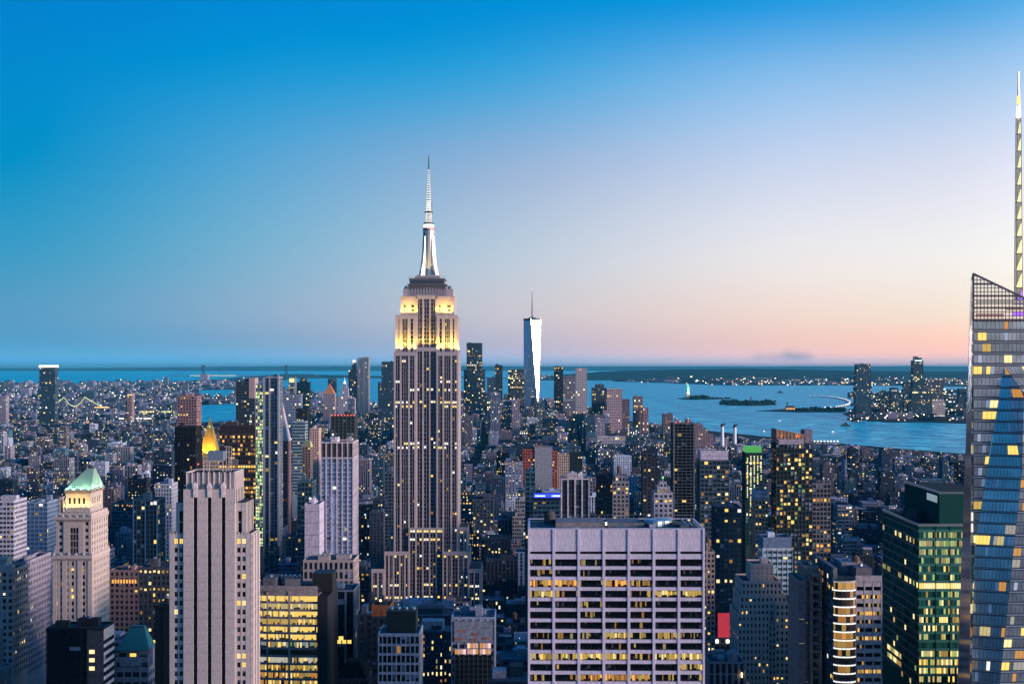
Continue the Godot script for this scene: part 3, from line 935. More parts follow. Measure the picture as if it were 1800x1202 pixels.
# ---------------------------------------------------------------- the buff art deco tower with three dark strips
func make_deco() -> void:
	var o := thing("deco_tower", "buff stone art deco tower with three tall black window strips and fluted crown", "skyscraper")
	var r := RandomNumberGenerator.new()
	r.seed = 5
	var d := 640.0
	var k := d / F
	var col := Color(.58, .51, .50)
	var zf := -d
	var w := MB.new()
	var y := func(py: float) -> float: return wy(py, d)
	var x := func(px: float) -> float: return wx(px, d)
	# main slab between the strips: four vertical piers, recessed black strips
	var cuts := [321.7, 339.2, 346.0, 364.0, 370.8, 388.6, 395.4, 412.4]
	for i in 4:
		w.box("stone", Vector3(x.call(cuts[i * 2]), 0, zf - 21), Vector3(x.call(cuts[i * 2 + 1]), y.call(860), zf), col * r.randf_range(.98, 1.02))
	for i in 3:
		w.box("stone", Vector3(x.call(cuts[i * 2 + 1]), y.call(873), zf - 21), Vector3(x.call(cuts[i * 2 + 2]), y.call(860.2), zf - 0.15), col)
	commit(w, "main_pier", o)
	# the black strips: mullion, spandrels and panes of every storey far back in the slot
	for i in 3:
		var sm := MB.new()
		var a: float = x.call(cuts[i * 2 + 1])
		var b: float = x.call(cuts[i * 2 + 2])
		sm.quad("glass", Vector3(a, 0, zf - 1.5), Vector3(b - a, 0, 0), Vector3(0, y.call(873), 0), Color(.004, .004, .006))
		var n := 26
		for j in n:
			var yy: float = y.call(880 + j * 15.55)
			sm.box("paint", Vector3(a, yy - 1.5, zf - 1.5), Vector3(b, yy, zf - 1.36), Color(.006, .006, .008))
		sm.box("paint", Vector3((a + b) / 2 - 0.07, 0, zf - 1.5), Vector3((a + b) / 2 + 0.07, y.call(873), zf - 1.3), Color(.01, .01, .012))
		sm.tri("stone", Vector3(a, y.call(873), zf - 0.2), Vector3(b, y.call(873), zf - 0.2), Vector3((a + b) / 2, y.call(869), zf - 0.2), col)
		commit(sm, "window_strip", o)
		# finial over the strip
		var fn := MB.new()
		var cx: float = (a + b) / 2
		var hw := 3.2 * k
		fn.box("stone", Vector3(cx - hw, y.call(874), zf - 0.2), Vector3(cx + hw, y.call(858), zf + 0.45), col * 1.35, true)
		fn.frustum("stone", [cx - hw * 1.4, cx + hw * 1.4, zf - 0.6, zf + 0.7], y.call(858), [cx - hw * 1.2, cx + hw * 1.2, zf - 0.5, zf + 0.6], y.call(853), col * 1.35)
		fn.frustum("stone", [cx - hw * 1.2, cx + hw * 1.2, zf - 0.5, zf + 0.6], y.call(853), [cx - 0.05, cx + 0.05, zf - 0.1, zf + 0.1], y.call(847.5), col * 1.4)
		commit(fn, "finial", o)
	# stone courses: hairline joints
	var jt := MB.new()
	for j in 24:
		var yy: float = y.call(884 + j * 15.55)
		for i in 4:
			jt.quad("stone", Vector3(x.call(cuts[i * 2]) + 0.1, yy, zf + 0.012), Vector3(x.call(cuts[i * 2 + 1]) - x.call(cuts[i * 2]) - 0.2, 0, 0), Vector3(0, 0.16, 0), col * 0.72)
	commit(jt, "string_course", o)
	# fluted crown
	var c := MB.new()
	var ca: float = x.call(325.5)
	var cb: float = x.call(410.5)
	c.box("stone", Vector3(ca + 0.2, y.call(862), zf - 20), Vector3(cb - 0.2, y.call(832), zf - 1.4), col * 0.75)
	for i in 27:
		var t := i / 26.0
		var bright := i % 3 == 0
		var xx := lerpf(ca + 0.25, cb - 0.25, t)
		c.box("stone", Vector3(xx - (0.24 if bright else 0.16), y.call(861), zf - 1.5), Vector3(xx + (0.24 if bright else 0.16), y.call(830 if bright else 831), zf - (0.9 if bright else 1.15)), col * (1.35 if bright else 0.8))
	for i in 9:
		var zz := lerpf(zf - 2.0, zf - 19.5, i / 8.0)
		c.box("stone", Vector3(cb - 0.3, y.call(861), zz - 0.3), Vector3(cb + 0.5, y.call(830), zz + 0.3), col * 1.1)
	c.box("stone", Vector3(ca, y.call(832), zf - 20.2), Vector3(cb + 0.3, y.call(829.5), zf - 19.2), col)
	c.box("stone", Vector3(ca, y.call(832), zf - 19.2), Vector3(ca + 0.8, y.call(829.5), zf - 1.2), col)
	c.box("stone", Vector3(cb - 0.5, y.call(832), zf - 19.2), Vector3(cb + 0.3, y.call(829.5), zf - 1.2), col)
	c.quad("roof", Vector3(ca, y.call(831.9), zf - 1.2), Vector3(cb - ca, 0, 0), Vector3(0, 0, -18), Color(.06, .06, .07))
	commit(c, "crown", o)
	# roof frame, plant box and mast
	var rf := MB.new()
	var fy: float = y.call(832)
	for q in [[352, 386, 6.0], [352, 386, 13.0]]:
		for px in [q[0], q[0] + 10.0, q[1]]:
			rf.bar("paint", Vector3(x.call(px), fy, zf - q[2]), Vector3(x.call(px), y.call(812), zf - q[2]), 0.16, Color(.45, .38, .38))
		rf.bar("paint", Vector3(x.call(q[0]), y.call(812), zf - q[2]), Vector3(x.call(q[1]), y.call(812), zf - q[2]), 0.2, Color(.45, .38, .38))
		rf.bar("paint", Vector3(x.call(q[0]), y.call(820), zf - q[2]), Vector3(x.call(q[1]), y.call(820), zf - q[2]), 0.14, Color(.45, .38, .38))
	commit(rf, "roof_frame", o)
	var pb := MB.new()
	pb.box("paint", Vector3(x.call(358), y.call(812), zf - 14), Vector3(x.call(386), y.call(795), zf - 7), Color(.12, .17, .22), true)
	commit(pb, "cooling_plant", o)
	var rg := MB.new()
	for px in [389.0, 393.5, 398.0]:
		rg.bar("paint", Vector3(x.call(px), fy, zf - 10), Vector3(x.call(px), y.call(787), zf - 10), 0.13, Color(.4, .34, .34))
	for py in [787.0, 797.0, 806.0]:
		rg.bar("paint", Vector3(x.call(385), y.call(py), zf - 10), Vector3(x.call(398), y.call(py), zf - 10), 0.12, Color(.4, .34, .34))
	for i in 12:
		rg.box("metal", Vector3(x.call(390 + i * 1.5), y.call(824 - (i * 5) % 12), zf - 12), Vector3(x.call(392 + i * 1.5), y.call(818 - (i * 5) % 12), zf - 11), Color(.4, .34, .33), true)
	commit(rg, "scaffold", o)
	var rd := MB.new()
	rd.lathe("lamp_red", Vector3(x.call(344), y.call(817), zf - 4), [[0.05, -0.3], [0.4, 0], [0.05, 0.4]], Color.WHITE, 6)
	commit(rd, "beacon_lamp", o)
	# shoulders and the lower tier with paired windows
	for q in [[306.8, 321.7, 884, 313.2, 319.8, 1.6], [412.4, 430.0, 884, 416.5, 423.5, 1.6]]:
		var s := MB.new()
		var xa: float = x.call(q[0])
		var xb: float = x.call(q[1])
		var ga: float = x.call(q[3])
		var gb: float = x.call(q[4])
		var z: float = zf - q[5]
		s.box("stone", Vector3(xa, 0, z - 19), Vector3(ga, y.call(q[2]), z), col)
		s.box("stone", Vector3(gb, 0, z - 19), Vector3(xb, y.call(q[2]), z), col)
		s.box("stone", Vector3(ga, y.call(899), z - 19), Vector3(gb, y.call(q[2] + 0.3), z - 0.1), col, true)
		s.quad("glass", Vector3(ga, y.call(940), z - 0.8), Vector3(gb - ga, 0, 0), Vector3(0, 41 * k, 0), Color(.01, .015, .02))
		s.box("stone", Vector3(ga, y.call(920), z - 0.8), Vector3(gb, y.call(917), z - 0.4), col * 0.6)
		s.quad("roof", Vector3(xa, y.call(q[2]) + 0.03, z), Vector3(xb - xa, 0, 0), Vector3(0, 0, -19), Color(.1, .1, .12))
		commit(s, "shoulder", o)
	var sw := style({"col": col, "wm": "stone", "fl": 3.686, "bay": 3.3, "pier": 0.5, "span": 0.5, "rec": 0.5, "lit": 0.1, "blind": 0.1, "rows": false})
	var lw := MB.new()
	var gl := MB.new()
	var li := MB.new()
	for q in [[296.3, 322.5, [[304.6, 310.8], [313.8, 320.0]]], [411.6, 439.0, [[415.2, 421.4], [424.4, 430.6]]]]:
		var xa: float = x.call(q[0])
		var xb: float = x.call(q[1])
		var z := zf - 1.0
		var top: float = y.call(939)
		gl.box("glass", Vector3(xa + 0.6, 0, z - 20), Vector3(xb - 0.6, top - 0.4, z - 0.6), Color(.008, .012, .018))
		var e: Array = q[2]
		var xs := [xa, x.call(e[0][0]), x.call(e[0][1]), x.call(e[1][0]), x.call(e[1][1]), xb]
		for i in 3:
			lw.box("stone", Vector3(xs[i * 2], 0, z - 1.0), Vector3(xs[i * 2 + 1], top, z), col)
		for j in 19:
			var yc: float = y.call(951.8 + j * 15.55)
			var y1: float = yc + 4.3 * k
			var y2: float = top - 0.02 if j == 0 else yc + (15.55 - 4.3) * k
			lw.box("stone", Vector3(xa + 0.05, y1, z - 1.0), Vector3(xb - 0.05, y2, z - 0.06), col, true)
			for i in 2:
				var wa: float = xs[1 + i * 2]
				var wb: float = xs[2 + i * 2]
				var wn := MB.new()
				var on: bool = j == 0 or (q[0] > 400 and j in [6, 7]) or (q[0] > 400 and i == 1 and j in [4, 14]) or (q[0] < 400 and j == 8 and i == 0) or (q[0] > 400 and j == 13)
				if j == 6 and q[0] > 400:
					on = false
				var h := 8.6 * k
				wn.box("paint", Vector3((wa + wb) / 2 - 0.05, yc - h / 2, z - 0.56), Vector3((wa + wb) / 2 + 0.05, yc + h / 2, z - 0.5), Color(.1, .1, .1))
				wn.box("paint", Vector3(wa, yc - 0.04, z - 0.56), Vector3(wb, yc + 0.04, z - 0.5), Color(.1, .1, .1))
				if on:
					wn.quad("lit_pale" if r.randf() < 0.6 else "lit_warm", Vector3(wa, yc - h / 2, z - 0.58), Vector3(wb - wa, 0, 0), Vector3(0, h, 0), Color.WHITE)
				else:
					var t := r.randf()
					if t < 0.65:
						var dn := r.randf_range(0.3, 1.0)
						wn.quad("paint", Vector3(wa, yc + h / 2 - h * dn, z - 0.58), Vector3(wb - wa, 0, 0), Vector3(0, h * dn, 0), Color(.09, .13, .17) * r.randf_range(0.2, 1.6))
				commit(wn, "window", o)
		lw.quad("roof", Vector3(xa, top + 0.02, z), Vector3(xb - xa, 0, 0), Vector3(0, 0, -20), Color(.1, .1, .12))
		lw.quad("stone", Vector3(xb, 0, z - 20), Vector3(xa - xb, 0, 0), Vector3(0, top, 0), col)
		lw.quad("stone", Vector3(xa, 0, z - 20), Vector3(0, 0, 20), Vector3(0, top, 0), col)
		for i in 5:
			lw.box("stone", Vector3(xa + (xb - xa) * i / 5.0, top, z - 0.5), Vector3(xa + (xb - xa) * (i + 0.55) / 5.0, top + 0.7, z - 0.04), col)
	commit(lw, "lower_facade", o)
	commit(gl, "glazing", o)
	# west side: stepped bays with serrated piers
	var sd := MB.new()
	var sl := MB.new()
	var ws := style({"col": col * 1.05, "wm": "stone", "fl": 3.686, "bay": 3.4, "pier": 0.5, "span": 0.45, "rec": 0.6, "lit": 0.06, "blind": 0.2})
	face(sd, sl, Vector3(x.call(439.0), 0, zf - 1.0), Vector3(0, 0, -1), 20, wy(1230, d), y.call(939), ws, r)
	face(sd, sl, Vector3(x.call(430.0), 0, zf - 1.6), Vector3(0, 0, -1), 19, y.call(939), y.call(884), ws, r)
	face(sd, sl, Vector3(x.call(412.4), 0, zf), Vector3(0, 0, -1), 21, y.call(884), y.call(860), ws, r)
	for z in [3.0, 9.5, 16.0]:
		sd.box("stone", Vector3(x.call(439.0) - 0.2, 0, zf - z - 2.6), Vector3(x.call(439.0) + 0.9, y.call(941), zf - z), col * 1.03)
	commit(sd, "side_facade", o)
	commit(sl, "window_grid", o, "stuff")
	register("buff art deco tower with black strips", 296, 455, 788, 1202, d, 24)

# ---------------------------------------------------------------- tower with the green hipped roof
func make_green_roof() -> void:
	var o := thing("copper_roof_tower", "ornate tan stone tower with floodlit green copper hipped roof", "skyscraper")
	var r := RandomNumberGenerator.new()
	r.seed = 40
	var d := 833.0
	var zf := -d
	var col := Color(.54, .45, .41)
	var y := func(py: float) -> float: return wy(py, d)
	var x := func(px: float) -> float: return wx(px, d)
	var wall := MB.new()
	var glass := MB.new()
	var lit := MB.new()
	var s3 := style({"col": col, "wm": "stone", "fl": 3.7, "bay": 2.9, "pier": 0.5, "span": 0.42, "rec": 0.5, "lit": 0.1, "blind": 0.2, "pal": ["lit_warm", "lit_pale", "dim_warm", "dim_amber"]})
	block(wall, glass, lit, x.call(93.0), x.call(160.5), zf - 35, zf, 0, y.call(985), s3, r, y.call(1125))
	# corner piers stand proud, the middle is a tall bronze strip
	for q in [[93.0, 99.0], [109.5, 117.0], [136.5, 143.5], [154.5, 160.5]]:
		wall.box("stone", Vector3(x.call(q[0]) - 0.3, y.call(1125), zf - 2), Vector3(x.call(q[1]), y.call(985), zf + 0.35), col * 1.03)
	var s2 := style({"col": col, "wm": "stone", "fl": 3.7, "bay": 4.6, "pier": 0.62, "span": 0.5, "rec": 0.4, "lit": 0.1, "blind": 0.1})
	block(wall, glass, lit, x.call(97.0), x.call(158.6), zf - 34, zf - 1.0, y.call(985), y.call(915), s2, r)
	wall.box("stone", Vector3(x.call(110), y.call(975), zf - 2), Vector3(x.call(121.5), y.call(915), zf - 0.6), col)
	wall.box("stone", Vector3(x.call(136.5), y.call(975), zf - 2), Vector3(x.call(146), y.call(915), zf - 0.6), col)
	wall.box("stone", Vector3(x.call(121.5), y.call(928), zf - 2), Vector3(x.call(136.5), y.call(915), zf - 0.66), col, true)
	glass.quad("glass", Vector3(x.call(121.5), y.call(973), zf - 0.95), Vector3(15 * d / F, 0, 0), Vector3(0, 45 * d / F, 0), Color(.01, .015, .02))
	for i in 4:
		wall.box("stone", Vector3(x.call(121.5 + i * 4.9), y.call(973), zf - 0.95), Vector3(x.call(122.2 + i * 4.9), y.call(928), zf - 0.75), col * 0.7)
	for j in 3:
		wall.box("stone", Vector3(x.call(121.5), y.call(964 - j * 12.0), zf - 0.93), Vector3(x.call(136.5), y.call(961.5 - j * 12.0), zf - 0.8), col * 0.5)
	commit(wall, "facade", o)
	commit(glass, "glazing", o)
	commit(lit, "window_grid", o, "stuff")
	# cornices with brackets
	for q in [[985.0, 976.0, 92.0, 161.5, 0.8, 36.0], [916.0, 909.0, 95.5, 160.0, 0.3, 35.0]]:
		var cn := MB.new()
		var xa: float = x.call(q[2])
		var xb: float = x.call(q[3])
		var z: float = zf + q[4]
		cn.box("stone", Vector3(xa, y.call(q[0] - 3), z - q[5]), Vector3(xb, y.call(q[1]), z), col * 1.0, true)
		for i in 22:
			var bx := lerpf(xa + 0.3, xb - 0.5, i / 21.0)
			cn.box("stone", Vector3(bx, y.call(q[0]), z - 1.2), Vector3(bx + 0.35, y.call(q[0] - 3), z - 0.1), col * 0.9, true)
		for i in 12:
			var bz := lerpf(z - 0.6, z - q[5] + 0.6, i / 11.0)
			cn.box("stone", Vector3(xb - 1.2, y.call(q[0]), bz - 0.35), Vector3(xb - 0.1, y.call(q[0] - 3), bz), col * 0.9, true)
		for i in 6:
			var bx := lerpf(xa + 0.5, xb - 0.5, i / 5.0)
			cn.frustum("stone", [bx - 0.6, bx + 0.6, z - 1.4, z - 0.2], y.call(q[1]), [bx - 0.15, bx + 0.15, z - 0.95, z - 0.65], y.call(q[1] - 5), col * 1.1)
			var bz := lerpf(z - 0.8, z - q[5] + 0.8, i / 5.0)
			cn.frustum("stone", [xb - 1.4, xb - 0.2, bz - 0.6, bz + 0.6], y.call(q[1]), [xb - 0.95, xb - 0.65, bz - 0.15, bz + 0.15], y.call(q[1] - 5), col * 1.1)
		commit(cn, "cornice", o)
	# gallery and lit top stage
	var g := MB.new()
	g.box("stone", Vector3(x.call(99.0), y.call(909), zf - 33), Vector3(x.call(158.5), y.call(902), zf - 1.5), col)
	commit(g, "gallery", o)
	var t := MB.new()
	var ta: float = x.call(110)
	var tb: float = x.call(153.5)
	var tz := zf - 4.5
	t.box("stone", Vector3(ta, y.call(902), tz - 25), Vector3(tb, y.call(864), tz), Color(.46, .4, .36))
	t.box("stone", Vector3(ta - 0.7, y.call(868), tz - 25.7), Vector3(tb + 0.7, y.call(863.2), tz + 0.7), Color(.3, .22, .2), true)
	for i in 4:
		var wa: float = x.call(115.5 + i * 8.4)
		t.quad("glass", Vector3(wa, y.call(887), tz + 0.03), Vector3(1.2, 0, 0), Vector3(0, 3.2, 0), Color(.02, .02, .025))
		t.box("stone", Vector3(wa - 0.25, y.call(888.5), tz), Vector3(wa + 1.45, y.call(887), tz + 0.25), Color(.45, .38, .34))
	for i in 4:
		var wz := tz - 4.0 - i * 4.6
		t.quad("glass", Vector3(tb + 0.03, y.call(887), wz), Vector3(0, 0, -1.2), Vector3(0, 3.2, 0), Color(.02, .02, .025))
	for q in [[100.5, 106.5], [104.0, 108.0]]:
		t.box("stone", Vector3(x.call(q[0]), y.call(902), zf - 5), Vector3(x.call(q[1]), y.call(874 if q[0] < 102 else 880), zf - 2.5), Color(.46, .4, .36))
	commit(t, "top_stage", o)
	var rf := MB.new()
	var ra := [ta - 0.7, tb + 0.7, tz - 25.7, tz + 0.7]
	var apx: float = x.call(141.5)
	rf.frustum("copper", ra, y.call(863.2), [apx - 1.4, apx + 2.6, tz - 14.5, tz - 11], y.call(827), Color(.30, .48, .38))
	for i in 6:
		var wa: float = x.call(117 + i * 3.4)
		var sl := 0.36
		rf.box("copper", Vector3(wa, y.call(863), tz - 0.9), Vector3(wa + 0.28, y.call(855), tz - 0.2 - sl * 2), Color(.08, .14, .13))
	commit(rf, "hipped_roof", o)
	for px in [111.0, 118.0, 126.0, 134.0, 142.0, 150.0]:
		flood(o, Vector3(x.call(px), y.call(902) + 0.6, zf - 2.2), Vector3(x.call(px), y.call(872), tz - 0.2), 110.0, 42.0, Color(1.0, 0.86, 0.46))
	for px in [112.0, 124.0, 138.0, 150.0]:
		flood(o, Vector3(x.call(px), y.call(868) + 1.9, tz + 2.4), Vector3(x.call(px), y.call(842), tz - 7), 100.0, 50.0, Color(0.85, 1.0, 0.85))
	for z in [8.0, 16.0, 24.0]:
		flood(o, Vector3(tb + 2.4, y.call(902) + 0.6, zf - z), Vector3(tb + 0.2, y.call(872), zf - z), 45.0, 42.0, Color(1.0, 0.8, 0.5))
		flood(o, Vector3(tb + 2.6, y.call(868) + 1.9, zf - z), Vector3(tb - 5, y.call(842), zf - z), 70.0, 50.0, Color(0.85, 1.0, 0.85))
	register("green hipped roof tower", 92, 191, 826, 1100, d, 36)

# ---------------------------------------------------------------- faceted glass tower at the picture's edge
func pp(px: float, py: float, d: float) -> Vector3: return Vector3(wx(px, d), wy(py, d), -d)

func on_plane(px: float, py: float, p0: Vector3, n: Vector3) -> Vector3:
	var eye := Vector3(0, CH, 0)
	var dir := Vector3((px - CX) / F, -(py - EY) / F, -1)
	return eye + dir * (n.dot(p0 - eye) / n.dot(dir))

func at_height(poly: Array, y: float) -> Array:
	# the two points where the outline of a flat facet crosses a height, left first
	var hits := []
	for i in poly.size():
		var a: Vector3 = poly[i]
		var b: Vector3 = poly[(i + 1) % poly.size()]
		if (a.y - y) * (b.y - y) < 0:
			hits.append(a.lerp(b, (y - a.y) / (b.y - a.y)))
	if hits.size() < 2:
		return []
	hits.sort_custom(func(p, q): return p.x - p.z * 0.001 < q.x - q.z * 0.001)
	return [hits[0], hits[-1]]

func facet(o: Node3D, poly: Array, nrm: Vector3, fl: float, pane_w: float, glass: Array, litp: float, pal: Array, r: RandomNumberGenerator, ymin: float, hot := {}, spandrel := 0.3) -> void:
	# floors of panes on a flat facet; lit panes are parts of their own
	var mb := MB.new()
	var lo := 1e9
	var hi := -1e9
	for p in poly:
		lo = minf(lo, p.y)
		hi = maxf(hi, p.y)
	lo = maxf(lo, ymin)
	var y := floorf(lo / fl) * fl
	while y < hi:
		var a := at_height(poly, y + fl * spandrel)
		var b := at_height(poly, y + fl - 0.12)
		if a.size() == 2 and b.size() == 2:
			var n := maxi(1, roundi((a[1] - a[0]).length() / pane_w))
			var row: float = hot.get(roundi((CH - y) / fl), 1.0)
			var run := 0.0
			var m := ""
			var tone := r.randf_range(0.88, 1.1)
			for i in n:
				var t0 := (i + 0.04) / n
				var t1 := (i + 0.96) / n
				if r.randf() > run:
					m = pal[r.randi() % pal.size()] if r.randf() < litp * row else ""
				run = 0.7 if row != 1.0 or m != "" else 0.4
				var q0: Vector3 = a[0].lerp(a[1], t0) + nrm * 0.03
				var q1: Vector3 = a[0].lerp(a[1], t1) + nrm * 0.03
				var q2: Vector3 = b[0].lerp(b[1], t1) + nrm * 0.03
				var q3: Vector3 = b[0].lerp(b[1], t0) + nrm * 0.03
				if m != "":
					var lp := MB.new()
					lp.q4(m, q0, q1, q2, q3, Color.WHITE)
					commit(lp, "lit_window", o)
				else:
					var gc: Color = glass[(i / 6 + int(y)) % glass.size()]
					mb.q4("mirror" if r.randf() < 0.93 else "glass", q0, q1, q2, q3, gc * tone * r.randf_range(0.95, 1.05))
		# floor edge: a thin proud bar
		var c := at_height(poly, y + fl * 0.1)
		if c.size() == 2:
			mb.q4("paint", c[0] + nrm * 0.08, c[1] + nrm * 0.08, c[1] + nrm * 0.08 + Vector3(0, 0.22, 0), c[0] + nrm * 0.08 + Vector3(0, 0.22, 0), Color(glass[0]) * 0.55)
		y += fl
	commit(mb, "pane_grid", o, "stuff")

func make_crystal() -> void:
	var o := thing("crystal_tower", "faceted blue glass skyscraper with slanted open crown, at the picture's right edge", "skyscraper")
	var r := RandomNumberGenerator.new()
	r.seed = 12
	var d := 580.0
	var A := [pp(1712, 565, d), pp(1980, 565, d), pp(1980, 800, d), pp(1801, 690, d), pp(1766, 643, d), pp(1714, 960, d), pp(1712, 960, d)]
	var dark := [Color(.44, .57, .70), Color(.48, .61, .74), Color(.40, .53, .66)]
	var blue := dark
	var body := MB.new()
	# body behind the facets
	var back := -d - 45.0
	var bx := Color(.05, .08, .13)
	# upper front, in two convex pieces
	var a1 := [pp(1712, 562, d), pp(1766, 562, d), pp(1766, 643, d), pp(1714, 965, d), pp(1712, 965, d)]
	var a2 := [pp(1766, 562, d), pp(1990, 562, d), pp(1990, 860, d), pp(1801, 692, d), pp(1766, 643, d)]
	# leaning facet: its foot stands nearer to us
	var f1 := pp(1766, 643, d)
	var f2 := pp(1714, 965, d)
	var f4 := pp(1797, 830, 575.0)
	var bn := (f2 - f1).cross(f4 - f1).normalized()
	var f3 := on_plane(1752, 1260, f1, bn)
	var b0 := [f1, f2, on_plane(1706, 1260, f1, bn), f3, f4]
	# right lower front
	var far_right := pp(1990, 1000, d - 2.0)
	var cn := (f3 - f4).cross(far_right - f4).normalized()
	var c0 := [f4, f3, on_plane(1990, 1260, f4, cn), on_plane(1990, 800, f4, cn), on_plane(1801, 692, f4, cn)]
	# west... and the narrow side that faces the avenue
	var s0 := [pp(1712, 481, d), pp(1712, 965, d), pp(1708, 1260, 566.0), pp(1684, 1260, 600.0), pp(1702, 720, 618.0), pp(1708, 520, 622.0)]
	for poly in [a1, a2, b0, c0, s0, [f1, f4, on_plane(1801, 692, f4, cn)]]:
		var pn0: Vector3 = (poly[1] - poly[0]).cross(poly[2] - poly[0]).normalized()
		var off := pn0 * (-0.5 if pn0.z > 0 else 0.5)
		for i in range(1, poly.size() - 1):
			body.tri("glass", poly[0] + off, poly[i + 1] + off, poly[i] + off, bx)
	# back, far side and roof close the volume
	var rt := wx(1990, d)
	body.box("glass", Vector3(wx(1716, d) + 20, 0, back), Vector3(rt, wy(566, d), -d - 2.0), bx)
	body.box("glass", Vector3(wx(1722, d) + 3, 0, -d - 2), Vector3(rt, wy(1260, d), -568.0), bx)
	commit(body, "body", o)
	var up := Vector3(0, 0, 1)
	facet(o, a1, up, 4.25, 1.55, dark, 0.16, ["lit_warm", "lit_white", "lit_pale", "room_warm"], r, 100, {})
	facet(o, a2, up, 4.25, 1.55, dark, 0.22, ["lit_pale", "lit_white", "room_amber", "dim_warm"], r, 100, {})
	facet(o, b0, bn * signf(bn.z), 4.25, 1.3, blue, 0.07, ["lit_white", "room_pale", "lit_warm", "dim_white", "room_amber"], r, 110, {}, 0.2)
	facet(o, c0, cn * signf(cn.z), 4.25, 1.55, dark, 0.16, ["room_amber", "lit_pale", "dim_white", "lit_warm"], r, 110, {}, 0.3)
	var g0 := [f1, f4, on_plane(1801, 692, f4, cn)]
	var gn := (f4 - f1).cross(g0[2] - f1).normalized()
	facet(o, g0, gn * signf(gn.z), 4.25, 1.55, dark, 0.16, ["room_amber", "lit_pale", "dim_white"], r, 110, {}, 0.25)
	facet(o, s0, Vector3(-1, 0, 0.35).normalized(), 4.25, 3.0, dark, 0.1, ["lit_pale", "dim_amber", "lit_white"], r, 110, {}, 0.2)
	# open crown: glass screen on a lattice
	var tl := pp(1712, 481, d)
	var slope := 42.0 / 88.0
	var cr := MB.new()
	var pn := MB.new()
	for i in 15:
		var px := 1712.0 + i * 6.3
		var ty := 481.0 + (px - 1712.0) * slope
		cr.bar("paint", pp(px, 566, d), pp(px, ty, d), 0.13 if i else 0.3, Color(.05, .05, .07))
		cr.bar("paint", pp(px, 566, d + 9), pp(px, ty + 2, d + 9), 0.1, Color(.05, .05, .07))
	for j in 12:
		var py := 562.0 - j * 7.0
		var pxr := 1800.0
		var pl := maxf(1712.0, 1712.0)
		if py < 523:
			pxr = 1712.0 + (py - 481.0) / slope
		if pxr > pl + 1:
			var rr := 0.34 if j % 3 == 0 else 0.12
			cr.bar("paint", pp(pl, py, d), pp(pxr, py, d), rr, Color(.05, .05, .07))
			if j % 3 == 0:
				cr.bar("paint", pp(pl, py, d + 9), pp(pxr, py, d + 9), rr, Color(.05, .05, .07))
	cr.bar("paint", tl, pp(1880, 481 + 168 * slope, d), 0.35, Color(.06, .06, .08))
	cr.bar("paint", pp(1712, 481, d), pp(1709, 492, d + 40), 0.3, Color(.06, .06, .08))
	commit(cr, "crown_lattice", o)
	pn.q4("pane", pp(1712, 565, d), pp(1880, 565, d), pp(1880, 562, d), pp(1712, 481.5, d), Color.WHITE)
	commit(pn, "crown_glass", o)
	# lit deck inside the crown
	for q in [[1716, 1766, 557, 551, "dim_rose"], [1768, 1800, 545, 539, "dim_rose"], [1716, 1800, 533, 528, "dim_white"], [1780, 1800, 556, 548, "lamp_violet"]]:
		var ld := MB.new()
		var p0 := pp(q[0], q[2], d + 4.5)
		ld.quad(q[4], p0, Vector3((q[1] - q[0]) * d / F, 0, 0), Vector3(0, (q[2] - q[3]) * d / F, 0), Color.WHITE)
		commit(ld, "crown_light", o)
	# spire: tapering triangulated mast with lit panels
	var sp := Node3D.new()
	sp.name = "spire"
	o.add_child(sp)
	var tr := MB.new()
	var cxp := 1792.5
	var ds := d + 14.0
	var levels := []
	for j in 12:
		levels.append(535.0 - j * 30.0)
	for j in levels.size() - 1:
		var y0: float = levels[j]
		var y1: float = levels[j + 1]
		var w0 := 6.2 - j * 0.28
		var w1 := 6.2 - (j + 1) * 0.28
		var l0 := pp(cxp - w0, y0, ds)
		var r0 := pp(cxp + w0, y0, ds)
		var l1 := pp(cxp - w1, y1, ds)
		var r1 := pp(cxp + w1, y1, ds)
		var bk := Vector3(0, 0, -1.6)
		for e in [[l0, l1], [r0, r1], [l0 + bk, l1 + bk], [r0 + bk, r1 + bk], [l0, r0], [l0, l0 + bk], [r0, r0 + bk], [l0, r1]]:
			tr.bar("metal", e[0], e[1], 0.13, Color(.25, .25, .27))
		var lt := MB.new()
		var mk := "lamp_violet" if j < 1 else "truss_light"
		lt.tri(mk, l0 + bk * 0.5, r0 + bk * 0.5, r1 + bk * 0.5, Color.WHITE)
		commit(lt, "lit_panel", sp)
		tr.tri("metal", l0 + bk * 0.45, r1 + bk * 0.45, l1 + bk * 0.45, Color(.62, .56, .36))
	commit(tr, "truss", sp)
	var tip := MB.new()
	tip.lathe("metal", pp(cxp - 1, 205, ds - 0.5), [[0.75, 0], [0.45, 8], [0.25, 17.5], [0.3, 17.6]], Color(.35, .35, .38), 8)
	commit(tip, "tip", sp)
	var tg := MB.new()
	tg.lathe("lamp_white", pp(cxp - 1, 206, ds - 0.5), [[0.85, 0], [0.75, 4.2]], Color.WHITE, 8)
	tg.lathe("far_amber", pp(cxp - 1, 205, ds - 0.5), [[0.68, 4.6], [0.58, 8.0]], Color.WHITE, 8)
	commit(tg, "tip_light", sp)
	register("faceted blue glass skyscraper", 1690, 1900, 480, 1202, d - 14, 60)

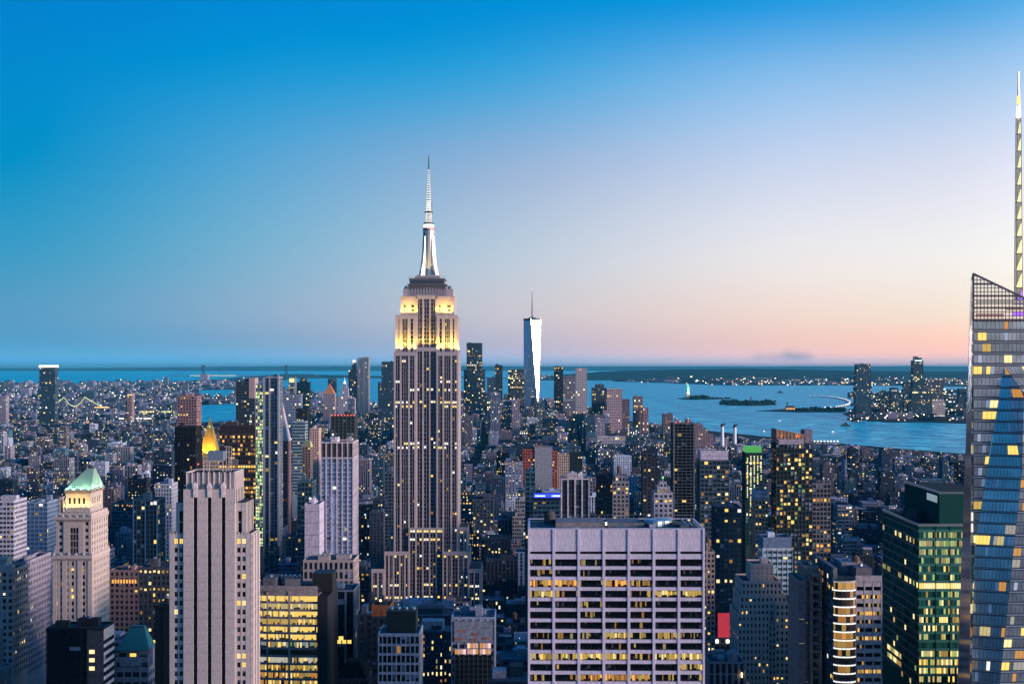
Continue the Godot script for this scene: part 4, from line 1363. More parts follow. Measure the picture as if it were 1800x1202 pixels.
# ---------------------------------------------------------------- dark green glass office block
func make_green_block() -> void:
	var o := thing("green_office_block", "dark green glass office block with yellow lit floors beside the faceted tower", "office building")
	var r := RandomNumberGenerator.new()
	r.seed = 61
	var d := 750.0
	var zf := -d
	var x0 := wx(1615, d)
	var x1 := wx(1760, d)
	var dep := 77.0
	var yt := wy(925, d)
	var gc := Color(.015, .075, .065)
	var core := MB.new()
	core.box("tint", Vector3(x0 + 0.3, 0, zf - dep + 0.3), Vector3(x1, yt, zf - 0.3), gc)
	core.box("tint", Vector3(wx(1655, d), yt, zf - dep + 4), Vector3(x1 - 2, wy(869, d), zf - 3), gc * 0.8)
	core.quad("roof", Vector3(wx(1655, d) + 0.5, wy(869, d) + 0.05, zf - 4), Vector3(x1 - wx(1655, d) - 4, 0, 0), Vector3(0, 0, -dep + 9), Color(.05, .06, .07))
	core.quad("roof", Vector3(x0, yt + 0.05, zf), Vector3(wx(1655, d) - x0, 0, 0), Vector3(0, 0, -dep), Color(.04, .05, .06))
	commit(core, "core", o)
	var cp := MB.new()
	for e in [[x0, x0 + 0.6, zf - dep, zf], [x0 + 0.6, x1, zf - 0.6, zf]]:
		cp.box("metal", Vector3(e[0], yt, e[2]), Vector3(e[1], yt + 1.2, e[3]), Color(.3, .34, .36))
	var ua := wx(1655, d)
	cp.box("metal", Vector3(ua - 0.2, wy(869, d), zf - dep + 4), Vector3(ua + 0.4, wy(869, d) + 1.0, zf - 3), Color(.3, .34, .36))
	cp.box("metal", Vector3(ua + 0.4, wy(869, d), zf - 3.6), Vector3(x1 - 2, wy(869, d) + 1.0, zf - 3), Color(.2, .24, .26))
	commit(cp, "coping", o)
	# front floors: panes in three groups per storey
	var fl := 14.9
	var rowlit := {0: .55, 1: .75, 2: .7, 3: .45, 4: .35, 5: .1, 6: 1.0, 7: .45, 8: .25, 9: .35, 10: .6, 11: .5, 12: .5, 13: .1, 14: .75, 15: .85, 16: .85, 17: .6}
	var fr := MB.new()
	for j in 19:
		var yy := wy(931 + j * fl, d)
		var h := fl * d / F
		fr.box("paint", Vector3(x0, yy - h * 0.3, zf - 0.3), Vector3(x1, yy, zf), Color(.025, .14, .11), true)
		var share: float = rowlit.get(j, 0.3)
		var i := 0
		var px := 1617.0
		while px < 1745.0:
			var w := 3.9
			var a := wx(px, d)
			var b := wx(px + w - 0.45, d)
			var t := r.randf()
			var y0 := yy - h * 0.97
			var y1 := yy - h * 0.31
			var wn := MB.new()
			if t < share:
				var m: String = ["lit_warm", "room_warm", "lit_pale", "room_pale", "dim_warm", "room_green"][r.randi() % 6] if j > 3 else ["dim_green", "dim_pale", "room_pale", "dim_warm", "room_green"][r.randi() % 5]
				if j == 6:
					m = ["lit_warm", "lit_pale"][r.randi() % 2]
				wn.q4(m, Vector3(a, y0, zf - 0.25), Vector3(b, y0, zf - 0.25), Vector3(b, y1, zf - 0.25), Vector3(a, y1, zf - 0.25), Color.WHITE)
				commit(wn, "lit_window", o)
			else:
				fr.q4("glass", Vector3(a, y0, zf - 0.26), Vector3(b, y0, zf - 0.26), Vector3(b, y1, zf - 0.26), Vector3(a, y1, zf - 0.26), Color(.014, .075, .06) * r.randf_range(0.4, 1.8))
			px += w
			i += 1
	for g in [1645.5, 1671.0, 1697.0]:
		fr.box("metal", Vector3(wx(g, d) - 0.15, 0, zf - 0.2), Vector3(wx(g, d) + 0.15, yt, zf + 0.08), Color(.02, .08, .07))
	commit(fr, "front_facade", o)
	# side that faces the avenue: smooth glass, a few lit floors
	var sd := MB.new()
	for j in 19:
		var yy := wy(931 + j * fl, d)
		var h := fl * d / F
		sd.quad("paint", Vector3(x0 - 0.02, yy - h * 0.25, zf - dep), Vector3(0, 0, dep), Vector3(0, h * 0.22, 0), Color(.012, .06, .055))
		var k := 0
		while k < 22:
			var z := zf - dep + 1.0 + k * 3.4
			var lt: bool = (j == 1 and r.randf() < 0.5) or (j == 6 and r.randf() < 0.45) or (j in [16, 17] and k > 2 and k < 12) or r.randf() < 0.03
			if lt:
				var wn := MB.new()
				wn.quad(["dim_green", "room_pale", "dim_warm", "lit_pale"][r.randi() % 4], Vector3(x0 + 0.24, yy - h * 0.92, z), Vector3(0, 0, 3.1), Vector3(0, h * 0.6, 0), Color.WHITE)
				commit(wn, "lit_window", o)
			else:
				sd.quad("tint", Vector3(x0 + 0.22, yy - h * 0.97, z), Vector3(0, 0, 3.2), Vector3(0, h * 0.7, 0), Color(.016, .085, .078) * r.randf_range(0.5, 1.6))
			k += 1
	commit(sd, "side_facade", o)
	rooftop(o, x0 + 2, ua - 2, zf - dep + 10, zf - 20, yt + 0.1, Color(.06, .07, .08), r, 0, 3)
	var sg := MB.new()
	sg.quad("dim_cool", Vector3(ua - 0.25, wy(886, d), zf - 26), Vector3(0, 0, 20), Vector3(0, 3.5, 0), Color.WHITE)
	commit(sg, "lit_window", o)
	register("dark green glass office block", 1551, 1697, 853, 1202, d, dep)

# ---------------------------------------------------------------- yellow lit office with gently curved front
func make_yellow_office() -> void:
	var o := thing("yellow_lit_office", "curved-front office block with bright yellow full-width windows behind the buff deco tower", "office building")
	var r := RandomNumberGenerator.new()
	r.seed = 91
	var d := 800.0
	var k := d / F
	var col := Color(.34, .29, .28)
	var n := 9
	var xs := []
	var zs := []
	for i in n + 1:
		var t := float(i) / n
		xs.append(lerpf(wx(430, d), wx(558, d), t))
		zs.append(-d - 4.0 * pow(1 - t, 2))
	var sh := MB.new()
	sh.box("wall", Vector3(wx(430, d), 0, -d - 40), Vector3(wx(558, d), wy(1047, d), -d - 6), col * 0.6)
	sh.quad("roof", Vector3(wx(430, d), wy(1040, d), -d - 1), Vector3(wx(558, d) - wx(430, d), 0, 0), Vector3(0, 0, -39), Color(.12, .12, .14))
	commit(sh, "core", o)
	var rowk := ["lit_warm", "room_pale", "lit_warm", "room_warm", "lit_warm", "lit_warm", "dim_cool", "", "room_white", "room_warm", "room_amber", "room_amber", "room_warm"]
	for j in 13:
		var y1 := wy(1048 + j * 13.5, d)
		var y0 := wy(1057.6 + j * 13.5, d)
		var yb := wy(1061.5 + j * 13.5, d)
		for i in n:
			var a := Vector3(xs[i], 0, zs[i])
			var b := Vector3(xs[i + 1], 0, zs[i + 1])
			var up0 := Vector3(0, y0, 0)
			var up1 := Vector3(0, y1, 0)
			var sp := MB.new()
			sp.q4("wall", a + Vector3(0, yb, 0), b + Vector3(0, yb, 0), b + up0, a + up0, col * 0.9)
			sp.q4("wall", a + up0, b + up0, b + up0 + Vector3(0, 0, -1), a + up0 + Vector3(0, 0, -1), col)
			commit(sp, "spandrel", o)
			var wn := Node3D.new()
			wn.name = "window"
			o.add_child(wn, true)
			var rm := MB.new()
			var segs := 5
			for q in segs:
				var t0 := float(q) / segs
				var t1 := (q + 0.94) / segs
				var m: String = rowk[j]
				if m == "" or r.randf() < (0.07 if j < 6 else 0.35):
					m = ["", "dim_warm", "dim_green", "dim_amber"][r.randi() % 4] if m != "" else ""
				elif r.randf() < 0.3:
					m = ["lit_warm", "lit_pale", "room_pale"][r.randi() % 3]
				var p0 := a.lerp(b, t0) + Vector3(0, 0, -0.8)
				var p1 := a.lerp(b, t1) + Vector3(0, 0, -0.8)
				if m == "":
					rm.q4("glass", p0 + up0, p1 + up0, p1 + up1, p0 + up1, Color(.01, .02, .02))
				else:
					rm.q4(m, p0 + up0, p1 + up0, p1 + up1, p0 + up1, Color.WHITE)
				if r.randf() < 0.4:
					rm.q4("paint", p0 + up0 + Vector3(0, 0, .1), p1 + up0 + Vector3(0, 0, .1), p1 + up0.lerp(up1, 0.35) + Vector3(0, 0, .1), p0 + up0.lerp(up1, r.randf_range(.1, .4)) + Vector3(0, 0, .1), Color(.06, .05, .03))
			commit(rm, "lit_room", wn)
			var pn := MB.new()
			pn.q4("pane", a + up0 + Vector3(0, 0, -.4), b + up0 + Vector3(0, 0, -.4), b + up1 + Vector3(0, 0, -.4), a + up1 + Vector3(0, 0, -.4), Color.WHITE)
			commit(pn, "pane", wn)
	for q in [455.0 + 47 / 3.6, 440 + 245 / 3.6, 507.0]:
		var pr := MB.new()
		var t: float = (q - 430) / 128.0
		pr.box("wall", Vector3(wx(q, d) - 0.35, wy(1230, d), -d - 4.0 * pow(1 - t, 2) - 1), Vector3(wx(q, d) + 0.35, wy(1040, d), -d - 4.0 * pow(1 - t, 2) + 0.35), col)
		commit(pr, "pier", o)
	var pr2 := MB.new()
	for i in n:
		var a := Vector3(xs[i], wy(1048, d), zs[i])
		var b := Vector3(xs[i + 1], wy(1048, d), zs[i + 1])
		pr2.q4("wall", a, b, b + Vector3(0, 5.2, 0), a + Vector3(0, 5.2, 0), col)
		pr2.q4("wall", a + Vector3(0, 5.2, 0), b + Vector3(0, 5.2, 0), b + Vector3(0, 5.2, -1), a + Vector3(0, 5.2, -1), col)
	commit(pr2, "parapet", o)
	# the black service slab that closes its end
	var sl := MB.new()
	sl.box("paint", Vector3(wx(558, d), 0, -d - 40), Vector3(wx(576, d), wy(1049, d), -d + 1.5), Color(.012, .013, .016))
	commit(sl, "end_slab", o)
	var pl := MB.new()
	pl.box("paint", Vector3(wx(542, d), wy(1047, d), -d - 30), Vector3(wx(578, d), wy(1014, d), -d - 14), Color(.012, .012, .014))
	commit(pl, "plant_room", o)
	var lv := MB.new()
	for i in 7:
		lv.box("metal", Vector3(wx(489 + i * 4.2, d), wy(1040, d), -d - 24), Vector3(wx(492 + i * 4.2, d), wy(1020 + (i % 2) * 3, d), -d - 18), Color(.2, .22, .25))
	commit(lv, "louvre", o)
	rooftop(o, wx(440, d), wx(530, d), -d - 38, -d - 10, wy(1040, d) + 0.02, Color(.14, .14, .16), r, 0, 5)
	register("yellow lit curved office", 455, 578, 1014, 1202, d, 42)

# ---------------------------------------------------------------- stepped office with bright curved corner
func make_ribbon_corner() -> void:
	var o := thing("ribbon_corner_office", "grey office block with glowing white ribbons on its curved corner", "office building")
	var r := RandomNumberGenerator.new()
	r.seed = 19
	var d := 720.0
	var k := d / F
	var col := Color(.46, .44, .48)
	var fl := 14.6
	var core := MB.new()
	core.box("glass", Vector3(wx(1468, d), 0, -d - 55), Vector3(wx(1551, d) - 0.4, wy(1020, d), -d - 1.6), Color(.012, .018, .028))
	core.quad("roof", Vector3(wx(1468, d), wy(1019, d), -d - 0.5), Vector3(wx(1551, d) - wx(1468, d), 0, 0), Vector3(0, 0, -54), Color(.1, .11, .13))
	commit(core, "core", o)
	# corner bay: half an ellipse from 1467 to 1505
	var n := 8
	var pts := []
	for i in n + 1:
		var t := PI * (1.0 - float(i) / n)
		pts.append(Vector3(wx(1486, d) + cos(t) * 19.0 * k, 0, -d - 1.0 + sin(t) * 3.4))
	for j in 14:
		var y1 := wy(1020 + j * fl, d)
		var yr := wy(1023.4 + j * fl, d)
		var y0 := wy(1034.6 + j * fl, d)
		var rb := MB.new()
		var wn := MB.new()
		for i in n:
			var a: Vector3 = pts[i]
			var b: Vector3 = pts[i + 1]
			var out := (a + b - Vector3(wx(1486, d), 0, -d - 1.0) * 2.0).normalized() * 0.25
			rb.q4("wall", a + Vector3(0, y1 - 0.25, 0) + out, b + Vector3(0, y1 - 0.25, 0) + out, b + Vector3(0, y1, 0), a + Vector3(0, y1, 0), col)
			rb.q4("lit_white" if j > 0 else "dim_white", a + Vector3(0, yr, 0) + out, b + Vector3(0, yr, 0) + out, b + Vector3(0, y1 - 0.25, 0) + out, a + Vector3(0, y1 - 0.25, 0) + out, Color.WHITE)
			var m := "glass"
			if j in [0, 3, 6, 7]:
				m = ["dim_warm", "room_amber", "dim_amber", "glass"][r.randi() % 4]
			elif r.randf() < 0.35:
				m = ["dim_amber", "dim_warm"][r.randi() % 2]
			wn.q4(m, a + Vector3(0, y0, 0), b + Vector3(0, y0, 0), b + Vector3(0, yr, 0), a + Vector3(0, yr, 0), Color(.06, .04, .035))
		commit(rb, "light_ribbon", o)
		commit(wn, "corner_window", o)
	# front to the right: ribbon windows
	for j in 14:
		var y1 := wy(1031 + j * fl, d)
		var y0 := wy(1023.4 + (j + 1) * fl, d)
		var sp := MB.new()
		sp.box("wall", Vector3(wx(1505, d), y1, -d - 1.2), Vector3(wx(1551, d), wy(1023.4 + j * fl, d), -d), col, true)
		commit(sp, "spandrel", o)
		var nn := 12
		for i in nn:
			var a := wx(1505 + i * 46.0 / nn + 0.3, d)
			var b := wx(1505 + (i + 1) * 46.0 / nn - 0.3, d)
			var hot: bool = j in [1, 3, 6, 10]
			if r.randf() < (0.8 if hot else 0.08):
				var wn := MB.new()
				var m: String = ["room_amber", "room_warm", "lit_amber", "dim_warm", "lit_pale"][r.randi() % 5]
				wn.q4(m, Vector3(a, y0, -d - 1.1), Vector3(b, y0, -d - 1.1), Vector3(b, y1, -d - 1.1), Vector3(a, y1, -d - 1.1), Color.WHITE)
				commit(wn, "lit_window", o)
	var pr := MB.new()
	for i in 4:
		var x := wx(1505.5 + i * 15.0, d)
		pr.box("wall", Vector3(x - 0.25, 0, -d - 1.2), Vector3(x + 0.25, wy(1022, d), -d + 0.12), col)
	pr.box("wall", Vector3(wx(1505, d), wy(1023, d), -d - 1.2), Vector3(wx(1551, d), wy(1012, d), -d - 0.1), col * 0.9)
	commit(pr, "pier", o)
	# avenue side
	var wl := MB.new()
	var lt := MB.new()
	var st := style({"col": Color(.14, .16, .19), "fl": 3.9, "bay": 4.2, "pier": 0.08, "span": 0.3, "lit": 0.12, "gm": "mirror", "blind": 0.35, "rec": 0.25})
	face(wl, lt, Vector3(wx(1467, d), 0, -d - 56), Vector3(0, 0, 1), 54, wy(1230, d), wy(1000, d), st, r)
	wl.box("wall", Vector3(wx(1467, d) + 0.3, wy(1030, d), -d - 56), Vector3(wx(1475, d), wy(1000, d), -d - 3), Color(.16, .17, .2))
	commit(wl, "side_facade", o)
	commit(lt, "window_grid", o, "stuff")
	rooftop(o, wx(1478, d), wx(1548, d), -d - 50, -d - 4, wy(1019, d) + 0.03, Color(.2, .2, .24), r, 1, 6)
	register("white ribbon corner office", 1444, 1551, 1000, 1202, d, 56)

# ---------------------------------------------------------------- other buildings one can single out
func make_towers() -> void:
	var warm := ["lit_warm", "lit_pale", "dim_warm", "lit_white", "dim_amber", "lit_amber"]
	var dark := style({"col": Color(0.0508, 0.0609, 0.0798), "glass": Color(.008, .014, .022), "lit": 0.1, "pier": 0.3, "span": 0.4})
	var tan := style({"col": Color(0.442, 0.351, 0.338), "wm": "stone"})
	var lav := style({"col": Color(0.494, 0.455, 0.559)})
	var teal := style({"col": Color(0.0725, 0.145, 0.189), "glass": Color(.01, .04, .055), "pier": 0.16, "span": 0.28, "bay": 3.0, "lit": 0.14, "blind": 0.2})
	var o: Node3D
	var mb: MB
	# ---- lower left
	o = tower("black_office", "squat black office block with white striped side in front of the green-roofed tower", "squat black office block", 720, [[80, 181.4, 1107, 0, 18]], 1202, style({"col": Color(0.0203, 0.0247, 0.0319), "glass": Color(.006, .01, .016), "pier": 0.06, "span": 0.12, "bay": 5.0, "fl": 3.9, "lit": 0.0, "blind": 0.03}), {"busy": 3})
	mb = MB.new()
	for j in 7:
		var yy = wy(1133 + j * 14.2, 720)
		mb.box("wall", Vector3(wx(181.4, 720) - 0.1, yy - 1.6, -720 - 18), Vector3(wx(181.4, 720) + 0.12, yy, -720), Color(.55, .5, .52))
	mb.box("wall", Vector3(wx(181.4, 720) - 0.1, wy(1126, 720), -720 - 18), Vector3(wx(181.4, 720) + 0.1, wy(1107, 720), -720), Color(.5, .45, .47))
	mb.box("wall", Vector3(wx(152, 720), wy(1202, 720), -720), Vector3(wx(181, 720), wy(1108, 720), -719.8), Color(.07, .08, .1))
	commit(mb, "side_band", o)
	for j in 3:
		mb = MB.new()
		mb.quad("lit_pale", Vector3(wx(156, 720), wy(1149 + j * 14.6, 720), -719.75), Vector3(2.6, 0, 0), Vector3(0, 1.9, 0), Color.WHITE)
		commit(mb, "lit_window", o)
	o = tower("teal_roof_block", "small grey block with teal hipped copper roof beside the squat black office", "small teal-roofed block", 760, [[202, 260, 1160, 0, 13], [204, 258, 1145, 2, 11, 1160]], 1202, style({"col": Color(0.29, 0.319, 0.392), "lit": 0.2, "bay": 4.5, "fl": 5.0, "span": 0.5, "pier": 0.2}), {"busy": 0})
	mb = MB.new()
	mb.frustum("copper", [wx(202, 760), wx(261, 760), -774, -760.5], wy(1144, 760), [wx(222, 760), wx(248, 760), -768.5, -766], wy(1106, 760), Color(.03, .22, .25))
	mb.box("copper", Vector3(wx(222, 760), wy(1106, 760), -769), Vector3(wx(248, 760), wy(1103.5, 760), -765.5), Color(.03, .16, .18))
	commit(mb, "hipped_roof", o)
	mb = MB.new()
	mb.box("wall", Vector3(wx(258, 760), wy(1170, 760), -766), Vector3(wx(266, 760), wy(1139, 760), -762), Color(.34, .33, .4))
	mb.box("wall", Vector3(wx(210, 760), wy(1171, 760), -761), Vector3(wx(248, 760), wy(1163, 760), -759.6), Color(.3, .3, .36))
	commit(mb, "dormer", o)
	o = tower("striped_slab", "pale slab with thin white and dark stripes at the far left edge", "striped slab at the left edge", 1100, [[-60, 23, 882, 0, 29]], 985, style({"col": Color(0.504, 0.504, 0.6), "fl": 3.4, "span": 0.5, "pier": 0.14, "bay": 2.6, "lit": 0.05}), {"tanks": 1})
	o = tower("tan_loft", "tan masonry block cut by the left picture edge, below the striped slab", "tan block at the left edge", 850, [[-60, 22, 1004, 0, 25]], 1115, tan, {"tanks": 1})
	o = tower("lavender_slab", "blue-grey slab with tall pale lavender side wall near the left edge", "lavender-sided slab", 880, [[20, 44, 990, 0, 47]], 1115, style({"col": Color(.36, .33, .41), "lit": 0.04, "pier": 0.4, "bay": 3.0}), {"tanks": 0})
	o = tower("slate_block", "slate blue block squeezed left of the green-roofed tower", "slate block", 960, [[62, 90, 981, 0, 25]], 1110, style({"col": Color(0.203, 0.246, 0.348), "lit": 0.08}), {})
	o = tower("glass_slab", "pale blue glass roofed block left of the green-roofed tower", "pale glass roofed block", 1250, [[44, 82, 884, 0, 30]], 930, style({"col": Color(0.36, 0.456, 0.6), "glass": Color(.1, .16, .24), "span": 0.3, "pier": 0.1, "lit": 0.06}), {})
	o = tower("brick_hotel", "brown brick block with a lit arcade under its cornice, right of the green-roofed tower", "brown arcade block", 1010, [[192, 243, 1004, 0, 20]], 1100, style({"col": Color(0.377, 0.232, 0.203), "lit": 0.1, "fl": 3.6, "bay": 3.0}), {})
	mb = MB.new()
	for i in 9:
		mb.quad("lit_amber", Vector3(wx(196 + i * 5.0, 1010), wy(1025, 1010), -1009.7), Vector3(1.1, 0, 0), Vector3(0, 2.4, 0), Color.WHITE)
	commit(mb, "lit_arcade", o, "stuff")
	o = tower("dark_office", "dark office block with rows of small yellow windows left of the buff deco tower", "dark speckled office", 900, [[243, 298, 1000, 0, 30]], 1110, style({"col": Color(0.0725, 0.0798, 0.102), "lit": 0.3, "bay": 2.6, "fl": 3.5, "pal": ["lit_warm", "dim_warm", "dim_amber", "lit_pale"]}), {})
	o = tower("black_slab", "plain black slab half hidden by the buff deco tower", "plain black slab", 680, [[272, 300, 1068, 0, 18]], 1202, style({"col": Color(0.0145, 0.0174, 0.0232), "lit": 0.0, "blind": 0.0, "span": 0.1, "pier": 0.1}), {"busy": 1})
	o = tower("lattice_tower", "slim tower with pale diagonal lattice in front of the black tower", "pale lattice tower", 1250, [[272, 301, 852, 0, 22]], 990, style({"col": Color(0.48, 0.504, 0.6), "bay": 2.4, "fl": 3.2, "pier": 0.5, "span": 0.4, "lit": 0.25}), {})
	o = tower("blue_edge_block", "dark teal block edged with bright blue lines behind the brown arcade block", "dark teal edged block", 1150, [[232, 276, 880, 0, 25]], 990, style({"col": Color(0.0435, 0.102, 0.145), "lit": 0.09, "span": 0.2, "pier": 0.15}), {})
	mb = MB.new()
	for px in [233.0, 254.0, 274.5]:
		mb.box("metal", Vector3(wx(px, 1150), 0, -1150.2), Vector3(wx(px, 1150) + 0.5, wy(880, 1150), -1149.5), Color(.25, .45, .7))
	commit(mb, "corner_fin", o)
	# ---- left of the landmark
	o = tower("black_tower", "black ribbed tower beside the gold pyramid", "black ribbed tower", 1450, [[306, 343, 752, 0, 30]], 900, style({"col": Color(0.0174, 0.0203, 0.029), "glass": Color(.005, .008, .012), "bay": 3.0, "pier": 0.35, "span": 0.2, "lit": 0.05, "blind": 0.04}), {"busy": 2})
	o = tower("amber_office", "wide brown office block glowing amber, between the gold pyramid and green-lit tower", "amber glowing office", 1600, [[385, 449, 764, 0, 40], [385, 449, 750, 0.05, 39.9, 764, {"lit": 0.0, "blind": 0.0, "span": 0.95, "col": Color(0.0435, 0.0362, 0.0435)}]], 880, style({"col": Color(0.0508, 0.0435, 0.0508), "glass": Color(.02, .018, .02), "bay": 2.7, "fl": 4.4, "pier": 0.22, "span": 0.45, "lit": 0.5, "full": true, "pal": ["lit_warm", "dim_warm", "lit_amber", "dim_amber", "lit_warm"]}), {"busy": 2})
	o = tower("green_lit_tower", "slender glass tower with a green-lit window strip down its left side", "green-lit glass tower", 1500, [[448.6, 463, 676, 0, 24, 1100, {"lit": 0.72, "pal": ["lit_green", "room_green", "lit_green", "dim_green", "lit_pale"], "span": 0.3, "pier": 0.2, "bay": 2.2, "rows": false, "full": true}], [463, 490, 664, 1.5, 22, 1100, {"lit": 0.03}]], 960, style({"col": Color(0.325, 0.351, 0.416), "glass": Color(.10, .17, .22), "gm": "mirror", "fl": 3.4, "bay": 5.0, "pier": 0.1, "span": 0.08, "lit": 0.05, "blind": 0.2}), {"busy": 0})
	mb = MB.new()
	for q in [[463.5, 4.0], [473.0, 1.6], [489.0, 3.2]]:
		mb.box("metal", Vector3(wx(q[0], 1500) - q[1] * 0.28, wy(960, 1500), -1502), Vector3(wx(q[0], 1500) + q[1] * 0.28, wy(664, 1500), -1499.2), Color(.62, .6, .64))
	commit(mb, "steel_edge", o)
	mb = MB.new()
	for q in [[465, 470, 660], [471, 477, 663], [478, 487, 658]]:
		mb.frustum("metal", [wx(q[0], 1500), wx(q[1], 1500), -1520, -1504], wy(664, 1500), [wx(q[0] + 1.0, 1500), wx(q[1] - 1.4, 1500), -1512, -1506], wy(q[2], 1500), Color(.12, .14, .18))
	commit(mb, "crown_fin", o)
	o = tower("clock_tower", "dark red campanile tower with tall pale pyramid roof behind the green-lit tower", "pale pyramid campanile", 1750, [[476, 505, 776, 0, 24]], 930, style({"col": Color(0.232, 0.123, 0.131), "wm": "stone", "lit": 0.05, "bay": 3.0, "pier": 0.5}), {"busy": 0})
	mb = MB.new()
	mb.frustum("stone", [wx(476, 1750), wx(506, 1750), -1774, -1750], wy(776, 1750), [wx(490, 1750), wx(493, 1750), -1764, -1761], wy(708, 1750), Color(.5, .45, .48))
	commit(mb, "pyramid_roof", o)
	mb = MB.new()
	mb.box("stone", Vector3(wx(503, 1750), 0, -1774.4), Vector3(wx(505.4, 1750), wy(774, 1750), -1749.6), Color(.23, .125, .13))
	commit(mb, "quoin", o)
	o = tower("twin_dark_tower", "dark glass tower with pinkish top corner rising behind the amber office", "dark tower behind the amber office", 1900, [[414, 447, 672, 0, 30]], 748, style({"col": Color(0.058, 0.0798, 0.102), "glass": Color(.012, .03, .04), "lit": 0.12, "pier": 0.14, "span": 0.3}), {})
	mb = MB.new()
	mb.box("stone", Vector3(wx(437, 1900), wy(700, 1900), -1925), Vector3(wx(447.3, 1900), wy(664, 1900), -1899.7), Color(.4, .3, .32))
	commit(mb, "corner_block", o)
	o = tower("brown_tower", "reddish brown apartment tower behind the black ribbed tower", "reddish brown tower", 2700, [[311, 345, 697, 0, 40]], 752, style({"col": Color(0.29, 0.174, 0.189), "lit": 0.14, "bay": 5, "fl": 5}), {})
	# gold pyramid
	o = tower("gold_pyramid_tower", "stone tower crowned by a glowing gold pyramid", "gold pyramid tower", 1900, [[347, 383, 803, 0, 25]], 812, style({"col": Color(0.6, 0.456, 0.264), "lit": 0.0}), {"busy": 0})
	mb = MB.new()
	var gx := wx(365, 1900)
	mb.frustum("gold", [wx(351, 1900), wx(380, 1900), -1923, -1903], wy(802, 1900), [wx(352, 1900), wx(379, 1900), -1922, -1904], wy(793, 1900), Color(.85, .55, .12))
	var gw := [[14.0, 793.0], [10.2, 776.0], [6.6, 761.0], [4.4, 752.0], [3.0, 747.0], [1.4, 741.0], [0.15, 734.0]]
	for i in gw.size() - 1:
		var h0: float = gw[i][0] * 1900 / F
		var h1: float = gw[i + 1][0] * 1900 / F
		mb.frustum("gold", [gx - h0, gx + h0, -1913 - h0, -1913 + h0], wy(gw[i][1], 1900), [gx - h1, gx + h1, -1913 - h1, -1913 + h1], wy(gw[i + 1][1], 1900), Color(.95, .55, .08))
		for s in [-1, 1]:
			mb.bar("gold", Vector3(gx + s * h0, wy(gw[i][1], 1900), -1913 + h0), Vector3(gx + s * h1, wy(gw[i + 1][1], 1900), -1913 + h1), 0.35, Color(.7, .42, .1))
	for i in 5:
		var t := -0.66 + i * 0.33
		mb.bar("gold", Vector3(gx + t * 9.8, wy(793, 1900), -1913 + 9.95), Vector3(gx + t * 3.2, wy(752, 1900), -1913 + 3.2), 0.16, Color(.55, .33, .08))
	commit(mb, "pyramid_roof", o)
	for q in [[353, 803], [360, 803], [366, 803], [372, 803], [378, 803]]:
		flood(o, Vector3(wx(q[0], 1900), wy(802, 1900) + 1.5, -1900.5), Vector3(wx(lerpf(q[0], 365, 0.5), 1900), wy(770, 1900), -1908), 2600.0, 45.0, Color(1.0, 0.75, 0.25))
	mb = MB.new()
	mb.lathe("lit_white", Vector3(gx, wy(752, 1900), -1910.6), [[0.9, 0], [0.9, 2.0]], Color.WHITE, 6)
	commit(mb, "lantern_light", o)
	o = tower("piered_glass_tower", "pale blue glass tower with white vertical piers and brown louvred top", "pale blue piered tower", 1100, [[563, 620, 806, 0, 37], [563, 620, 779, 0.1, 36.8, 806, {"gm": "wall", "glass": Color(.10, .085, .09), "span": 0.06, "lit": 0.0, "blind": 0.0, "fl": 2.2, "spcol": Color(.13, .11, .12)}]], 985, style({"col": Color(0.6, 0.54, 0.588), "glass": Color(.5, .64, .9), "gm": "mirror", "fl": 3.25, "bay": 3.85, "pier": 0.2, "span": 0.22, "spcol": Color(.4, .46, .62), "lit": 0.05, "blind": 0.1, "rec": 0.6, "pal": ["lit_white", "lit_pale", "lit_rose", "dim_white"]}), {"busy": 4})
	o = tower("blank_wall_block", "block with a tall blank lavender wall left of the pale blue piered tower", "blank-walled block", 1060, [[535, 561, 888, 0, 25]], 985, style({"col": Color(0.552, 0.504, 0.624), "span": 0.97, "pier": 0.0, "fl": 8.0, "bay": 10.0, "lit": 0.0, "blind": 0.0}), {})
	o = tower("teal_slab", "narrow teal slab behind the blank-walled block", "narrow teal slab", 1180, [[522, 548, 848, 0, 25]], 1000, teal, {})
	o = tower("tan_cornice_block", "tan masonry block with arcaded top floor at the foot of the pale blue tower", "tan arcaded block", 1000, [[530, 622, 1036, 0, 33], [532, 621, 987, 1.0, 31, 1036, {"fl": 6.0, "span": 0.3, "bay": 3.2}]], 1140, style({"col": Color(0.468, 0.377, 0.364), "wm": "stone", "fl": 4.0, "bay": 3.3, "lit": 0.05}), {"busy": 5, "roof": Color(.2, .2, .24)})
	o = tower("pinstripe_block", "dark block with thin pale vertical piers right of the yellow lit office", "pinstriped dark block", 880, [[577, 622, 1040, 0, 28]], 1202, style({"col": Color(0.416, 0.364, 0.39), "glass": Color(.012, .014, .02), "bay": 4.6, "fl": 4.0, "pier": 0.22, "span": 0.12, "spcol": Color(.02, .022, .03), "lit": 0.03}), {"busy": 1})
	mb = MB.new()
	mb.box("paint", Vector3(wx(577, 880), 0, -880.2), Vector3(wx(590, 880), wy(1036, 880), -879.4), Color(.03, .033, .045))
	commit(mb, "dark_bay", o)
	mb = MB.new()
	for i in 3:
		mb.quad("lit_warm", Vector3(wx(592.5 + i * 9, 880), wy(1131, 880), -879.9), Vector3(2.2, 0, 0), Vector3(0, 2.0, 0), Color.WHITE)
	commit(mb, "lit_window", o, "stuff")
	o = tower("mansard_block", "low block with black mansard roof at the bottom edge, right of the pinstriped block", "black mansard block", 720, [[590, 645, 1196, 0, 22]], 1202, dark, {"busy": 0})
	mb = MB.new()
	mb.frustum("roof", [wx(590, 720), wx(645, 720), -742, -720], wy(1195, 720), [wx(605, 720), wx(628, 720), -737, -726], wy(1168, 720), Color(.015, .015, .018))
	commit(mb, "mansard_roof", o)
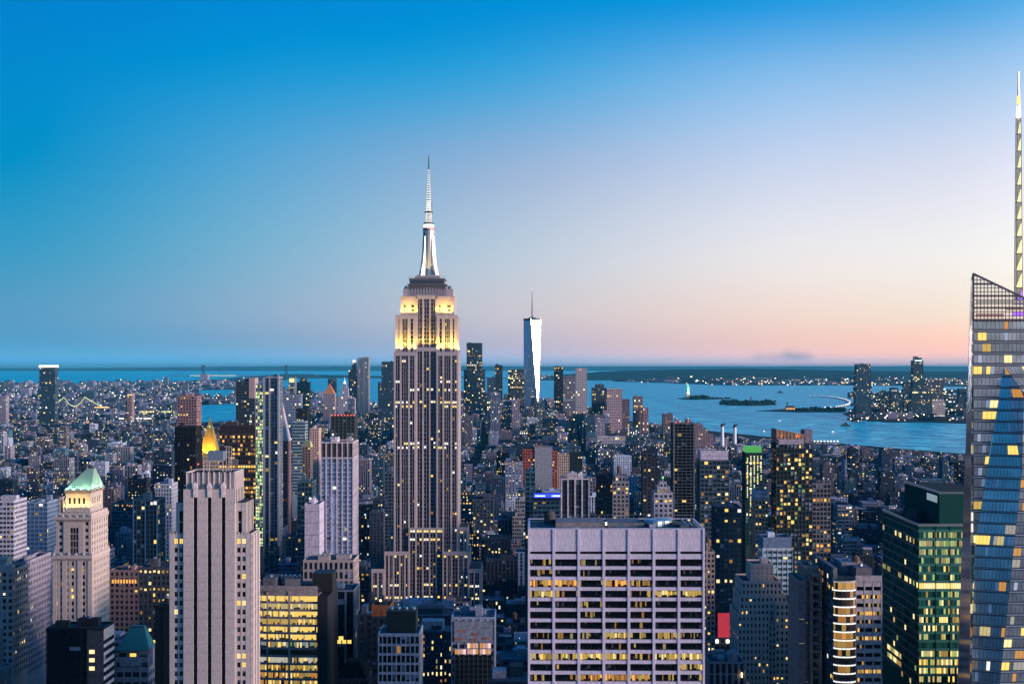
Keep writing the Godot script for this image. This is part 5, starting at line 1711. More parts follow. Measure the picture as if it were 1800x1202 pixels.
	o = tower("red_crown_tower", "dark ribbed tower with red beacons round its roof", "red-beaconed dark tower", 1700, [[581, 623, 732, 0, 32]], 779, style({"col": Color(0.0725, 0.0798, 0.087), "glass": Color(.012, .025, .025), "bay": 4.6, "pier": 0.3, "span": 0.15, "lit": 0.05}), {"busy": 2})
	mb = MB.new()
	for i in 8:
		mb.box("lamp_red", Vector3(wx(582 + i * 5.6, 1700), wy(732, 1700) + 0.9, -1700.3), Vector3(wx(582 + i * 5.6, 1700) + 0.9, wy(732, 1700) + 1.9, -1699.5), Color.WHITE)
	commit(mb, "beacon_lamp", o, "stuff")
	o = tower("black_cube_tower", "small black topped tower right of the green-lit tower", "small black topped tower", 2300, [[520, 539, 719, 0, 25]], 800, style({"col": Color(0.0217, 0.0261, 0.0319), "lit": 0.03, "span": 0.2}), {"busy": 0})
	o = tower("banded_tower", "teal tower with pale horizontal bands right of the green-lit tower", "teal banded tower", 2100, [[513, 536, 742, 0, 25]], 810, style({"col": Color(0.286, 0.39, 0.468), "glass": Color(.02, .06, .08), "pier": 0.0, "span": 0.45, "lit": 0.1, "fl": 4.4}), {})
	o = tower("peach_tower", "peach coloured slim block left of the red-beaconed dark tower", "slim peach block", 2200, [[544, 560, 754, 0, 25]], 810, style({"col": Color(0.624, 0.456, 0.408), "lit": 0.06, "pier": 0.5}), {})
	o = tower("golden_roof_block", "low block with golden lit gable left of the slim peach block", "golden gabled block", 2000, [[531, 545, 786, 0, 25]], 812, style({"col": Color(.24, .18, .15), "lit": 0.1}), {"busy": 0})
	mb = MB.new()
	mb.frustum("gold", [wx(530.5, 2000), wx(545.5, 2000), -2025, -2000], wy(786, 2000), [wx(533, 2000), wx(543, 2000), -2014, -2010], wy(775, 2000), Color(.8, .55, .2))  # the lit gold is put into the roof colour; no lamp stands here
	commit(mb, "gable_roof", o)
	o = tower("grey_slab_behind", "tall blue-grey slab hugging the left flank of the floodlit skyscraper", "blue-grey slab", 1500, [[676, 694, 832, 0, 40]], 940, style({"col": Color(0.087, 0.123, 0.181), "lit": 0.02, "pier": 0.2, "span": 0.4}), {})
	# ---- foreground centre
	o = tower("white_grid_block", "white gridded office block with a black rooftop box at the bottom centre", "white gridded block", 700, [[664, 737, 1117, 0, 24]], 1202, style({"col": Color(0.624, 0.576, 0.648), "glass": Color(.03, .045, .06), "gm": "mirror", "bay": 2.15, "fl": 4.1, "pier": 0.2, "span": 0.25, "lit": 0.06, "blind": 0.25, "rec": 0.5}), {"busy": 0, "roof": Color(.25, .25, .3)})
	mb = MB.new()
	mb.box("paint", Vector3(wx(677, 700), wy(1116, 700), -720), Vector3(wx(729, 700), wy(1078, 700), -706), Color(.015, .02, .022))
	commit(mb, "plant_box", o)
	mb = MB.new()
	for i in 4:
		mb.lathe("metal", Vector3(wx(683 + i * 13, 700), wy(1078, 700), -713), [[1.3, 0], [1.3, 0.9], [0.8, 1.0]], Color(.3, .38, .4), 10)
	commit(mb, "fan_housing", o, "stuff")
	o = tower("blue_grey_block", "blue-grey block with a band of pink lit windows at the bottom centre", "pink-banded blue-grey block", 750, [[793, 870, 1088, 0, 26]], 1202, style({"col": Color(0.26, 0.325, 0.442), "bay": 3.6, "fl": 3.9, "pier": 0.3, "span": 0.5, "lit": 0.02, "spcol": Color(.2, .24, .32)}), {"busy": 4, "roof": Color(.16, .2, .26)})
	mb = MB.new()
	mb.box("wall", Vector3(wx(798, 750), wy(1128, 750), -750), Vector3(wx(866, 750), wy(1092, 750), -749.6), Color(.20, .24, .32))
	for q in [[805, 1106], [828, 1112], [800, 1120], [826, 1122], [848, 1120]]:
		mb.box("wall", Vector3(wx(q[0], 750), wy(q[1] + 5, 750), -749.7), Vector3(wx(q[0] + 13, 750), wy(q[1], 750), -749.5), Color(.26, .14, .12))
	commit(mb, "brick_patch", o)
	mb = MB.new()
	for i in 3:
		for j in 2:
			for q in 4:
				if j == 0 and i == 0:
					continue
				mb.quad(["room_rose", "lit_rose", "room_amber", "room_rose"][(i + j * 2 + q) % 4], Vector3(wx(799.5 + i * 22 + q * 4.9, 750), wy(1139 + j * 10.5, 750), -749.6), Vector3(1.25, 0, 0), Vector3(0, 2.4, 0), Color.WHITE)
	commit(mb, "lit_window", o, "stuff")
	mb = MB.new()
	mb.box("glass", Vector3(wx(799, 750), wy(1230, 750), -750), Vector3(wx(865, 750), wy(1151.5, 750), -749.55), Color(.008, .012, .016))
	for i in 9:
		mb.box("paint", Vector3(wx(799 + i * 8.2, 750) - 0.15, wy(1230, 750), -749.6), Vector3(wx(799 + i * 8.2, 750) + 0.15, wy(1151.5, 750), -749.3), Color(.05, .06, .07))
	for j in 8:
		mb.box("paint", Vector3(wx(799, 750), wy(1158 + j * 9.0, 750), -749.58), Vector3(wx(865, 750), wy(1157 + j * 9.0, 750), -749.4), Color(.04, .045, .055))
	commit(mb, "curtain_wall", o)
	o = tower("rust_box_block", "small dark block topped by a rust-orange box beside the white gridded block", "rust-topped block", 820, [[652, 687, 1086, 0, 18], [653, 686, 1067, 0.5, 17, 1086, {"col": Color(0.416, 0.13, 0.052), "span": 0.96, "lit": 0.0, "blind": 0.0, "fl": 6.0}]], 1110, style({"col": Color(0.0435, 0.0508, 0.0653), "lit": 0.04}), {"busy": 2})
	mb = MB.new()
	mb.lathe("lamp_warm", Vector3(wx(667, 820), wy(1058, 820), -825), [[0.1, -0.6], [0.7, 0], [0.1, 0.7]], Color.WHITE, 8)
	commit(mb, "roof_lamp", o)
	mb = MB.new()
	mb.bar("metal", Vector3(wx(667.5, 820), wy(1067, 820), -825.5), Vector3(wx(667.5, 820), wy(1038, 820), -825.5), 0.16, Color(.3, .3, .33))
	commit(mb, "mast", o)
	o = tower("flat_roof_hall", "broad low block with pale flat roof at the foot of the floodlit skyscraper", "broad pale-roofed block", 1180, [[700, 795, 1068, 0, 30]], 1085, style({"col": Color(0.39, 0.403, 0.494), "lit": 0.03}), {"busy": 6, "tanks": 1, "roof": Color(.34, .35, .44)})
	# ---- centre right
	o = tower("white_pier_tower", "block with four bright white vertical piers behind the broad lavender slab", "white-piered block", 1080, [[986, 1036, 843, 0, 22]], 910, style({"col": Color(0.6, 0.552, 0.6), "glass": Color(.03, .035, .05), "bay": 5.1, "pier": 0.2, "span": 0.12, "spcol": Color(.08, .08, .1), "lit": 0.05, "fl": 3.6, "rec": 0.9}), {"busy": 3})
	o = tower("neon_sign_block", "teal block with a glowing blue sign band on its roof edge", "blue-signed teal block", 1150, [[937, 999, 880, 0, 20]], 910, style({"col": Color(0.0725, 0.174, 0.217), "lit": 0.12, "pier": 0.2}), {"busy": 1})
	mb = MB.new()
	mb.box("paint", Vector3(wx(937, 1150), wy(880, 1150), -1151), Vector3(wx(995, 1150), wy(866, 1150), -1149.6), Color(.01, .01, .06))
	commit(mb, "sign_board", o)
	mb = MB.new()
	mb.quad("lamp_blue", Vector3(wx(938, 1150), wy(874.5, 1150), -1149.5), Vector3(wx(994, 1150) - wx(938, 1150), 0, 0), Vector3(0, 3.2, 0), Color.WHITE)
	for q in [[941, 958], [970, 990]]:
		var px: float = q[0]
		while px < q[1]:
			mb.quad("far_cool", Vector3(wx(px, 1150), wy(872.6, 1150), -1149.4), Vector3(0.55 + fposmod(px * 7.3, 0.5), 0, 0), Vector3(0, 0.9, 0), Color.WHITE)
			px += 2.6
	commit(mb, "sign_light", o)
	o = tower("teal_shaft", "plain dark teal shaft left of the blue-signed block", "plain teal shaft", 1180, [[923, 941, 830, 0, 25]], 905, style({"col": Color(0.0362, 0.123, 0.174), "span": 0.4, "pier": 0.3, "lit": 0.02, "blind": 0.02}), {})
	o = tower("red_grey_block", "block with red brick wings either side of a plain grey slab", "red and grey slab block", 1900, [[919, 941, 791, 1, 30], [940, 971, 787, 0, 32, 2000, {"col": Color(0.319, 0.334, 0.392), "span": 0.96, "lit": 0.01, "blind": 0.0}], [970, 980, 794, 1, 30]], 862, style({"col": Color(0.429, 0.111, 0.091), "lit": 0.05, "pier": 0.4}), {"busy": 1})
	o = tower("ochre_block", "ochre block with curved balcony right of the red and grey slab", "ochre block", 2000, [[977, 1001, 800, 0, 28]], 840, style({"col": Color(0.546, 0.442, 0.364), "pier": 0.5, "bay": 2.4, "lit": 0.08}), {})
	o = tower("black_panel_block", "plain black-green block right of the ochre block", "black-green block", 2050, [[1002, 1024, 797, 0, 28]], 835, style({"col": Color(0.0217, 0.0435, 0.0508), "lit": 0.02, "blind": 0.02}), {})
	o = tower("amber_edge_tower", "dark tower with a column of amber lights on its edge", "amber-edged dark tower", 1300, [[1050, 1077, 836, 0, 25]], 906, style({"col": Color(0.0435, 0.0508, 0.0653), "lit": 0.22, "pal": ["lit_amber", "dim_amber", "lit_warm", "dim_warm"], "bay": 2.6}), {})
	o = tower("grey_setback_tower", "grey masonry tower right of the amber-edged tower", "grey masonry tower", 1350, [[1077, 1106, 848, 0, 25], [1082, 1100, 838, 3, 18, 848]], 906, style({"col": Color(0.29, 0.29, 0.334), "lit": 0.16}), {"tanks": 1})
	o = tower("tall_dark_pair", "narrow dark tower standing left of the balconied dark tower", "narrow dark tower", 1450, [[1130, 1145, 797, 0, 22], [1145, 1157, 806, 2, 20]], 890, style({"col": Color(0.0435, 0.0508, 0.0653), "lit": 0.09}), {})
	o = tower("white_crowned_block", "stepped pale block with small white crown before the balconied dark tower", "white-crowned stepped block", 1150, [[1150, 1183, 868, 0, 22], [1156, 1178, 858, 2, 16, 868], [1161, 1173, 850, 4, 10, 858]], 908, style({"col": Color(0.456, 0.456, 0.54), "lit": 0.14}), {})
	mb = MB.new()
	mb.lathe("lamp_green", Vector3(wx(1167, 1150), wy(850, 1150) + 3, -1158), [[0.2, 0], [0.8, 0.8], [0.2, 1.6]], Color.WHITE, 6)
	commit(mb, "roof_lamp", o)
	o = tower("balcony_tower", "tall dark tower lined with thin horizontal balconies", "balconied dark tower", 1500, [[1184, 1222, 745, 0, 30]], 908, style({"col": Color(0.174, 0.189, 0.217), "glass": Color(.01, .014, .02), "pier": 0.04, "bay": 4.2, "fl": 3.1, "span": 0.14, "lit": 0.06, "rec": 1.2}), {"busy": 3})
	mb = MB.new()
	for q in [[1188, 743], [1210, 741], [1196, 742]]:
		mb.box("lamp_red", Vector3(wx(q[0], 1500), wy(q[1], 1500), -1503), Vector3(wx(q[0], 1500) + 0.8, wy(q[1], 1500) + 0.8, -1502.2), Color.WHITE)
	commit(mb, "beacon_lamp", o, "stuff")
	o = tower("stepped_brown_block", "mauve brick block stepping down to the river behind the balconied tower", "stepped mauve block", 3300, [[1216, 1236, 747, 0, 50], [1236, 1244, 754, 0, 50], [1244, 1254, 763, 0, 50]], 790, style({"col": Color(0.319, 0.232, 0.261), "lit": 0.12, "bay": 5, "fl": 4.5}), {})
	o = tower("lavender_crown_tower", "dark glass tower with a blank lavender rooftop box", "lavender-boxed tower", 1250, [[1231, 1282, 810, 0, 28], [1232, 1281, 794, 1.0, 26, 810, {"col": Color(0.6, 0.54, 0.672), "span": 0.97, "pier": 0.0, "fl": 8, "lit": 0.0, "blind": 0.0}]], 1000, style({"col": Color(0.087, 0.123, 0.16), "glass": Color(.012, .03, .04), "bay": 3.6, "pier": 0.14, "span": 0.3, "lit": 0.13, "blind": 0.2}), {"busy": 1})
	o = tower("navy_glass_block", "navy glass block in front of the lavender-boxed tower", "navy glass block", 1100, [[1259, 1304, 893, 0, 28]], 1010, style({"col": Color(0.029, 0.0725, 0.123), "glass": Color(.01, .03, .05), "pier": 0.12, "span": 0.24, "lit": 0.12, "bay": 3.2}), {})
	o = tower("green_crown_tower", "dark tower with green lit top and vertical strips of white-green light", "green-crowned tower", 1500, [[1311, 1341, 797, 0, 26]], 895, style({"col": Color(0.029, 0.0725, 0.0725), "glass": Color(.01, .03, .03), "pier": 0.3, "span": 0.3, "lit": 0.12}), {"busy": 0})
	mb = MB.new()
	mb.box("green_top", Vector3(wx(1312, 1500), wy(796, 1500), -1520), Vector3(wx(1340, 1500), wy(785.5, 1500), -1502), Color.WHITE)
	commit(mb, "crown_light", o)
	mb = MB.new()
	for i in 5:
		for j in 28:
			if (i * 7 + j * 3) % 11 > 1 and j < 28 - absi(i - 1) * 5:
				mb.quad(["lit_green", "lit_pale", "lit_white"][(i + j) % 3], Vector3(wx(1313.5 + i * 6.0, 1500), wy(801 + j * 3.4, 1500), -1499.9), Vector3(1.0, 0, 0), Vector3(0, -1.3, 0), Color.WHITE)
	commit(mb, "lit_strip", o, "stuff")
	o = tower("lit_apartment_tower", "tall apartment tower full of yellow windows with bronze lit slanting top", "yellow-windowed apartment tower", 1060, [[1365, 1429, 781, 0, 22]], 1000, style({"col": Color(0.0508, 0.0653, 0.0725), "glass": Color(.012, .03, .035), "bay": 2.6, "fl": 3.1, "pier": 0.16, "span": 0.22, "lit": 0.34, "blind": 0.15, "rows": false, "pal": ["lit_warm", "lit_pale", "dim_warm", "lit_amber", "dim_amber", "dim_green", "lit_warm"]}), {"busy": 1})
	mb = MB.new()
	var ta := wx(1365, 1060)
	var tb := wx(1416, 1060)
	mb.q4("wall", Vector3(ta, wy(781, 1060), -1060.2), Vector3(tb, wy(781, 1060), -1060.2), Vector3(tb, wy(764, 1060), -1060.2), Vector3(ta, wy(754, 1060), -1060.2), Color(.36, .22, .15))
	mb.q4("wall", Vector3(ta, wy(781, 1060), -1082), Vector3(ta, wy(781, 1060), -1060.2), Vector3(ta, wy(754, 1060), -1060.2), Vector3(ta, wy(754, 1060), -1082), Color(.3, .2, .15))
	mb.q4("wall", Vector3(tb, wy(781, 1060), -1060.2), Vector3(tb, wy(781, 1060), -1082), Vector3(tb, wy(764, 1060), -1082), Vector3(tb, wy(764, 1060), -1060.2), Color(.3, .2, .15))
	for i in 9:
		var px := 1365.5 + i * 6.3
		mb.box("paint", Vector3(wx(px, 1060) - 0.1, wy(781, 1060), -1060.4), Vector3(wx(px, 1060) + 0.1, wy(755 + i * 1.25, 1060), -1060), Color(.1, .07, .06))
	mb.box("wall", Vector3(wx(1369, 1060), wy(781, 1060), -1060.6), Vector3(wx(1413, 1060), wy(772, 1060), -1059.7), Color(.42, .37, .45))
	commit(mb, "roof_screen", o)
	mb = MB.new()
	mb.box("wall", Vector3(wx(1416, 1060), wy(781, 1060), -1078), Vector3(wx(1430, 1060), wy(756, 1060), -1063), Color(.24, .22, .27))
	commit(mb, "lift_tower", o)
	flood(o, Vector3(wx(1400, 1060), wy(772, 1060) + 1.0, -1058.6), Vector3(wx(1405, 1060), wy(764, 1060), -1060.3), 22.0, 55.0, Color(1.0, 0.6, 0.25))
	flood(o, Vector3(wx(1376, 1060), wy(772, 1060) + 1.0, -1058.6), Vector3(wx(1372, 1060), wy(764, 1060), -1060.3), 10.0, 55.0, Color(1.0, 0.6, 0.25))
	o = tower("pale_roofed_tower", "tan apartment tower with white lit rooftop box, left of the yellow-windowed tower", "white-topped tan tower", 1070, [[1328, 1351, 880, 0, 20], [1329, 1350, 865, 0.5, 19, 880, {"col": Color(0.54, 0.576, 0.72), "lit": 0.0, "span": 0.7}]], 945, style({"col": Color(0.442, 0.325, 0.26), "lit": 0.4, "bay": 2.2, "fl": 3.0}), {"busy": 1})  # white of the lit rooftop box is put into its wall colour
	o = tower("amber_band_block", "block with amber lit floor bands right of the yellow-windowed tower", "amber-banded block", 1350, [[1429, 1461, 851, 0, 25]], 945, style({"col": Color(0.203, 0.189, 0.203), "lit": 0.22, "fl": 4, "span": 0.3, "pier": 0.2, "pal": ["lit_amber", "lit_warm", "dim_amber", "dim_warm"]}), {})
	o = tower("blue_box_block", "pale teal office block with blank blue-grey rooftop box", "blue-boxed teal block", 980, [[1341, 1394, 966, 0, 22, 1300, {"spcol": Color(.45, .6, .68)}], [1342, 1393, 947, 0.4, 21, 966, {"col": Color(0.16, 0.246, 0.377), "span": 0.97, "pier": 0.0, "lit": 0.0, "blind": 0.0}]], 1130, style({"col": Color(.55, .64, .74), "glass": Color(.03, .07, .09), "fl": 3.6, "bay": 3.0, "pier": 0.1, "span": 0.5, "lit": 0.16, "pal": ["lit_pale", "lit_warm", "dim_warm", "lit_cool", "dim_cool"]}), {"busy": 1})
	o = tower("stepped_deco_block", "tan stepped art deco block with small punched windows, beside the red screen", "tan stepped deco block", 850, [[1324, 1364, 997, 8, 20, 1026, {"span": 0.9, "lit": 0.0, "blind": 0.0}], [1307, 1377, 1026, 5, 30], [1303, 1384, 1050, 3, 32], [1298, 1353, 1082, 0, 36], [1364, 1404, 1062, 1, 34], [1353, 1366, 1100, 2, 34]], 1202, style({"col": Color(.62, .49, .43), "wm": "stone", "bay": 2.3, "fl": 3.6, "pier": 0.55, "span": 0.5, "lit": 0.14, "pal": ["lit_warm", "lit_pale", "dim_warm", "lit_amber"]}), {"busy": 1})
	o = tower("bronze_slab", "dark bronze slab with deep vertical recesses left of the white ribbon corner", "dark bronze slab", 740, [[1405, 1418, 1024, 0, 30], [1418, 1424, 1030, 2.5, 26], [1424, 1430, 1024, 0, 30], [1430, 1442, 1012, 1.6, 28, 1400, {"span": 0.35, "pier": 0.12, "glass": Color(.01, .01, .012)}], [1442, 1445.5, 1010, 0, 30], [1417, 1443, 1000, 4, 20, 1024]], 1202, style({"col": Color(.44, .30, .27), "span": 0.97, "pier": 0.0, "bay": 6.0, "fl": 4.0, "lit": 0.05, "blind": 0.0, "glass": Color(.008, .008, .01)}), {"busy": 1})
	o = tower("grid_sliver", "narrow tan gridded block right behind the broad lavender slab", "narrow tan gridded block", 900, [[1236, 1257, 972, 0, 25]], 1145, style({"col": Color(0.39, 0.312, 0.286), "lit": 0.22, "bay": 2.2, "fl": 3.0}), {"tanks": 1})
	o = tower("screen_block", "low dark block carrying a glowing red screen", "red screen block", 1000, [[1256, 1296, 1072, 0, 20]], 1150, style({"col": Color(0.0725, 0.0798, 0.102), "lit": 0.05}), {"busy": 2})
	mb = MB.new()
	mb.box("paint", Vector3(wx(1261, 1000), wy(1121, 1000), -1000.1), Vector3(wx(1291, 1000), wy(1076, 1000), -999.2), Color(.02, .02, .02), true)
	commit(mb, "screen_frame", o)
	mb = MB.new()
	mb.quad("screen_red", Vector3(wx(1262, 1000), wy(1120, 1000), -999.15), Vector3(wx(1283, 1000) - wx(1262, 1000), 0, 0), Vector3(0, 43 * 1000 / F, 0), Color.WHITE)
	mb.quad("room_rose", Vector3(wx(1283, 1000), wy(1120, 1000), -999.15), Vector3(wx(1290, 1000) - wx(1283, 1000), 0, 0), Vector3(0, 43 * 1000 / F, 0), Color.WHITE)
	commit(mb, "screen", o)
	for px in [1260.5, 1279.0]:
		mb = MB.new()
		mb.box("lamp_white", Vector3(wx(px, 1000) - 0.9, wy(1129, 1000), -999.0), Vector3(wx(px, 1000) + 0.9, wy(1124, 1000), -998.2), Color.WHITE)
		commit(mb, "screen_lamp", o)
	o = tower("arcade_block", "grey block with tall pilasters at the bottom edge below the red screen", "grey pilastered block", 800, [[1246, 1310, 1166, 0, 25]], 1202, style({"col": Color(0.377, 0.348, 0.392), "bay": 3.3, "pier": 0.4, "span": 0.12, "fl": 6, "lit": 0.02}), {"busy": 4})
	mb = MB.new()
	mb.box("lamp_warm", Vector3(wx(1303, 800), wy(1190, 800), -799.4), Vector3(wx(1305, 800), wy(1182, 800), -798.9), Color.WHITE)
	commit(mb, "wall_lamp", o)
	# ---- far left
	o = tower("harbour_glass_tower", "lone dark glass tower with bright white top edge over the far left shore", "lone white-topped tower", 6200, [[68, 96, 645, 0, 40]], 735, style({"col": Color(0.0435, 0.0725, 0.102), "glass": Color(.02, .05, .07), "fl": 10, "bay": 8, "lit": 0.06, "span": 0.2, "pier": 0.15}), {"busy": 0})
	mb = MB.new()
	mb.box("far_white", Vector3(wx(68, 6200) - 1, wy(645.5, 6200), -6241), Vector3(wx(96, 6200) + 1, wy(642, 6200), -6199), Color.WHITE)
	commit(mb, "crown_light", o)
	# ---- downtown and far shore towers: [name, label, short, d, tiers, vb, colour, glass?, lit]
	var far := [
		["banded_glass_tower", "tall squared glass tower just right of the floodlit skyscraper", "squared downtown tower", 6000, [[820, 847, 603, 0, 60], [815, 852, 650, 10, 60]], 700, Color(0.0725, 0.116, 0.145), 0.2],
		["small_glass_tower", "small blue tower between the squared tower and slim dark tower", "small blue downtown tower", 5900, [[856, 871, 664, 0, 40]], 705, Color(0.087, 0.145, 0.203), 0.16],
		["slim_dark_tower", "slim dark tower with pale right edge left of the tapered glass tower", "slim dark tower", 6000, [[870, 883, 642, 0, 40]], 702, Color(0.0435, 0.0725, 0.102), 0.1],
		["broad_lit_tower", "broad dark tower with rows of yellow floors left of the tapered glass tower", "broad lit tower", 6100, [[893, 924, 650, 0, 60], [896, 921, 655, -8, 50]], 712, Color(0.058, 0.087, 0.109), 0.4],
		["dark_needle_tower", "slim black-topped tower right of the tapered glass tower", "black-topped slim tower", 5700, [[974, 990, 645, 0, 40]], 725, Color(0.0217, 0.0362, 0.0508), 0.08],
		["grey_twin_tower", "greyish tower attached left of the pale blank tower", "greyish downtown tower", 5600, [[990, 1014, 662, 0, 50]], 725, Color(0.232, 0.232, 0.29), 0.14],
		["pale_blank_tower", "pale tower with dark cap catching the afterglow", "pale dark-capped tower", 5500, [[1012, 1032, 656, 0, 40], [1012, 1032, 648, 0.5, 39, 656]], 712, Color(0.552, 0.504, 0.54), 0.08],
		["domed_dark_tower", "dark broad tower left of the pinkish stone tower", "dark broad tower", 5300, [[1041, 1066, 682, 0, 50], [1047, 1062, 676, 5, 40]], 738, Color(0.0725, 0.087, 0.116), 0.12],
		["pink_stone_tower", "pinkish stone tower with flat crown by the river", "pinkish stone tower", 5200, [[1067, 1094, 684, 0, 50], [1060, 1094, 722, -10, 60], [1064, 1094, 688, 3, 40]], 742, Color(0.546, 0.403, 0.442), 0.08],
		["brown_river_tower", "brown tower beside the pinkish stone tower", "brown riverside tower", 5250, [[1095, 1107, 702, 0, 40]], 738, Color(0.174, 0.145, 0.189), 0.12],
		["river_apartment_tower", "mauve apartment tower standing before the open water", "mauve riverside tower", 5000, [[1114, 1130, 697, 0, 40]], 742, Color(0.29, 0.217, 0.246), 0.16],
		["short_river_block", "short reddish block right of the mauve riverside tower", "short reddish riverside block", 4950, [[1130, 1140, 717, 0, 40]], 745, Color(0.377, 0.232, 0.232), 0.14],
		["river_tank_block", "small square dark block on the river bank left of the balconied tower", "square bank block", 4600, [[1166, 1183, 728, 0, 40]], 750, Color(0.232, 0.189, 0.217), 0.1],
		["white_low_hall", "long low white lit hall below the pinkish stone tower", "long white hall", 4400, [[1050, 1099, 768, 0, 40]], 782, Color(0.6, 0.564, 0.6), 0.35],
		["steel_rippled_tower", "tall rippled steel tower left of the floodlit skyscraper", "rippled steel tower", 6000, [[628, 637, 629, 0, 40], [638, 648, 628, -4, 44]], 720, Color(0.39, 0.364, 0.377), 0.12],
		["lamp_topped_tower", "dark tower with single white light on top, left of the rippled steel tower", "white-lamped dark tower", 6100, [[612, 628, 650, 0, 50], [618, 625, 637, 5, 30]], 720, Color(0.0508, 0.087, 0.131), 0.14],
		["orange_pyramid_tower", "stone tower with orange lit pyramid roof", "orange pyramid tower", 5400, [[568, 588, 692, 0, 45]], 740, Color(0.39, 0.338, 0.39), 0.08],
		["white_wedding_tower", "white stone tower stepping up to a lit spire", "white stepped spire tower", 5500, [[593, 616, 697, 0, 45], [598, 611, 683, 6, 30], [601, 608, 675, 10, 18]], 740, Color(0.456, 0.48, 0.6), 0.1],
		["pale_twin_tower", "pale pinkish slab right of the white stepped spire tower", "pale pinkish slab", 5300, [[611, 623, 701, 0, 40]], 745, Color(0.52, 0.468, 0.546), 0.1],
		["navy_wide_tower", "wide navy slab with one pale seam left of the floodlit skyscraper", "wide navy slab", 5200, [[664, 692, 672, 0, 50], [670, 690, 636, 6, 40]], 728, Color(0.0435, 0.0798, 0.123), 0.08],
		["white_cap_tower", "distant tower with glowing white top floors left of the orange pyramid", "glowing white capped tower", 6400, [[507, 518, 664, 0, 40]], 700, Color(0.29, 0.319, 0.406), 0.3],
		["dark_stepped_tower", "dark stepped tower left of the orange pyramid tower", "dark stepped tower", 6300, [[521, 543, 672, 0, 45], [526, 538, 666, 6, 30]], 702, Color(0.0435, 0.087, 0.123), 0.12],
		["slate_court_block", "slate slab below the glowing white capped tower", "slate court slab", 5200, [[496, 528, 694, 0, 45]], 740, Color(0.232, 0.29, 0.406), 0.1],
		["short_navy_tower", "short navy tower left of the lamp-topped tower", "short navy tower", 6300, [[576, 590, 666, 0, 40]], 690, Color(0.058, 0.102, 0.145), 0.1],
		["left_edge_tower", "pale tower cut by the left edge on the far shore", "pale far tower at the left edge", 6000, [[-8, 9, 697, 0, 40]], 730, Color(0.338, 0.312, 0.39), 0.1],
		["brick_far_tower", "reddish tower with pale side on the far left shore", "reddish far tower", 6900, [[223, 231, 692, 0, 40], [219, 224, 706, 4, 36]], 725, Color(0.39, 0.26, 0.26), 0.16],
		["round_top_tower", "tall rounded-top glass tower over the far river shore", "rounded far-shore tower", 7600, [[1505, 1533, 652, 0, 60], [1507, 1531, 640, 2, 56]], 738, Color(0.0435, 0.0943, 0.138), 0.07],
		["tallest_shore_tower", "tallest slim tower of the far river shore", "tallest far-shore tower", 7900, [[1606, 1624, 634, 0, 50], [1609, 1615, 627, 3, 40], [1617, 1622, 629, 3, 40]], 738, Color(0.0435, 0.087, 0.123), 0.1],
		["wide_shore_tower", "broad dark block below the tallest far-shore tower", "broad far-shore block", 7300, [[1604, 1640, 688, 0, 50]], 738, Color(0.0435, 0.087, 0.116), 0.14],
		["rear_shore_tower", "squat tower right of the tallest far-shore tower", "squat far-shore tower", 8200, [[1628, 1660, 668, 0, 50]], 735, Color(0.102, 0.109, 0.145), 0.14],
		["shore_tower_a", "slim far-shore tower left of the tallest one", "slim far-shore tower", 8000, [[1590, 1602, 672, 0, 40]], 735, Color(0.058, 0.102, 0.131), 0.14],
		["shore_tower_b", "short far-shore tower midway between rounded tower and tallest one", "midway far-shore tower", 8000, [[1567, 1580, 682, 0, 40]], 735, Color(0.087, 0.116, 0.145), 0.18],
		["shore_tower_c", "stubby far-shore block right of the rounded tower", "stubby far-shore block", 8000, [[1550, 1564, 690, 0, 40]], 738, Color(0.0725, 0.116, 0.145), 0.2],
		["shore_hall", "long lavender hall on the far river bank", "long lavender far-bank hall", 7200, [[1562, 1606, 726, 0, 40]], 742, Color(0.312, 0.286, 0.416), 0.1],
		["white_shore_hall", "long white lit hall right of the broad far-shore block", "white far-shore hall", 7300, [[1640, 1662, 705, 0, 40]], 738, Color(0.54, 0.48, 0.504), 0.4]]
	for f in far:
		var coarse := style({"col": f[6], "glass": Color(f[6]) * 0.35, "fl": 9.0, "bay": 7.0, "pier": 0.3, "span": 0.35, "rec": 0.5, "lit": f[7] * 1.3, "blind": 0.1, "pal": ["lit_warm", "far_pale", "dim_warm", "lit_white", "dim_amber", "dim_cool"]})
		o = tower(f[0].replace("_a", "").replace("_b", "").replace("_c", "") if f[0].begins_with("shore_tower") else f[0], f[1], f[2], f[3], f[4], f[5] - 12.0, coarse, {"busy": 1})
		match f[0]:
			"orange_pyramid_tower":
				mb = MB.new()
				mb.frustum("copper", [wx(569, 5400), wx(587, 5400), -5440, -5402], wy(692, 5400), [wx(577.5, 5400), wx(578.5, 5400), -5422, -5420], wy(674, 5400), Color(.75, .3, .1))
				commit(mb, "pyramid_roof", o)
			"white_wedding_tower":
				mb = MB.new()
				mb.lathe("lit_white", Vector3(wx(604.5, 5500), wy(675, 5500), -5520), [[5, 0], [4, 8], [1.2, 12], [0.4, 24]], Color.WHITE, 8)
				commit(mb, "spire_light", o)
			"lamp_topped_tower":
				mb = MB.new()
				mb.lathe("lamp_white", Vector3(wx(621.5, 6100), wy(637, 6100), -6110), [[5, 0], [5, 4], [1, 9]], Color.WHITE, 8)
				commit(mb, "roof_lamp", o)
			"white_cap_tower":
				mb = MB.new()
				mb.box("lit_pale", Vector3(wx(508, 6400), wy(672, 6400), -6399.5), Vector3(wx(517, 6400), wy(665, 6400), -6399), Color.WHITE)
				commit(mb, "crown_light", o)
			"steel_rippled_tower":
				mb = MB.new()
				for i in 9:
					mb.box("metal", Vector3(wx(628.3 + i * 2.2, 6000), 0, -6003), Vector3(wx(629.5 + i * 2.2, 6000), wy(631 - i % 2, 6000), -5994), Color(.75, .66, .62) if i % 4 == 1 else Color(.4, .4, .44))
				commit(mb, "rippled_skin", o)
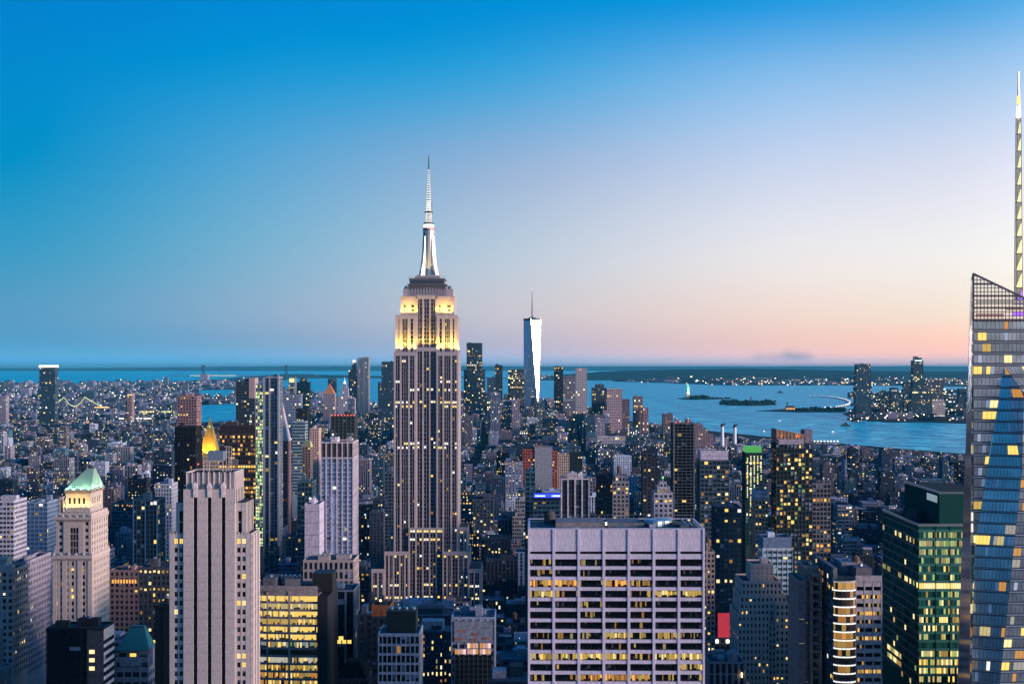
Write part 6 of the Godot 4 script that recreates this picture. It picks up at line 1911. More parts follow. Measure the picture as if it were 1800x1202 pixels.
			"tallest_shore_tower":
				mb = MB.new()
				mb.box("far_cool", Vector3(wx(1609, 7900), wy(634.5, 7900), -7899), Vector3(wx(1621, 7900), wy(633, 7900), -7898), Color.WHITE)
				commit(mb, "crown_light", o)
	make_tapered()

# tapered glass tower with antenna
func make_tapered() -> void:
	var o := thing("tapered_glass_tower", "tall tapered glass tower with spire, one facet gleaming white", "skyscraper")
	var d := 5855.0
	var y0 := wy(722, d)
	var y1 := wy(560, d)
	var cx := wx(935.5, d)
	var s := 30.0
	var cz := -d - s
	# square at the foot, square turned by 45 degrees at the top: eight tall triangles
	var lo := []
	var hi := []
	for i in 4:
		var a := PI / 4 + i * PI / 2 + 0.16
		lo.append(Vector3(cx + cos(a) * s * 1.3, y0, cz + sin(a) * s * 1.3))
		hi.append(Vector3(cx + cos(a + PI / 4) * s * 1.12, y1, cz + sin(a + PI / 4) * s * 1.12))
	var mb := MB.new()
	for i in 4:
		var j := (i + 1) % 4
		mb.tri("gleam", lo[j], lo[i], hi[i], Color(.40, .50, .60))
		mb.tri("gleam", hi[i], hi[j], lo[j], Color(.40, .50, .60))
	mb.box("wall", Vector3(cx - 30, 0, cz - 30), Vector3(cx + 30, y0, cz + 30), Color(.05, .07, .09))
	for i in range(1, 3):
		mb.tri("wall", hi[0], hi[i + 1], hi[i], Color(.05, .06, .08))
	commit(mb, "glass_facet", o)
	var lt := MB.new()
	var r := RandomNumberGenerator.new()
	r.seed = 3
	for i in 4:
		var a: Vector3 = lo[(i + 1) % 4]
		var b: Vector3 = lo[i]
		var c: Vector3 = hi[i]
		var n := (b - a).cross(c - a).normalized()
		if n.z < 0.2:
			continue
		for j in range(1, 34):
			var t := j / 34.0
			var p := a.lerp(c, t) + n * 0.6
			var q := b.lerp(c, t) + n * 0.6
			lt.q4("paint", p, q, q + Vector3(0, 0.9, 0), p + Vector3(0, 0.9, 0), Color(.05, .08, .11))
			for k in 3:
				if r.randf() < 0.35:
					var ss := r.randf()
					var w2 := r.randf_range(0.06, 0.25) * (1.0 - t)
					var p2 := p.lerp(q, ss * (1.0 - w2)) + Vector3(0, 1.2, 0) + n * 0.2
					var q2 := p.lerp(q, ss * (1.0 - w2) + w2) + Vector3(0, 1.2, 0) + n * 0.2
					lt.q4(["dim_warm", "lit_pale", "dim_white", "dim_cool"][r.randi() % 4], p2, q2, q2 + Vector3(0, 2.2, 0), p2 + Vector3(0, 2.2, 0), Color.WHITE)
	commit(lt, "floor_line", o, "stuff")
	var pr := MB.new()
	pr.lathe("paint", Vector3(cx, y1, cz), [[33, -6], [34, 1], [14, 2], [14, 5]], Color(.04, .055, .08), 12)
	commit(pr, "parapet", o)
	var an := MB.new()
	an.lathe("paint", Vector3(cx, y1 + 4, cz), [[7, 0], [6, 4], [2.4, 5], [2.2, 40], [1.4, 60], [1.2, 90], [0.4, 108]], Color(.12, .12, .16), 8)
	for k in 8:
		an.lathe("paint", Vector3(cx, y1 + 16 + k * 10.0, cz), [[3.0 - k * 0.2, 0], [3.0 - k * 0.2, 4]], Color(.25, .25, .3), 6)
	commit(an, "spire", o)
	var bl := MB.new()
	bl.lathe("lit_white", Vector3(cx, y1 + 111, cz), [[1.0, 0], [1.4, 2], [0.4, 4]], Color.WHITE, 6)
	commit(bl, "spire_lamp", o)
	register("tapered glass tower", 921, 951, 510, 700, d, 60)

# ---------------------------------------------------------------- far things
func make_far() -> void:
	var mb: MB
	var o: Node3D
	var r := RandomNumberGenerator.new()
	r.seed = 808
	# long suspension bridge at the mouth of the bay
	o = thing("suspension_bridge", "distant suspension bridge with two tall towers on the left horizon", "bridge")
	var d := 28000.0
	for px in [357.0, 503.0]:
		mb = MB.new()
		var x := wx(px, d)
		for s in [-1, 1]:
			mb.box("paint", Vector3(x + s * 16 - 8, 0, -d - 20), Vector3(x + s * 16 + 8, wy(641.6, d), -d + 20), Color(.015, .04, .06))
		for py in [642.4, 650.0, 657.0]:
			mb.box("paint", Vector3(x - 16, wy(py + 1.5, d), -d - 16), Vector3(x + 16, wy(py, d), -d + 16), Color(.015, .04, .06))
		commit(mb, "bridge_tower", o)
	mb = MB.new()
	mb.box("paint", Vector3(wx(300, d), wy(661.4, d), -d - 15), Vector3(wx(560, d), wy(660.5, d), -d + 15), Color(.06, .09, .12))
	commit(mb, "deck", o)
	mb = MB.new()
	var prev := Vector3.ZERO
	for i in 61:
		var px := 300.0 + i * 260.0 / 60.0
		var t := (px - 430.0) / 73.0
		var py := 658.8 - 15.6 * t * t
		if px < 357:
			py = lerpf(660.5, 643.2, (px - 300) / 57.0)
		elif px > 503:
			py = lerpf(643.2, 660.5, (px - 503) / 57.0)
		var p := Vector3(wx(px, d), wy(py, d), -d)
		if i:
			mb.bar("paint", prev, p, 3.0, Color(.1, .16, .22))
		prev = p
	commit(mb, "cable", o)
	mb = MB.new()
	for i in 60:
		var px := 334.0 + i * 1.35
		mb.box("far_pale", Vector3(wx(px, d), wy(660.4, d), -d + 15), Vector3(wx(px, d) + 8, wy(659.8, d), -d + 18), Color.WHITE)
	commit(mb, "deck_lamp", o, "stuff")
	# bridge with strings of lights nearer by
	o = thing("lit_river_bridge", "river bridge drawn by strings of yellow-green lights on the far left shore", "bridge")
	d = 7650.0
	mb = MB.new()
	mb.box("paint", Vector3(wx(92, d), 38, -d - 15), Vector3(wx(200, d), 42, -d + 15), Color(.05, .07, .09))
	commit(mb, "deck", o)
	for px in [112.0, 148.0]:
		mb = MB.new()
		for s in [-9, 6]:
			mb.box("paint", Vector3(wx(px, d) + s, 0, -d - 3), Vector3(wx(px, d) + s + 3, 98, -d + 3), Color(.06, .1, .13))
		mb.box("paint", Vector3(wx(px, d) - 9, 90, -d - 2.9), Vector3(wx(px, d) + 9, 95, -d + 2.9), Color(.06, .1, .13))
		commit(mb, "bridge_tower", o)
	mb = MB.new()
	for i in 64:
		var px := 94.0 + i * 1.35
		var t := (px - 130.0) / 18.0
		var h := 50.0 + 45.0 * t * t
		if px < 112:
			h = lerpf(48, 95, (px - 94) / 18.0)
		elif px > 148:
			h = lerpf(95, 46, clampf((px - 148) / 30.0, 0, 1))
		var p := Vector3(wx(px, d), h, -d + 6)
		mb.box("far_green" if i % 3 else "far_pale", p, p + Vector3(2.6, 2.2, 2.0), Color.WHITE)
	for i in 20:
		var p := Vector3(wx(166.0 + i * 1.3, d), 43, -d + 6)
		mb.box("far_amber" if i % 2 else "far_warm", p, p + Vector3(3.0, 3.0, 2.0), Color.WHITE)
	commit(mb, "cable_lamp", o, "stuff")
	# long lit market hall
	for q in [[244, 306, 722, 732, "far_pale", "long glowing greenish hall on the far left shore"], [208, 268, 734, 737, "far_white", "thin white lit quay shed on the far left shore"]]:
		d = gd(q[3])
		o = thing("lit_hall", q[5], "hall")
		mb = MB.new()
		mb.box("wall", Vector3(wx(q[0], d), 0, -d - 40), Vector3(wx(q[1], d), wy(q[2], d), -d), Color(.12, .13, .13))
		commit(mb, "wall", o)
		mb = MB.new()
		var nr := 3 if q[4] == "far_pale" else 1
		for j in nr:
			for i in 26:
				if r.randf() < 0.8:
					mb.quad(["lit_green", "lit_pale", "far_pale"][r.randi() % 3] if nr == 3 else "far_white", Vector3(wx(lerpf(q[0], q[1], (i + 0.1) / 26.0), d), lerpf(wy(q[3], d), wy(q[2], d), (j + 0.2) / nr), -d + 0.5), Vector3((wx(q[1], d) - wx(q[0], d)) / 26.0 * 0.7, 0, 0), Vector3(0, (wy(q[2], d) - wy(q[3], d)) / nr * 0.6, 0), Color.WHITE)
		commit(mb, "window_grid", o, "stuff")
	# statue on its island
	o = thing("harbour_statue", "small green-lit statue with raised torch on an island in the bay", "statue")
	var b := gp(1210, 700.5)
	mb = MB.new()
	mb.frustum("stone", [b.x - 26, b.x + 26, b.z - 26, b.z + 26], 2, [b.x - 22, b.x + 22, b.z - 22, b.z + 22], 16, Color(.35, .33, .3))
	mb.frustum("stone", [b.x - 14, b.x + 14, b.z - 14, b.z + 14], 16, [b.x - 9, b.x + 9, b.z - 9, b.z + 9], 50, Color(.5, .46, .38))
	commit(mb, "pedestal", o)
	mb = MB.new()
	mb.lathe("statue_copper", Vector3(b.x, 50, b.z), [[8, 0], [8.5, 10], [7.5, 24], [8, 34], [6.5, 42], [3, 46], [3.6, 49], [3.8, 53], [2, 57], [0.4, 58]], Color(.3, .6, .45), 10)
	mb.bar("statue_copper", Vector3(b.x - 5, 90, b.z), Vector3(b.x - 11, 112, b.z), 2.2, Color(.3, .6, .45))
	mb.bar("statue_copper", Vector3(b.x + 5, 80, b.z + 5), Vector3(b.x + 9, 88, b.z + 7), 2.6, Color(.3, .6, .45))
	for i in 7:
		var a := PI * i / 6.0
		mb.bar("statue_copper", Vector3(b.x + cos(a) * 3, 105 + sin(a) * 2, b.z), Vector3(b.x + cos(a) * 7, 105 + sin(a) * 7, b.z), 0.5, Color(.3, .6, .45))
	commit(mb, "figure", o)
	mb = MB.new()
	mb.lathe("far_warm", Vector3(b.x - 11, 112, b.z), [[1.5, 0], [2.4, 3], [0.3, 8]], Color.WHITE, 6)
	commit(mb, "torch_flame", o)
	for s in [[-1, 1], [1, 1], [0, 1.4]]:
		flood(o, Vector3(b.x + s[0] * 30, 17, b.z + s[1] * 34), Vector3(b.x, 78, b.z), 9000.0, 34.0, Color(0.8, 1.0, 0.75))
	# trees on the islands and shore park
	mb = MB.new()
	for q in [[1214, 1246, 699.6, 702, 60, 16.0], [1246, 1288, 700, 701.4, 26, 7.0], [1268, 1364, 706.5, 712.5, 130, 13.0], [1400, 1486, 719.5, 724, 90, 11.0], [1492, 1530, 690, 700, 40, 12.0]]:
		for i in q[4]:
			var p := gp(r.randf_range(q[0], q[1]), r.randf_range(q[2], q[3]), 2.5)
			var s: float = q[5] * r.randf_range(0.6, 1.2)
			mb.lathe("leaf", p, [[s * 0.5, 0], [s * 0.95, s * 0.4], [s * 0.8, s * 0.9], [s * 0.25, s * 1.25]], Color(.016, .05, .045) * r.randf_range(0.7, 1.3), 6)
	var tr := commit(mb, "trees", self, "stuff")
	tr.set_meta("label", "dark trees covering the harbour islands and shore park")
	tr.set_meta("category", "trees")
	# island halls
	var n := 0
	for q in [[1296, 1308, 708.5, 8, "pale brick hall on the wooded island"], [1318, 1326, 709, 11, "small towered hall on the wooded island"], [1336, 1350, 709.5, 7, "long brick hall at the wooded island's end"], [1382, 1398, 720.5, 16, "brick terminal with clock tower on the railway pier"]]:
		d = gd(q[2])
		o = thing("island_hall", q[4], "hall")
		mb = MB.new()
		mb.box("wall", Vector3(wx(q[0], d), 2, -d - 25), Vector3(wx(q[1], d), 2 + q[3], -d), Color(.26, .13, .12))
		commit(mb, "wall", o)
		mb = MB.new()
		mb.frustum("roof", [wx(q[0], d), wx(q[1], d), -d - 25, -d], 2 + q[3], [wx(q[0] + 2, d), wx(q[1] - 2, d), -d - 14, -d - 10], 8 + q[3], Color(.08, .09, .1))
		if n in [1, 3]:
			mb.frustum("roof", [wx(q[0] + 3, d) - 4, wx(q[0] + 3, d) + 4, -d - 16, -d - 8], 8, [wx(q[0] + 3, d) - 3, wx(q[0] + 3, d) + 3, -d - 15, -d - 9], 34, Color(.2, .12, .1))
			mb.frustum("roof", [wx(q[0] + 3, d) - 4, wx(q[0] + 3, d) + 4, -d - 16, -d - 8], 34, [wx(q[0] + 3, d) - 0.3, wx(q[0] + 3, d) + 0.3, -d - 12.3, -d - 11.7], 50, Color(.06, .06, .06))
		commit(mb, "roof", o)
		mb = MB.new()
		for i in 7:
			mb.quad("far_amber" if n == 3 else "lit_warm", Vector3(wx(lerpf(q[0], q[1], (i + 0.2) / 7.0), d), 4, -d + 0.4), Vector3(4, 0, 0), Vector3(0, 5, 0), Color.WHITE)
		commit(mb, "window_grid", o, "stuff")
		n += 1
	# curved lit causeway
	o = thing("curved_causeway", "curved causeway edged with white lights off the far shore", "causeway")
	var curve := [[1424, 697.5], [1440, 697.6], [1456, 698.6], [1472, 700.6], [1486, 704], [1494, 708], [1494, 711.5], [1486, 715], [1470, 718], [1440, 719.5]]
	mb = MB.new()
	var lm := MB.new()
	for i in curve.size() - 1:
		var a := gp(curve[i][0], curve[i][1])
		var c := gp(curve[i + 1][0], curve[i + 1][1])
		var side := (c - a).normalized().cross(Vector3.UP) * 9.0
		mb.q4("stone", a - side + Vector3(0, 4, 0), c - side + Vector3(0, 4, 0), c + side + Vector3(0, 4, 0), a + side + Vector3(0, 4, 0), Color(.3, .3, .3))
		mb.q4("stone", a + side, a + side + Vector3(0, 4, 0), c + side + Vector3(0, 4, 0), c + side, Color(.3, .3, .3))
		mb.q4("stone", c - side, c - side + Vector3(0, 4, 0), a - side + Vector3(0, 4, 0), a - side, Color(.3, .3, .3))
		var k := maxi(2, int((c - a).length() / 70.0))
		for t in k:
			var p := a.lerp(c, float(t) / k) + Vector3(0, 9, 0)
			lm.box("far_white" if i > 5 else "lit_white", p, p + Vector3(4.5, 4, 4), Color.WHITE)
	commit(mb, "roadway", o)
	commit(lm, "row_lamp", o, "stuff")
	# two white chimneys with soot caps and drifting smoke
	for q in [[1270.0, 749.0, "left of the two white chimneys on the near river bank"], [1292.0, 750.5, "right of the two white chimneys on the near river bank"]]:
		d = 4300.0
		o = thing("chimney", q[2], "chimney", "white riverside chimneys")
		mb = MB.new()
		mb.lathe("paint", Vector3(wx(q[0], d), 0, -d), [[5.2, 0], [4.4, wy(q[1], d)]], Color(.62, .6, .64), 12)
		commit(mb, "shaft", o)
		mb = MB.new()
		mb.lathe("paint", Vector3(wx(q[0], d), wy(q[1], d), -d), [[4.6, -1], [5.6, 0.5], [5.2, 4.5], [4.0, 5]], Color(.02, .03, .035), 12)
		mb.box("paint", Vector3(wx(q[0], d) - 2, wy(q[1], d) + 4, -d - 3), Vector3(wx(q[0], d) + 9, wy(q[1], d) + 7.5, -d + 3), Color(.02, .03, .035), true)
		commit(mb, "cap", o)
	# lit pier
	o = thing("lit_pier", "white pier shed with a row of lamps beyond the yellow-windowed apartment tower", "pier")
	d = 4900.0
	mb = MB.new()
	mb.box("wall", Vector3(wx(1431, d), 0, -d - 60), Vector3(wx(1476, d), wy(779, d), -d), Color(.5, .48, .48))
	commit(mb, "shed", o)
	for i in 8:
		mb = MB.new()
		var x := wx(1433 + i * 5.8, d)
		mb.bar("metal", Vector3(x, wy(779, d), -d - 5), Vector3(x, wy(776, d), -d - 5), 0.6, Color(.2, .2, .2))
		mb.box("far_white", Vector3(x - 1.9, wy(776.4, d), -d - 7), Vector3(x + 1.9, wy(774.6, d), -d - 3), Color.WHITE, true)
		commit(mb, "pier_lamp", o)
	# boats
	for q in [[1487, 749.5, 44.0, Color(.03, .04, .05), "dark ferry in mid river", ""], [1465, 762.0, 16.0, Color(.5, .5, .5), "white boat near the lit pier", "far_white"], [1371, 742.0, 14.0, Color(.5, .5, .5), "small white boat in the middle of the river", "far_white"], [1344, 760.5, 14.0, Color(.5, .5, .5), "small white boat near the chimneys", "far_white"], [1372, 691.0, 60.0, Color(.05, .07, .09), "dark ship anchored off the far docks", ""], [1185, 734.0, 14.0, Color(.5, .5, .5), "tiny boat off the near bank", "lit_white"]]:
		var p := gp(q[0], q[1], 0.8)
		var l: float = q[2]
		o = thing("boat", q[4], "boat", "boats on the water")
		mb = MB.new()
		mb.frustum("paint", [p.x - l * 0.44, p.x + l * 0.4, p.z - l * 0.1, p.z + l * 0.1], p.y, [p.x - l * 0.5, p.x + l * 0.5, p.z - l * 0.13, p.z + l * 0.13], p.y + l * 0.12, q[3])
		commit(mb, "hull", o)
		mb = MB.new()
		mb.box("paint", Vector3(p.x - l * 0.32, p.y + l * 0.12, p.z - l * 0.09), Vector3(p.x + l * 0.25, p.y + l * 0.26, p.z + l * 0.09), q[3])
		mb.box("paint", Vector3(p.x - l * 0.1, p.y + l * 0.26, p.z - l * 0.06), Vector3(p.x + l * 0.12, p.y + l * 0.36, p.z + l * 0.06), q[3])
		commit(mb, "cabin", o)
		if q[5]:
			mb = MB.new()
			mb.box(q[5], Vector3(p.x - l * 0.2, p.y + l * 0.36, p.z), Vector3(p.x + l * 0.1, p.y + l * 0.5, p.z + l * 0.1), Color.WHITE)
			commit(mb, "deck_lamp", o)
	# built-up shores too far to tell apart: low blocks and their lights
	scatter("distant_houses", "low far-off houses and street lights spread over the left shore", [[[-40, 700], 673.5, 737, 2600, [14, 46], [7, 26]]], 2.0)
	scatter("distant_docks", "low far-off dock sheds and lights along the opposite shore", [[[1085, 1260], 656, 673, 90, [30, 80], [8, 20]], [[1240, 1720], 655, 677.5, 420, [30, 90], [5, 14]], [[1270, 1700], 668, 677.5, 420, [40, 110], [6, 16]], [[1500, 1740], 690, 742, 330, [20, 60], [8, 34]], [[940, 1090], 660, 668, 50, [40, 90], [8, 20]]], 2.6)

func scatter(nm: String, label: String, fields: Array, lamps: float) -> void:
	var mb := MB.new()
	var r := RandomNumberGenerator.new()
	r.seed = hash(nm)
	var pals := [Color(.05, .075, .10), Color(.10, .11, .15), Color(.22, .17, .19), Color(.16, .17, .24), Color(.34, .29, .33), Color(.07, .10, .12)]
	var lm := ["far_pale", "far_white", "lamp_warm", "lamp_white", "lit_white", "far_amber", "lit_cool", "lit_rose"]
	for f in fields:
		for i in f[3]:
			var px: float = r.randf_range(f[0][0], f[0][1])
			var py: float = f[1] + (f[2] - f[1]) * r.randf()
			if nm == "distant_houses" and on_water(px, py):
				continue
			var p := gp(px, py)
			var k := clampf(-p.z / 9000.0, 0.8, 2.2)
			var w: float = r.randf_range(f[4][0], f[4][1]) * k
			var h: float = r.randf_range(f[5][0], f[5][1]) * k * (2.4 if r.randf() < 0.05 else 1.0)
			var dd := w * r.randf_range(0.6, 1.4)
			mb.box("wall", p + Vector3(-w / 2, 0, -dd), p + Vector3(w / 2, h, 0), pals[r.randi() % pals.size()] * (r.randf_range(0.7, 1.3) if nm == "distant_houses" else r.randf_range(0.15, 0.6)) * Color(0.86, 1.0, 1.16))  # the closing tint puts dusk blue fill into the box colours
			var n := int(lamps * r.randf() * 2.0)
			for q in n:
				var s := r.randf_range(1.6, 3.4) * k * (1.0 if nm == "distant_houses" else 1.45)
				var a := p + Vector3(r.randf_range(-w, w), r.randf_range(1.0, h), 0.6)
				mb.quad(lm[r.randi() % lm.size()], a, Vector3(s * r.randf_range(0.8, 2.2), 0, 0), Vector3(0, s, 0), Color.WHITE)
	var o := commit(mb, nm, self, "stuff")
	o.set_meta("label", label)
	o.set_meta("category", "houses" if nm == "distant_houses" else "docks")

func interp(tab: Array, x: float) -> float:
	for i in tab.size() - 1:
		if x <= tab[i + 1][0]:
			return lerpf(tab[i][1], tab[i + 1][1], clampf((x - tab[i][0]) / (tab[i + 1][0] - tab[i][0]), 0, 1))
	return tab[-1][1]

func on_water(px: float, py: float) -> bool:
	if px > 340 and px < 495 and py > 705 and py < 748 and py > 713 - (px - 340) * 0.05:
		return true
	if px > 345 and px < 478 and py > 684 and py < 699:
		return true
	if px > 470 and py > 660 and py < interp([[470, 676], [500, 684], [545, 692], [600, 704], [700, 718]], px):
		return true
	return py < interp([[-40, 674], [150, 676], [260, 672], [330, 670], [420, 666], [520, 664]], px)

# ---------------------------------------------------------------- the streets of houses between the towers
const SHORE := [[-60, 736], [300, 736], [335, 748], [425, 747], [470, 734], [560, 728], [700, 728], [820, 730], [900, 731], [980, 733], [1060, 738], [1120, 743], [1165, 748], [1250, 760], [1350, 770], [1430, 777], [1560, 789], [1700, 800], [1900, 826]]
const SKYLINE := [[-60, 738], [300, 738], [335, 742], [425, 742], [470, 728], [560, 716], [690, 716], [800, 688], [900, 688], [960, 698], [1040, 716], [1100, 738], [1170, 747], [1250, 766], [1350, 772], [1430, 778], [1560, 789], [1700, 799], [1900, 815]]
const TINTS := [
	["slate blue", Color(.085, .12, .17)], ["dark navy", Color(.035, .055, .085)], ["mauve brick", Color(.20, .145, .16)], ["tan", Color(.36, .31, .31)],
	["lavender grey", Color(.33, .33, .42)], ["pale", Color(.55, .54, .60)], ["teal grey", Color(.07, .14, .18)], ["brown", Color(.15, .12, .125)], ["charcoal", Color(.05, .06, .075)], ["rosy", Color(.36, .28, .31)]]
const NUM := ["", "one", "two", "three", "four", "five", "six", "seven", "eight", "nine", "ten", "eleven", "twelve", "thirteen", "fourteen", "fifteen", "sixteen", "seventeen", "eighteen", "nineteen", "twenty"]

func make_city() -> void:
	var r := RandomNumberGenerator.new()
	r.seed = 20
	var lots := []
	var zrow := 690.0
	while zrow < 7300.0:
		var step := 80.0 if zrow < 2600 else (80.0 if zrow < 4200 else 96.0)
		var dep := (step - 18.0) / 2.0
		for half in 2:
			var d := zrow + half * dep + 1.0
			var x := wx(-190, d)
			var xe := wx(1985, d)
			while x < xe:
				var w := r.randf_range(13, 34) if d < 2600 else (r.randf_range(11, 30) if d < 4200 else r.randf_range(15, 44))
				if r.randf() < 0.1:
					w *= 1.6
				var ave := fposmod(x + w / 2 + 136.0, 290.0)
				if ave < 17 + w / 2 or ave > 290 - 17 - w / 2:
					x += 8.0
					continue
				lots.append([d, x, x + w - 0.6, dep - r.randf_range(0.5, 6.0)])
				x += w
		zrow += step
	# those clear of the water and of the buildings already standing, with a height that leaves the known ones in view
	var cand := []
	for l in lots:
		var d: float = l[0]
		var L: float = l[1] * F / d + CX
		var R: float = l[2] * F / d + CX
		var c := (L + R) / 2
		if d + 40 > gd(interp(SHORE, c)):
			continue
		var bad := false
		for h in heroes:
			if l[1] < h.x1 + 2 and l[2] > h.x0 - 2 and -d > h.z0 - 2 and -d - l[3] < h.z1 + 2:
				bad = true
				break
		if bad:
			continue
		var hm := 70.0
		if d > 4600: hm = (62.0 if c > 780 else 40.0) if c > 560 and c < 1070 else 20.0
		elif d > 2700: hm = 22.0
		elif d > 1900: hm = 36.0
		elif d > 1250: hm = 52.0
		var ht := hm * exp(r.randfn(0, 0.42)) * (1.8 if r.randf() < 0.05 else 1.0)
		var top := wy(0, d) * 0.0 + EY + (CH - ht) * F / d
		var lim := interp(SKYLINE, c) + absf(r.randfn(0, 9))
		if d < 1250:
			lim = 1015.0 + r.randf() * 120.0
		elif d < 1900:
			lim = maxf(lim, 830.0 + r.randf() * 60.0)
		elif d < 2700:
			lim = maxf(lim, 775.0 + r.randf() * 30.0)
		for h in heroes:
			if h.D > d and R > h.L - 3 and L < h.R + 3:
				lim = maxf(lim, h.vb - 6.0 + r.randf() * 14.0)
		if top < lim:
			top = lim
			ht = CH - (top - EY) * d / F
		if ht < 6.0:
			continue
		cand.append({"d": d, "x0": l[1], "x1": l[2], "dep": l[3], "h": ht, "L": L, "R": R, "top": top, "vis": 0.0, "low": 0.0})
	for h in heroes:
		cand.append({"d": h.D, "L": h.L, "R": h.R, "top": h.yt, "hero": true})
	cand.sort_custom(func(a, b): return a.d < b.d)
	# what each one shows between its nearer neighbours; houses that only the singled-out towers hide are built too
	var buf := PackedFloat32Array()
	buf.resize(2202)
	buf.fill(1202.0)
	var buf2 := buf.duplicate()
	var shown := []
	for b in cand:
		var a := clampi(int(b.L) + 200, 0, 2200)
		var e := clampi(int(b.R) + 200, 0, 2200)
		var vis := 0.0
		var any := 0.0
		var low := 0.0
		var hero: bool = b.has("hero")
		for k in range(a, e + 1):
			if buf[k] > b.top:
				if k >= 200 and k <= 2000:
					vis += buf[k] - b.top
				buf[k] = b.top
			if not hero and buf2[k] > b.top:
				any += buf2[k] - b.top
				low = maxf(low, buf2[k])
				buf2[k] = b.top
		if hero:
			continue
		if any > 6.0 or vis > 3.0:
			b.vis = vis
			b.low = minf(low + 25.0, 1240.0)
			shown.append(b)
	var order := shown.duplicate()
	order.sort_custom(func(a, b): return a.vis > b.vis)
	for i in order.size():
		order[i].own = i < 300
	var wall := MB.new()
	var glass := MB.new()
	var lit := MB.new()
	for b in shown:
		house(b, r, wall, glass, lit)
	var rest := Node3D.new()
	rest.name = "city_houses"
	rest.set_meta("kind", "stuff")
	rest.set_meta("label", "countless further roofs and fronts of the packed city between the towers")
	rest.set_meta("category", "houses")
	add_child(rest)
	commit(wall, "fronts", rest)
	commit(glass, "glazing", rest)
	commit(lit, "windows", rest)
	make_streets(r)

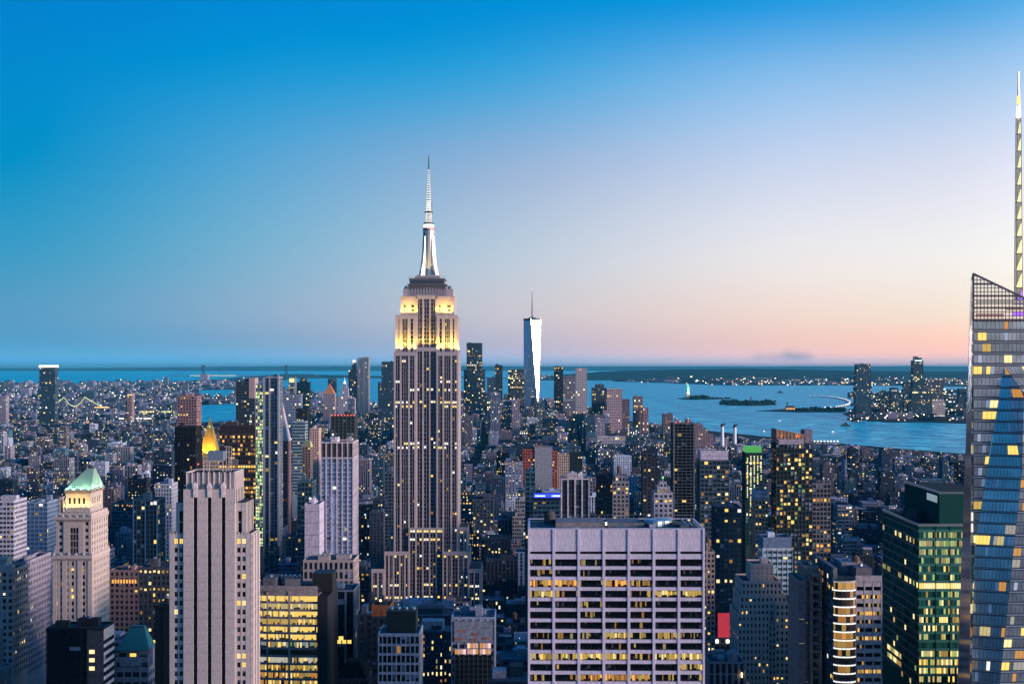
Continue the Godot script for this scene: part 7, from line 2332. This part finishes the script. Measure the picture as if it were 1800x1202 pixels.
func house(b: Dictionary, r: RandomNumberGenerator, wall0: MB, glass0: MB, lit0: MB) -> void:
	var own: bool = b.own
	var wall := MB.new() if own else wall0
	var glass := MB.new() if own else glass0
	var lit := MB.new() if own else lit0
	var d: float = b.d
	var ti := r.randi() % TINTS.size()
	if r.randf() < 0.3:
		ti = [0, 1, 6, 8][r.randi() % 4]
	var col: Color = TINTS[ti][1] * r.randf_range(0.6, 1.35) * Color(0.85, 1.0, 1.17)  # bluish factor puts the shaded city's blue fill into the wall colour
	var kind := r.randi() % 4
	var many := r.randf() < 0.25
	var st := style({"col": col, "lit": r.randf_range(0.14, 0.3) if many else r.randf_range(0.02, 0.09), "pal": ["lit_warm", "lit_pale", "dim_warm", "lit_white", "dim_amber", "dim_pale", "dim_warm"], "bay": r.randf_range(2.4, 4.4), "fl": r.randf_range(3.2, 4.2), "pier": r.randf_range(0.25, 0.6), "span": r.randf_range(0.3, 0.55), "glass": Color(.012, .022, .034) * r.randf_range(0.6, 1.8), "blind": 0.15})
	if kind == 1:
		st.pier = 0.12
		st.span = 0.5
	elif kind == 2:
		st.span = 0.22
		st.spcol = col * 0.5
	var far := d > 2500.0
	if d > 1800:
		st.small = true
		st.lit *= 1.5
		st.pal = ["lit_warm", "lit_pale", "dim_warm", "lit_white", "lit_amber", "dim_pale", "lit_cool", "lit_white", "dim_rose"]
	if d > 2300:
		st.bay *= 1.15
		st.fl *= 1.05
	if d > 3600:
		st.bay *= 1.25
		st.fl *= 1.2
		st.lit *= 1.2
		st.pal = ["lit_warm", "far_pale", "far_white", "lit_warm", "lit_amber", "lit_pale", "lit_cool", "dim_rose"]
	var z1 := -d
	var z0: float = -d - b.dep
	var y1: float = b.h
	var yd := maxf(0.0, wy(b.low, d) - 6.0)
	var rc := Color(.07, .085, .11) * r.randf_range(0.5, 2.4) if r.randf() < 0.66 else Color(.40, .43, .52)
	var faces := "flr" if own else ("fr" if b.R < CX else "fl")
	var x0: float = b.x0
	var x1: float = b.x1
	var stepped: bool = r.randf() < 0.22 and y1 > 35 and x1 - x0 > 15 and not far
	if stepped:
		var hs := y1 * r.randf_range(0.72, 0.86)
		block(wall, glass, lit, x0, x1, z0, z1, 0, hs, st, r, minf(yd, hs - 1), rc, faces)
		block(wall, glass, lit, x0 + 3, x1 - 3, z0 + 3, z1 - 4, hs, y1, st, r, -1, rc, faces)
		x0 += 3; x1 -= 3; z0 += 3; z1 -= 4
	else:
		block(wall, glass, lit, x0, x1, z0, z1, 0, y1, st, r, yd, rc, faces)
	if r.randf() < 0.5:   # cornice
		wall.box("wall", Vector3(x0 - 0.4, y1 - 0.8, z1 - 0.4), Vector3(x1 + 0.4, y1 + 0.1, z1 + 0.7), col * 1.15, true)
	# bulkheads, tanks, roof lamps
	var roofs := []
	var nb := r.randi_range(1, 3) if d < 4000 else 1
	for i in nb:
		var bw := (x1 - x0) * r.randf_range(0.15, 0.45)
		var bd := (z1 - z0) * r.randf_range(0.2, 0.5)
		var bx := r.randf_range(x0 + 0.8, x1 - bw - 0.8)
		var bz := r.randf_range(z0 + 0.8, z1 - bd - 0.8)
		var roof: MB = MB.new() if own else wall
		roofs.append(roof)
		roof.box("wall", Vector3(bx, y1 + 0.07, bz), Vector3(bx + bw, y1 + r.randf_range(2.0, 5.5) + i * 0.02, bz + bd), [col * 1.1, Color(.2, .2, .25), Color(.36, .34, .4), Color(.05, .06, .08)][r.randi() % 4])
	var tanks := 0
	if d < 3200 and r.randf() < 0.4 and x1 - x0 > 9:
		tanks = 1
		var tk := MB.new() if own else wall
		tank(tk, Vector3(r.randf_range(x0 + 3, x1 - 3), y1 + 0.07, r.randf_range(z0 + 3, z1 - 3)), r.randf_range(0.8, 1.2))
		b.tank = tk
	if r.randf() < 0.45:
		var s := 0.5 * d / 1500.0
		var q := Vector3(r.randf_range(x0, x1), y1 + 0.9, z1 - r.randf_range(0.2, 6.0))
		lit.box(["far_warm", "far_white", "far_pale", "far_amber"][r.randi() % 4], q, q + Vector3(s, s, s), Color.WHITE)
	if not own:
		return
	# a thing of its own, told by its look and its neighbours
	var storeys := clampi(roundi(y1 / st.fl), 2, 60)
	var wd: float = x1 - x0
	var size := ("narrow" if wd < 18 else ("broad" if wd > 36 else "")) + ""
	var tall := "low" if storeys < 8 else ("tall" if storeys > 22 else "mid-height")
	var cx: float = (b.L + b.R) / 2
	var near := []
	for h in heroes:
		var hy: float = clampf(b.top, h.yt, h.vb)
		var dist := maxf(0.0, maxf(h.L - cx, cx - h.R)) + absf(hy - b.top) * 0.7
		near.append([dist, h])
	near.sort_custom(func(p, q): return p[0] < q[0])
	var feat := "with water tank" if tanks else ("with stepped top" if stepped else ("with many lit windows" if many else "with flat roof"))
	var label := ""
	for k in 8:
		var h: Dictionary = near[k][1]
		var rel := "behind" if d > h.D and cx > h.L and cx < h.R else ("in front of" if cx > h.L and cx < h.R else ("left of" if cx < h.L else "right of"))
		var words := [size, tall, TINTS[ti][0], "block", feat, rel, "the", h.short]
		label = " ".join(words.filter(func(s): return s != ""))
		if not used_labels.has(label) and label.split(" ").size() <= 16:
			break
		var h2: Dictionary = near[k + 1][1]
		var rel2 := "left of" if cx < (h2.L + h2.R) / 2 else "right of"
		label = " ".join([tall, TINTS[ti][0], "block", rel, "the", h.short + ",", rel2, "the", h2.short])
		if not used_labels.has(label) and label.split(" ").size() <= 16:
			break
		label = " ".join([NUM[storeys] + "-storey" if storeys <= 20 else tall, size, TINTS[ti][0], "block", rel, "the", h.short]).replace("  ", " ")
		if not used_labels.has(label) and label.split(" ").size() <= 16:
			break
	var o := thing("city_block" if storeys < 20 else "apartment_tower", label, "building", "blocks of the packed city")
	commit(wall, "facade", o)
	commit(glass, "glazing", o)
	commit(lit, "window_grid", o, "stuff")
	for q in roofs:
		commit(q, "bulkhead", o)
	if b.has("tank"):
		commit(b.tank, "water_tank", o)

func make_streets(r: RandomNumberGenerator) -> void:
	var mb := MB.new()
	var cars := MB.new()
	for k in range(-4, 6):
		var x := -136.0 + k * 290.0
		var d := 900.0
		while d < 3000.0:
			for s in [-11.0, 11.0]:
				var p := Vector3(x + s, 9.0, -d)
				var q := 0.35 + d / 6000.0
				mb.bar("metal", p + Vector3(0, -9, 0), p, 0.12, Color(.1, .1, .1))
				mb.box("far_warm" if r.randf() < 0.7 else "far_white", p, p + Vector3(q * 1.6, q, q), Color.WHITE, true)
			d += 55.0
		d = 1000.0
		while d < 2300.0:
			for lane in [-6.0, -2.5, 2.5, 6.0]:
				if r.randf() < 0.45:
					var c := Vector3(x + lane, 0.3, -d - r.randf_range(0, 9))
					cars.box("paint", c, c + Vector3(1.9, 1.4, -4.6), [Color(.5, .35, .03), Color(.05, .05, .06), Color(.3, .3, .32)][r.randi() % 3])
					cars.box("lit_white" if lane > 0 else "lamp_red", c + Vector3(0.1, 0.4, 0.02), c + Vector3(1.8, 0.8, 0.12), Color.WHITE)
			d += 12.0
	# shop fronts down the avenue beside the landmark
	for i in 260:
		var d := 1180.0 + r.randf() * 2400.0
		var s := -1.0 if r.randf() < 0.5 else 1.0
		var p := Vector3(-136.0 + s * 14.5, r.randf_range(2.5, 6.0), -d)
		mb.box(["far_warm", "lit_white", "lit_amber", "far_pale"][r.randi() % 4], p, p + Vector3(0.8, r.randf_range(0.8, 2.0), r.randf_range(2.0, 6.0)), Color.WHITE)
	var o := commit(mb, "street_lights", self, "stuff")
	o.set_meta("label", "warm street lamps lining the deep avenues")
	o.set_meta("category", "street lights")
	o = commit(cars, "traffic", self, "stuff")
	o.set_meta("label", "stream of cars with white and red lights in the avenues")
	o.set_meta("category", "traffic")

func _ready() -> void:
	make_view()
	make_materials()
	make_ground()
	make_landmark()
	make_grid_slab()
	make_deco()
	make_green_roof()
	make_crystal()
	make_green_block()
	make_yellow_office()
	make_ribbon_corner()
	make_towers()
	make_far()
	make_city()
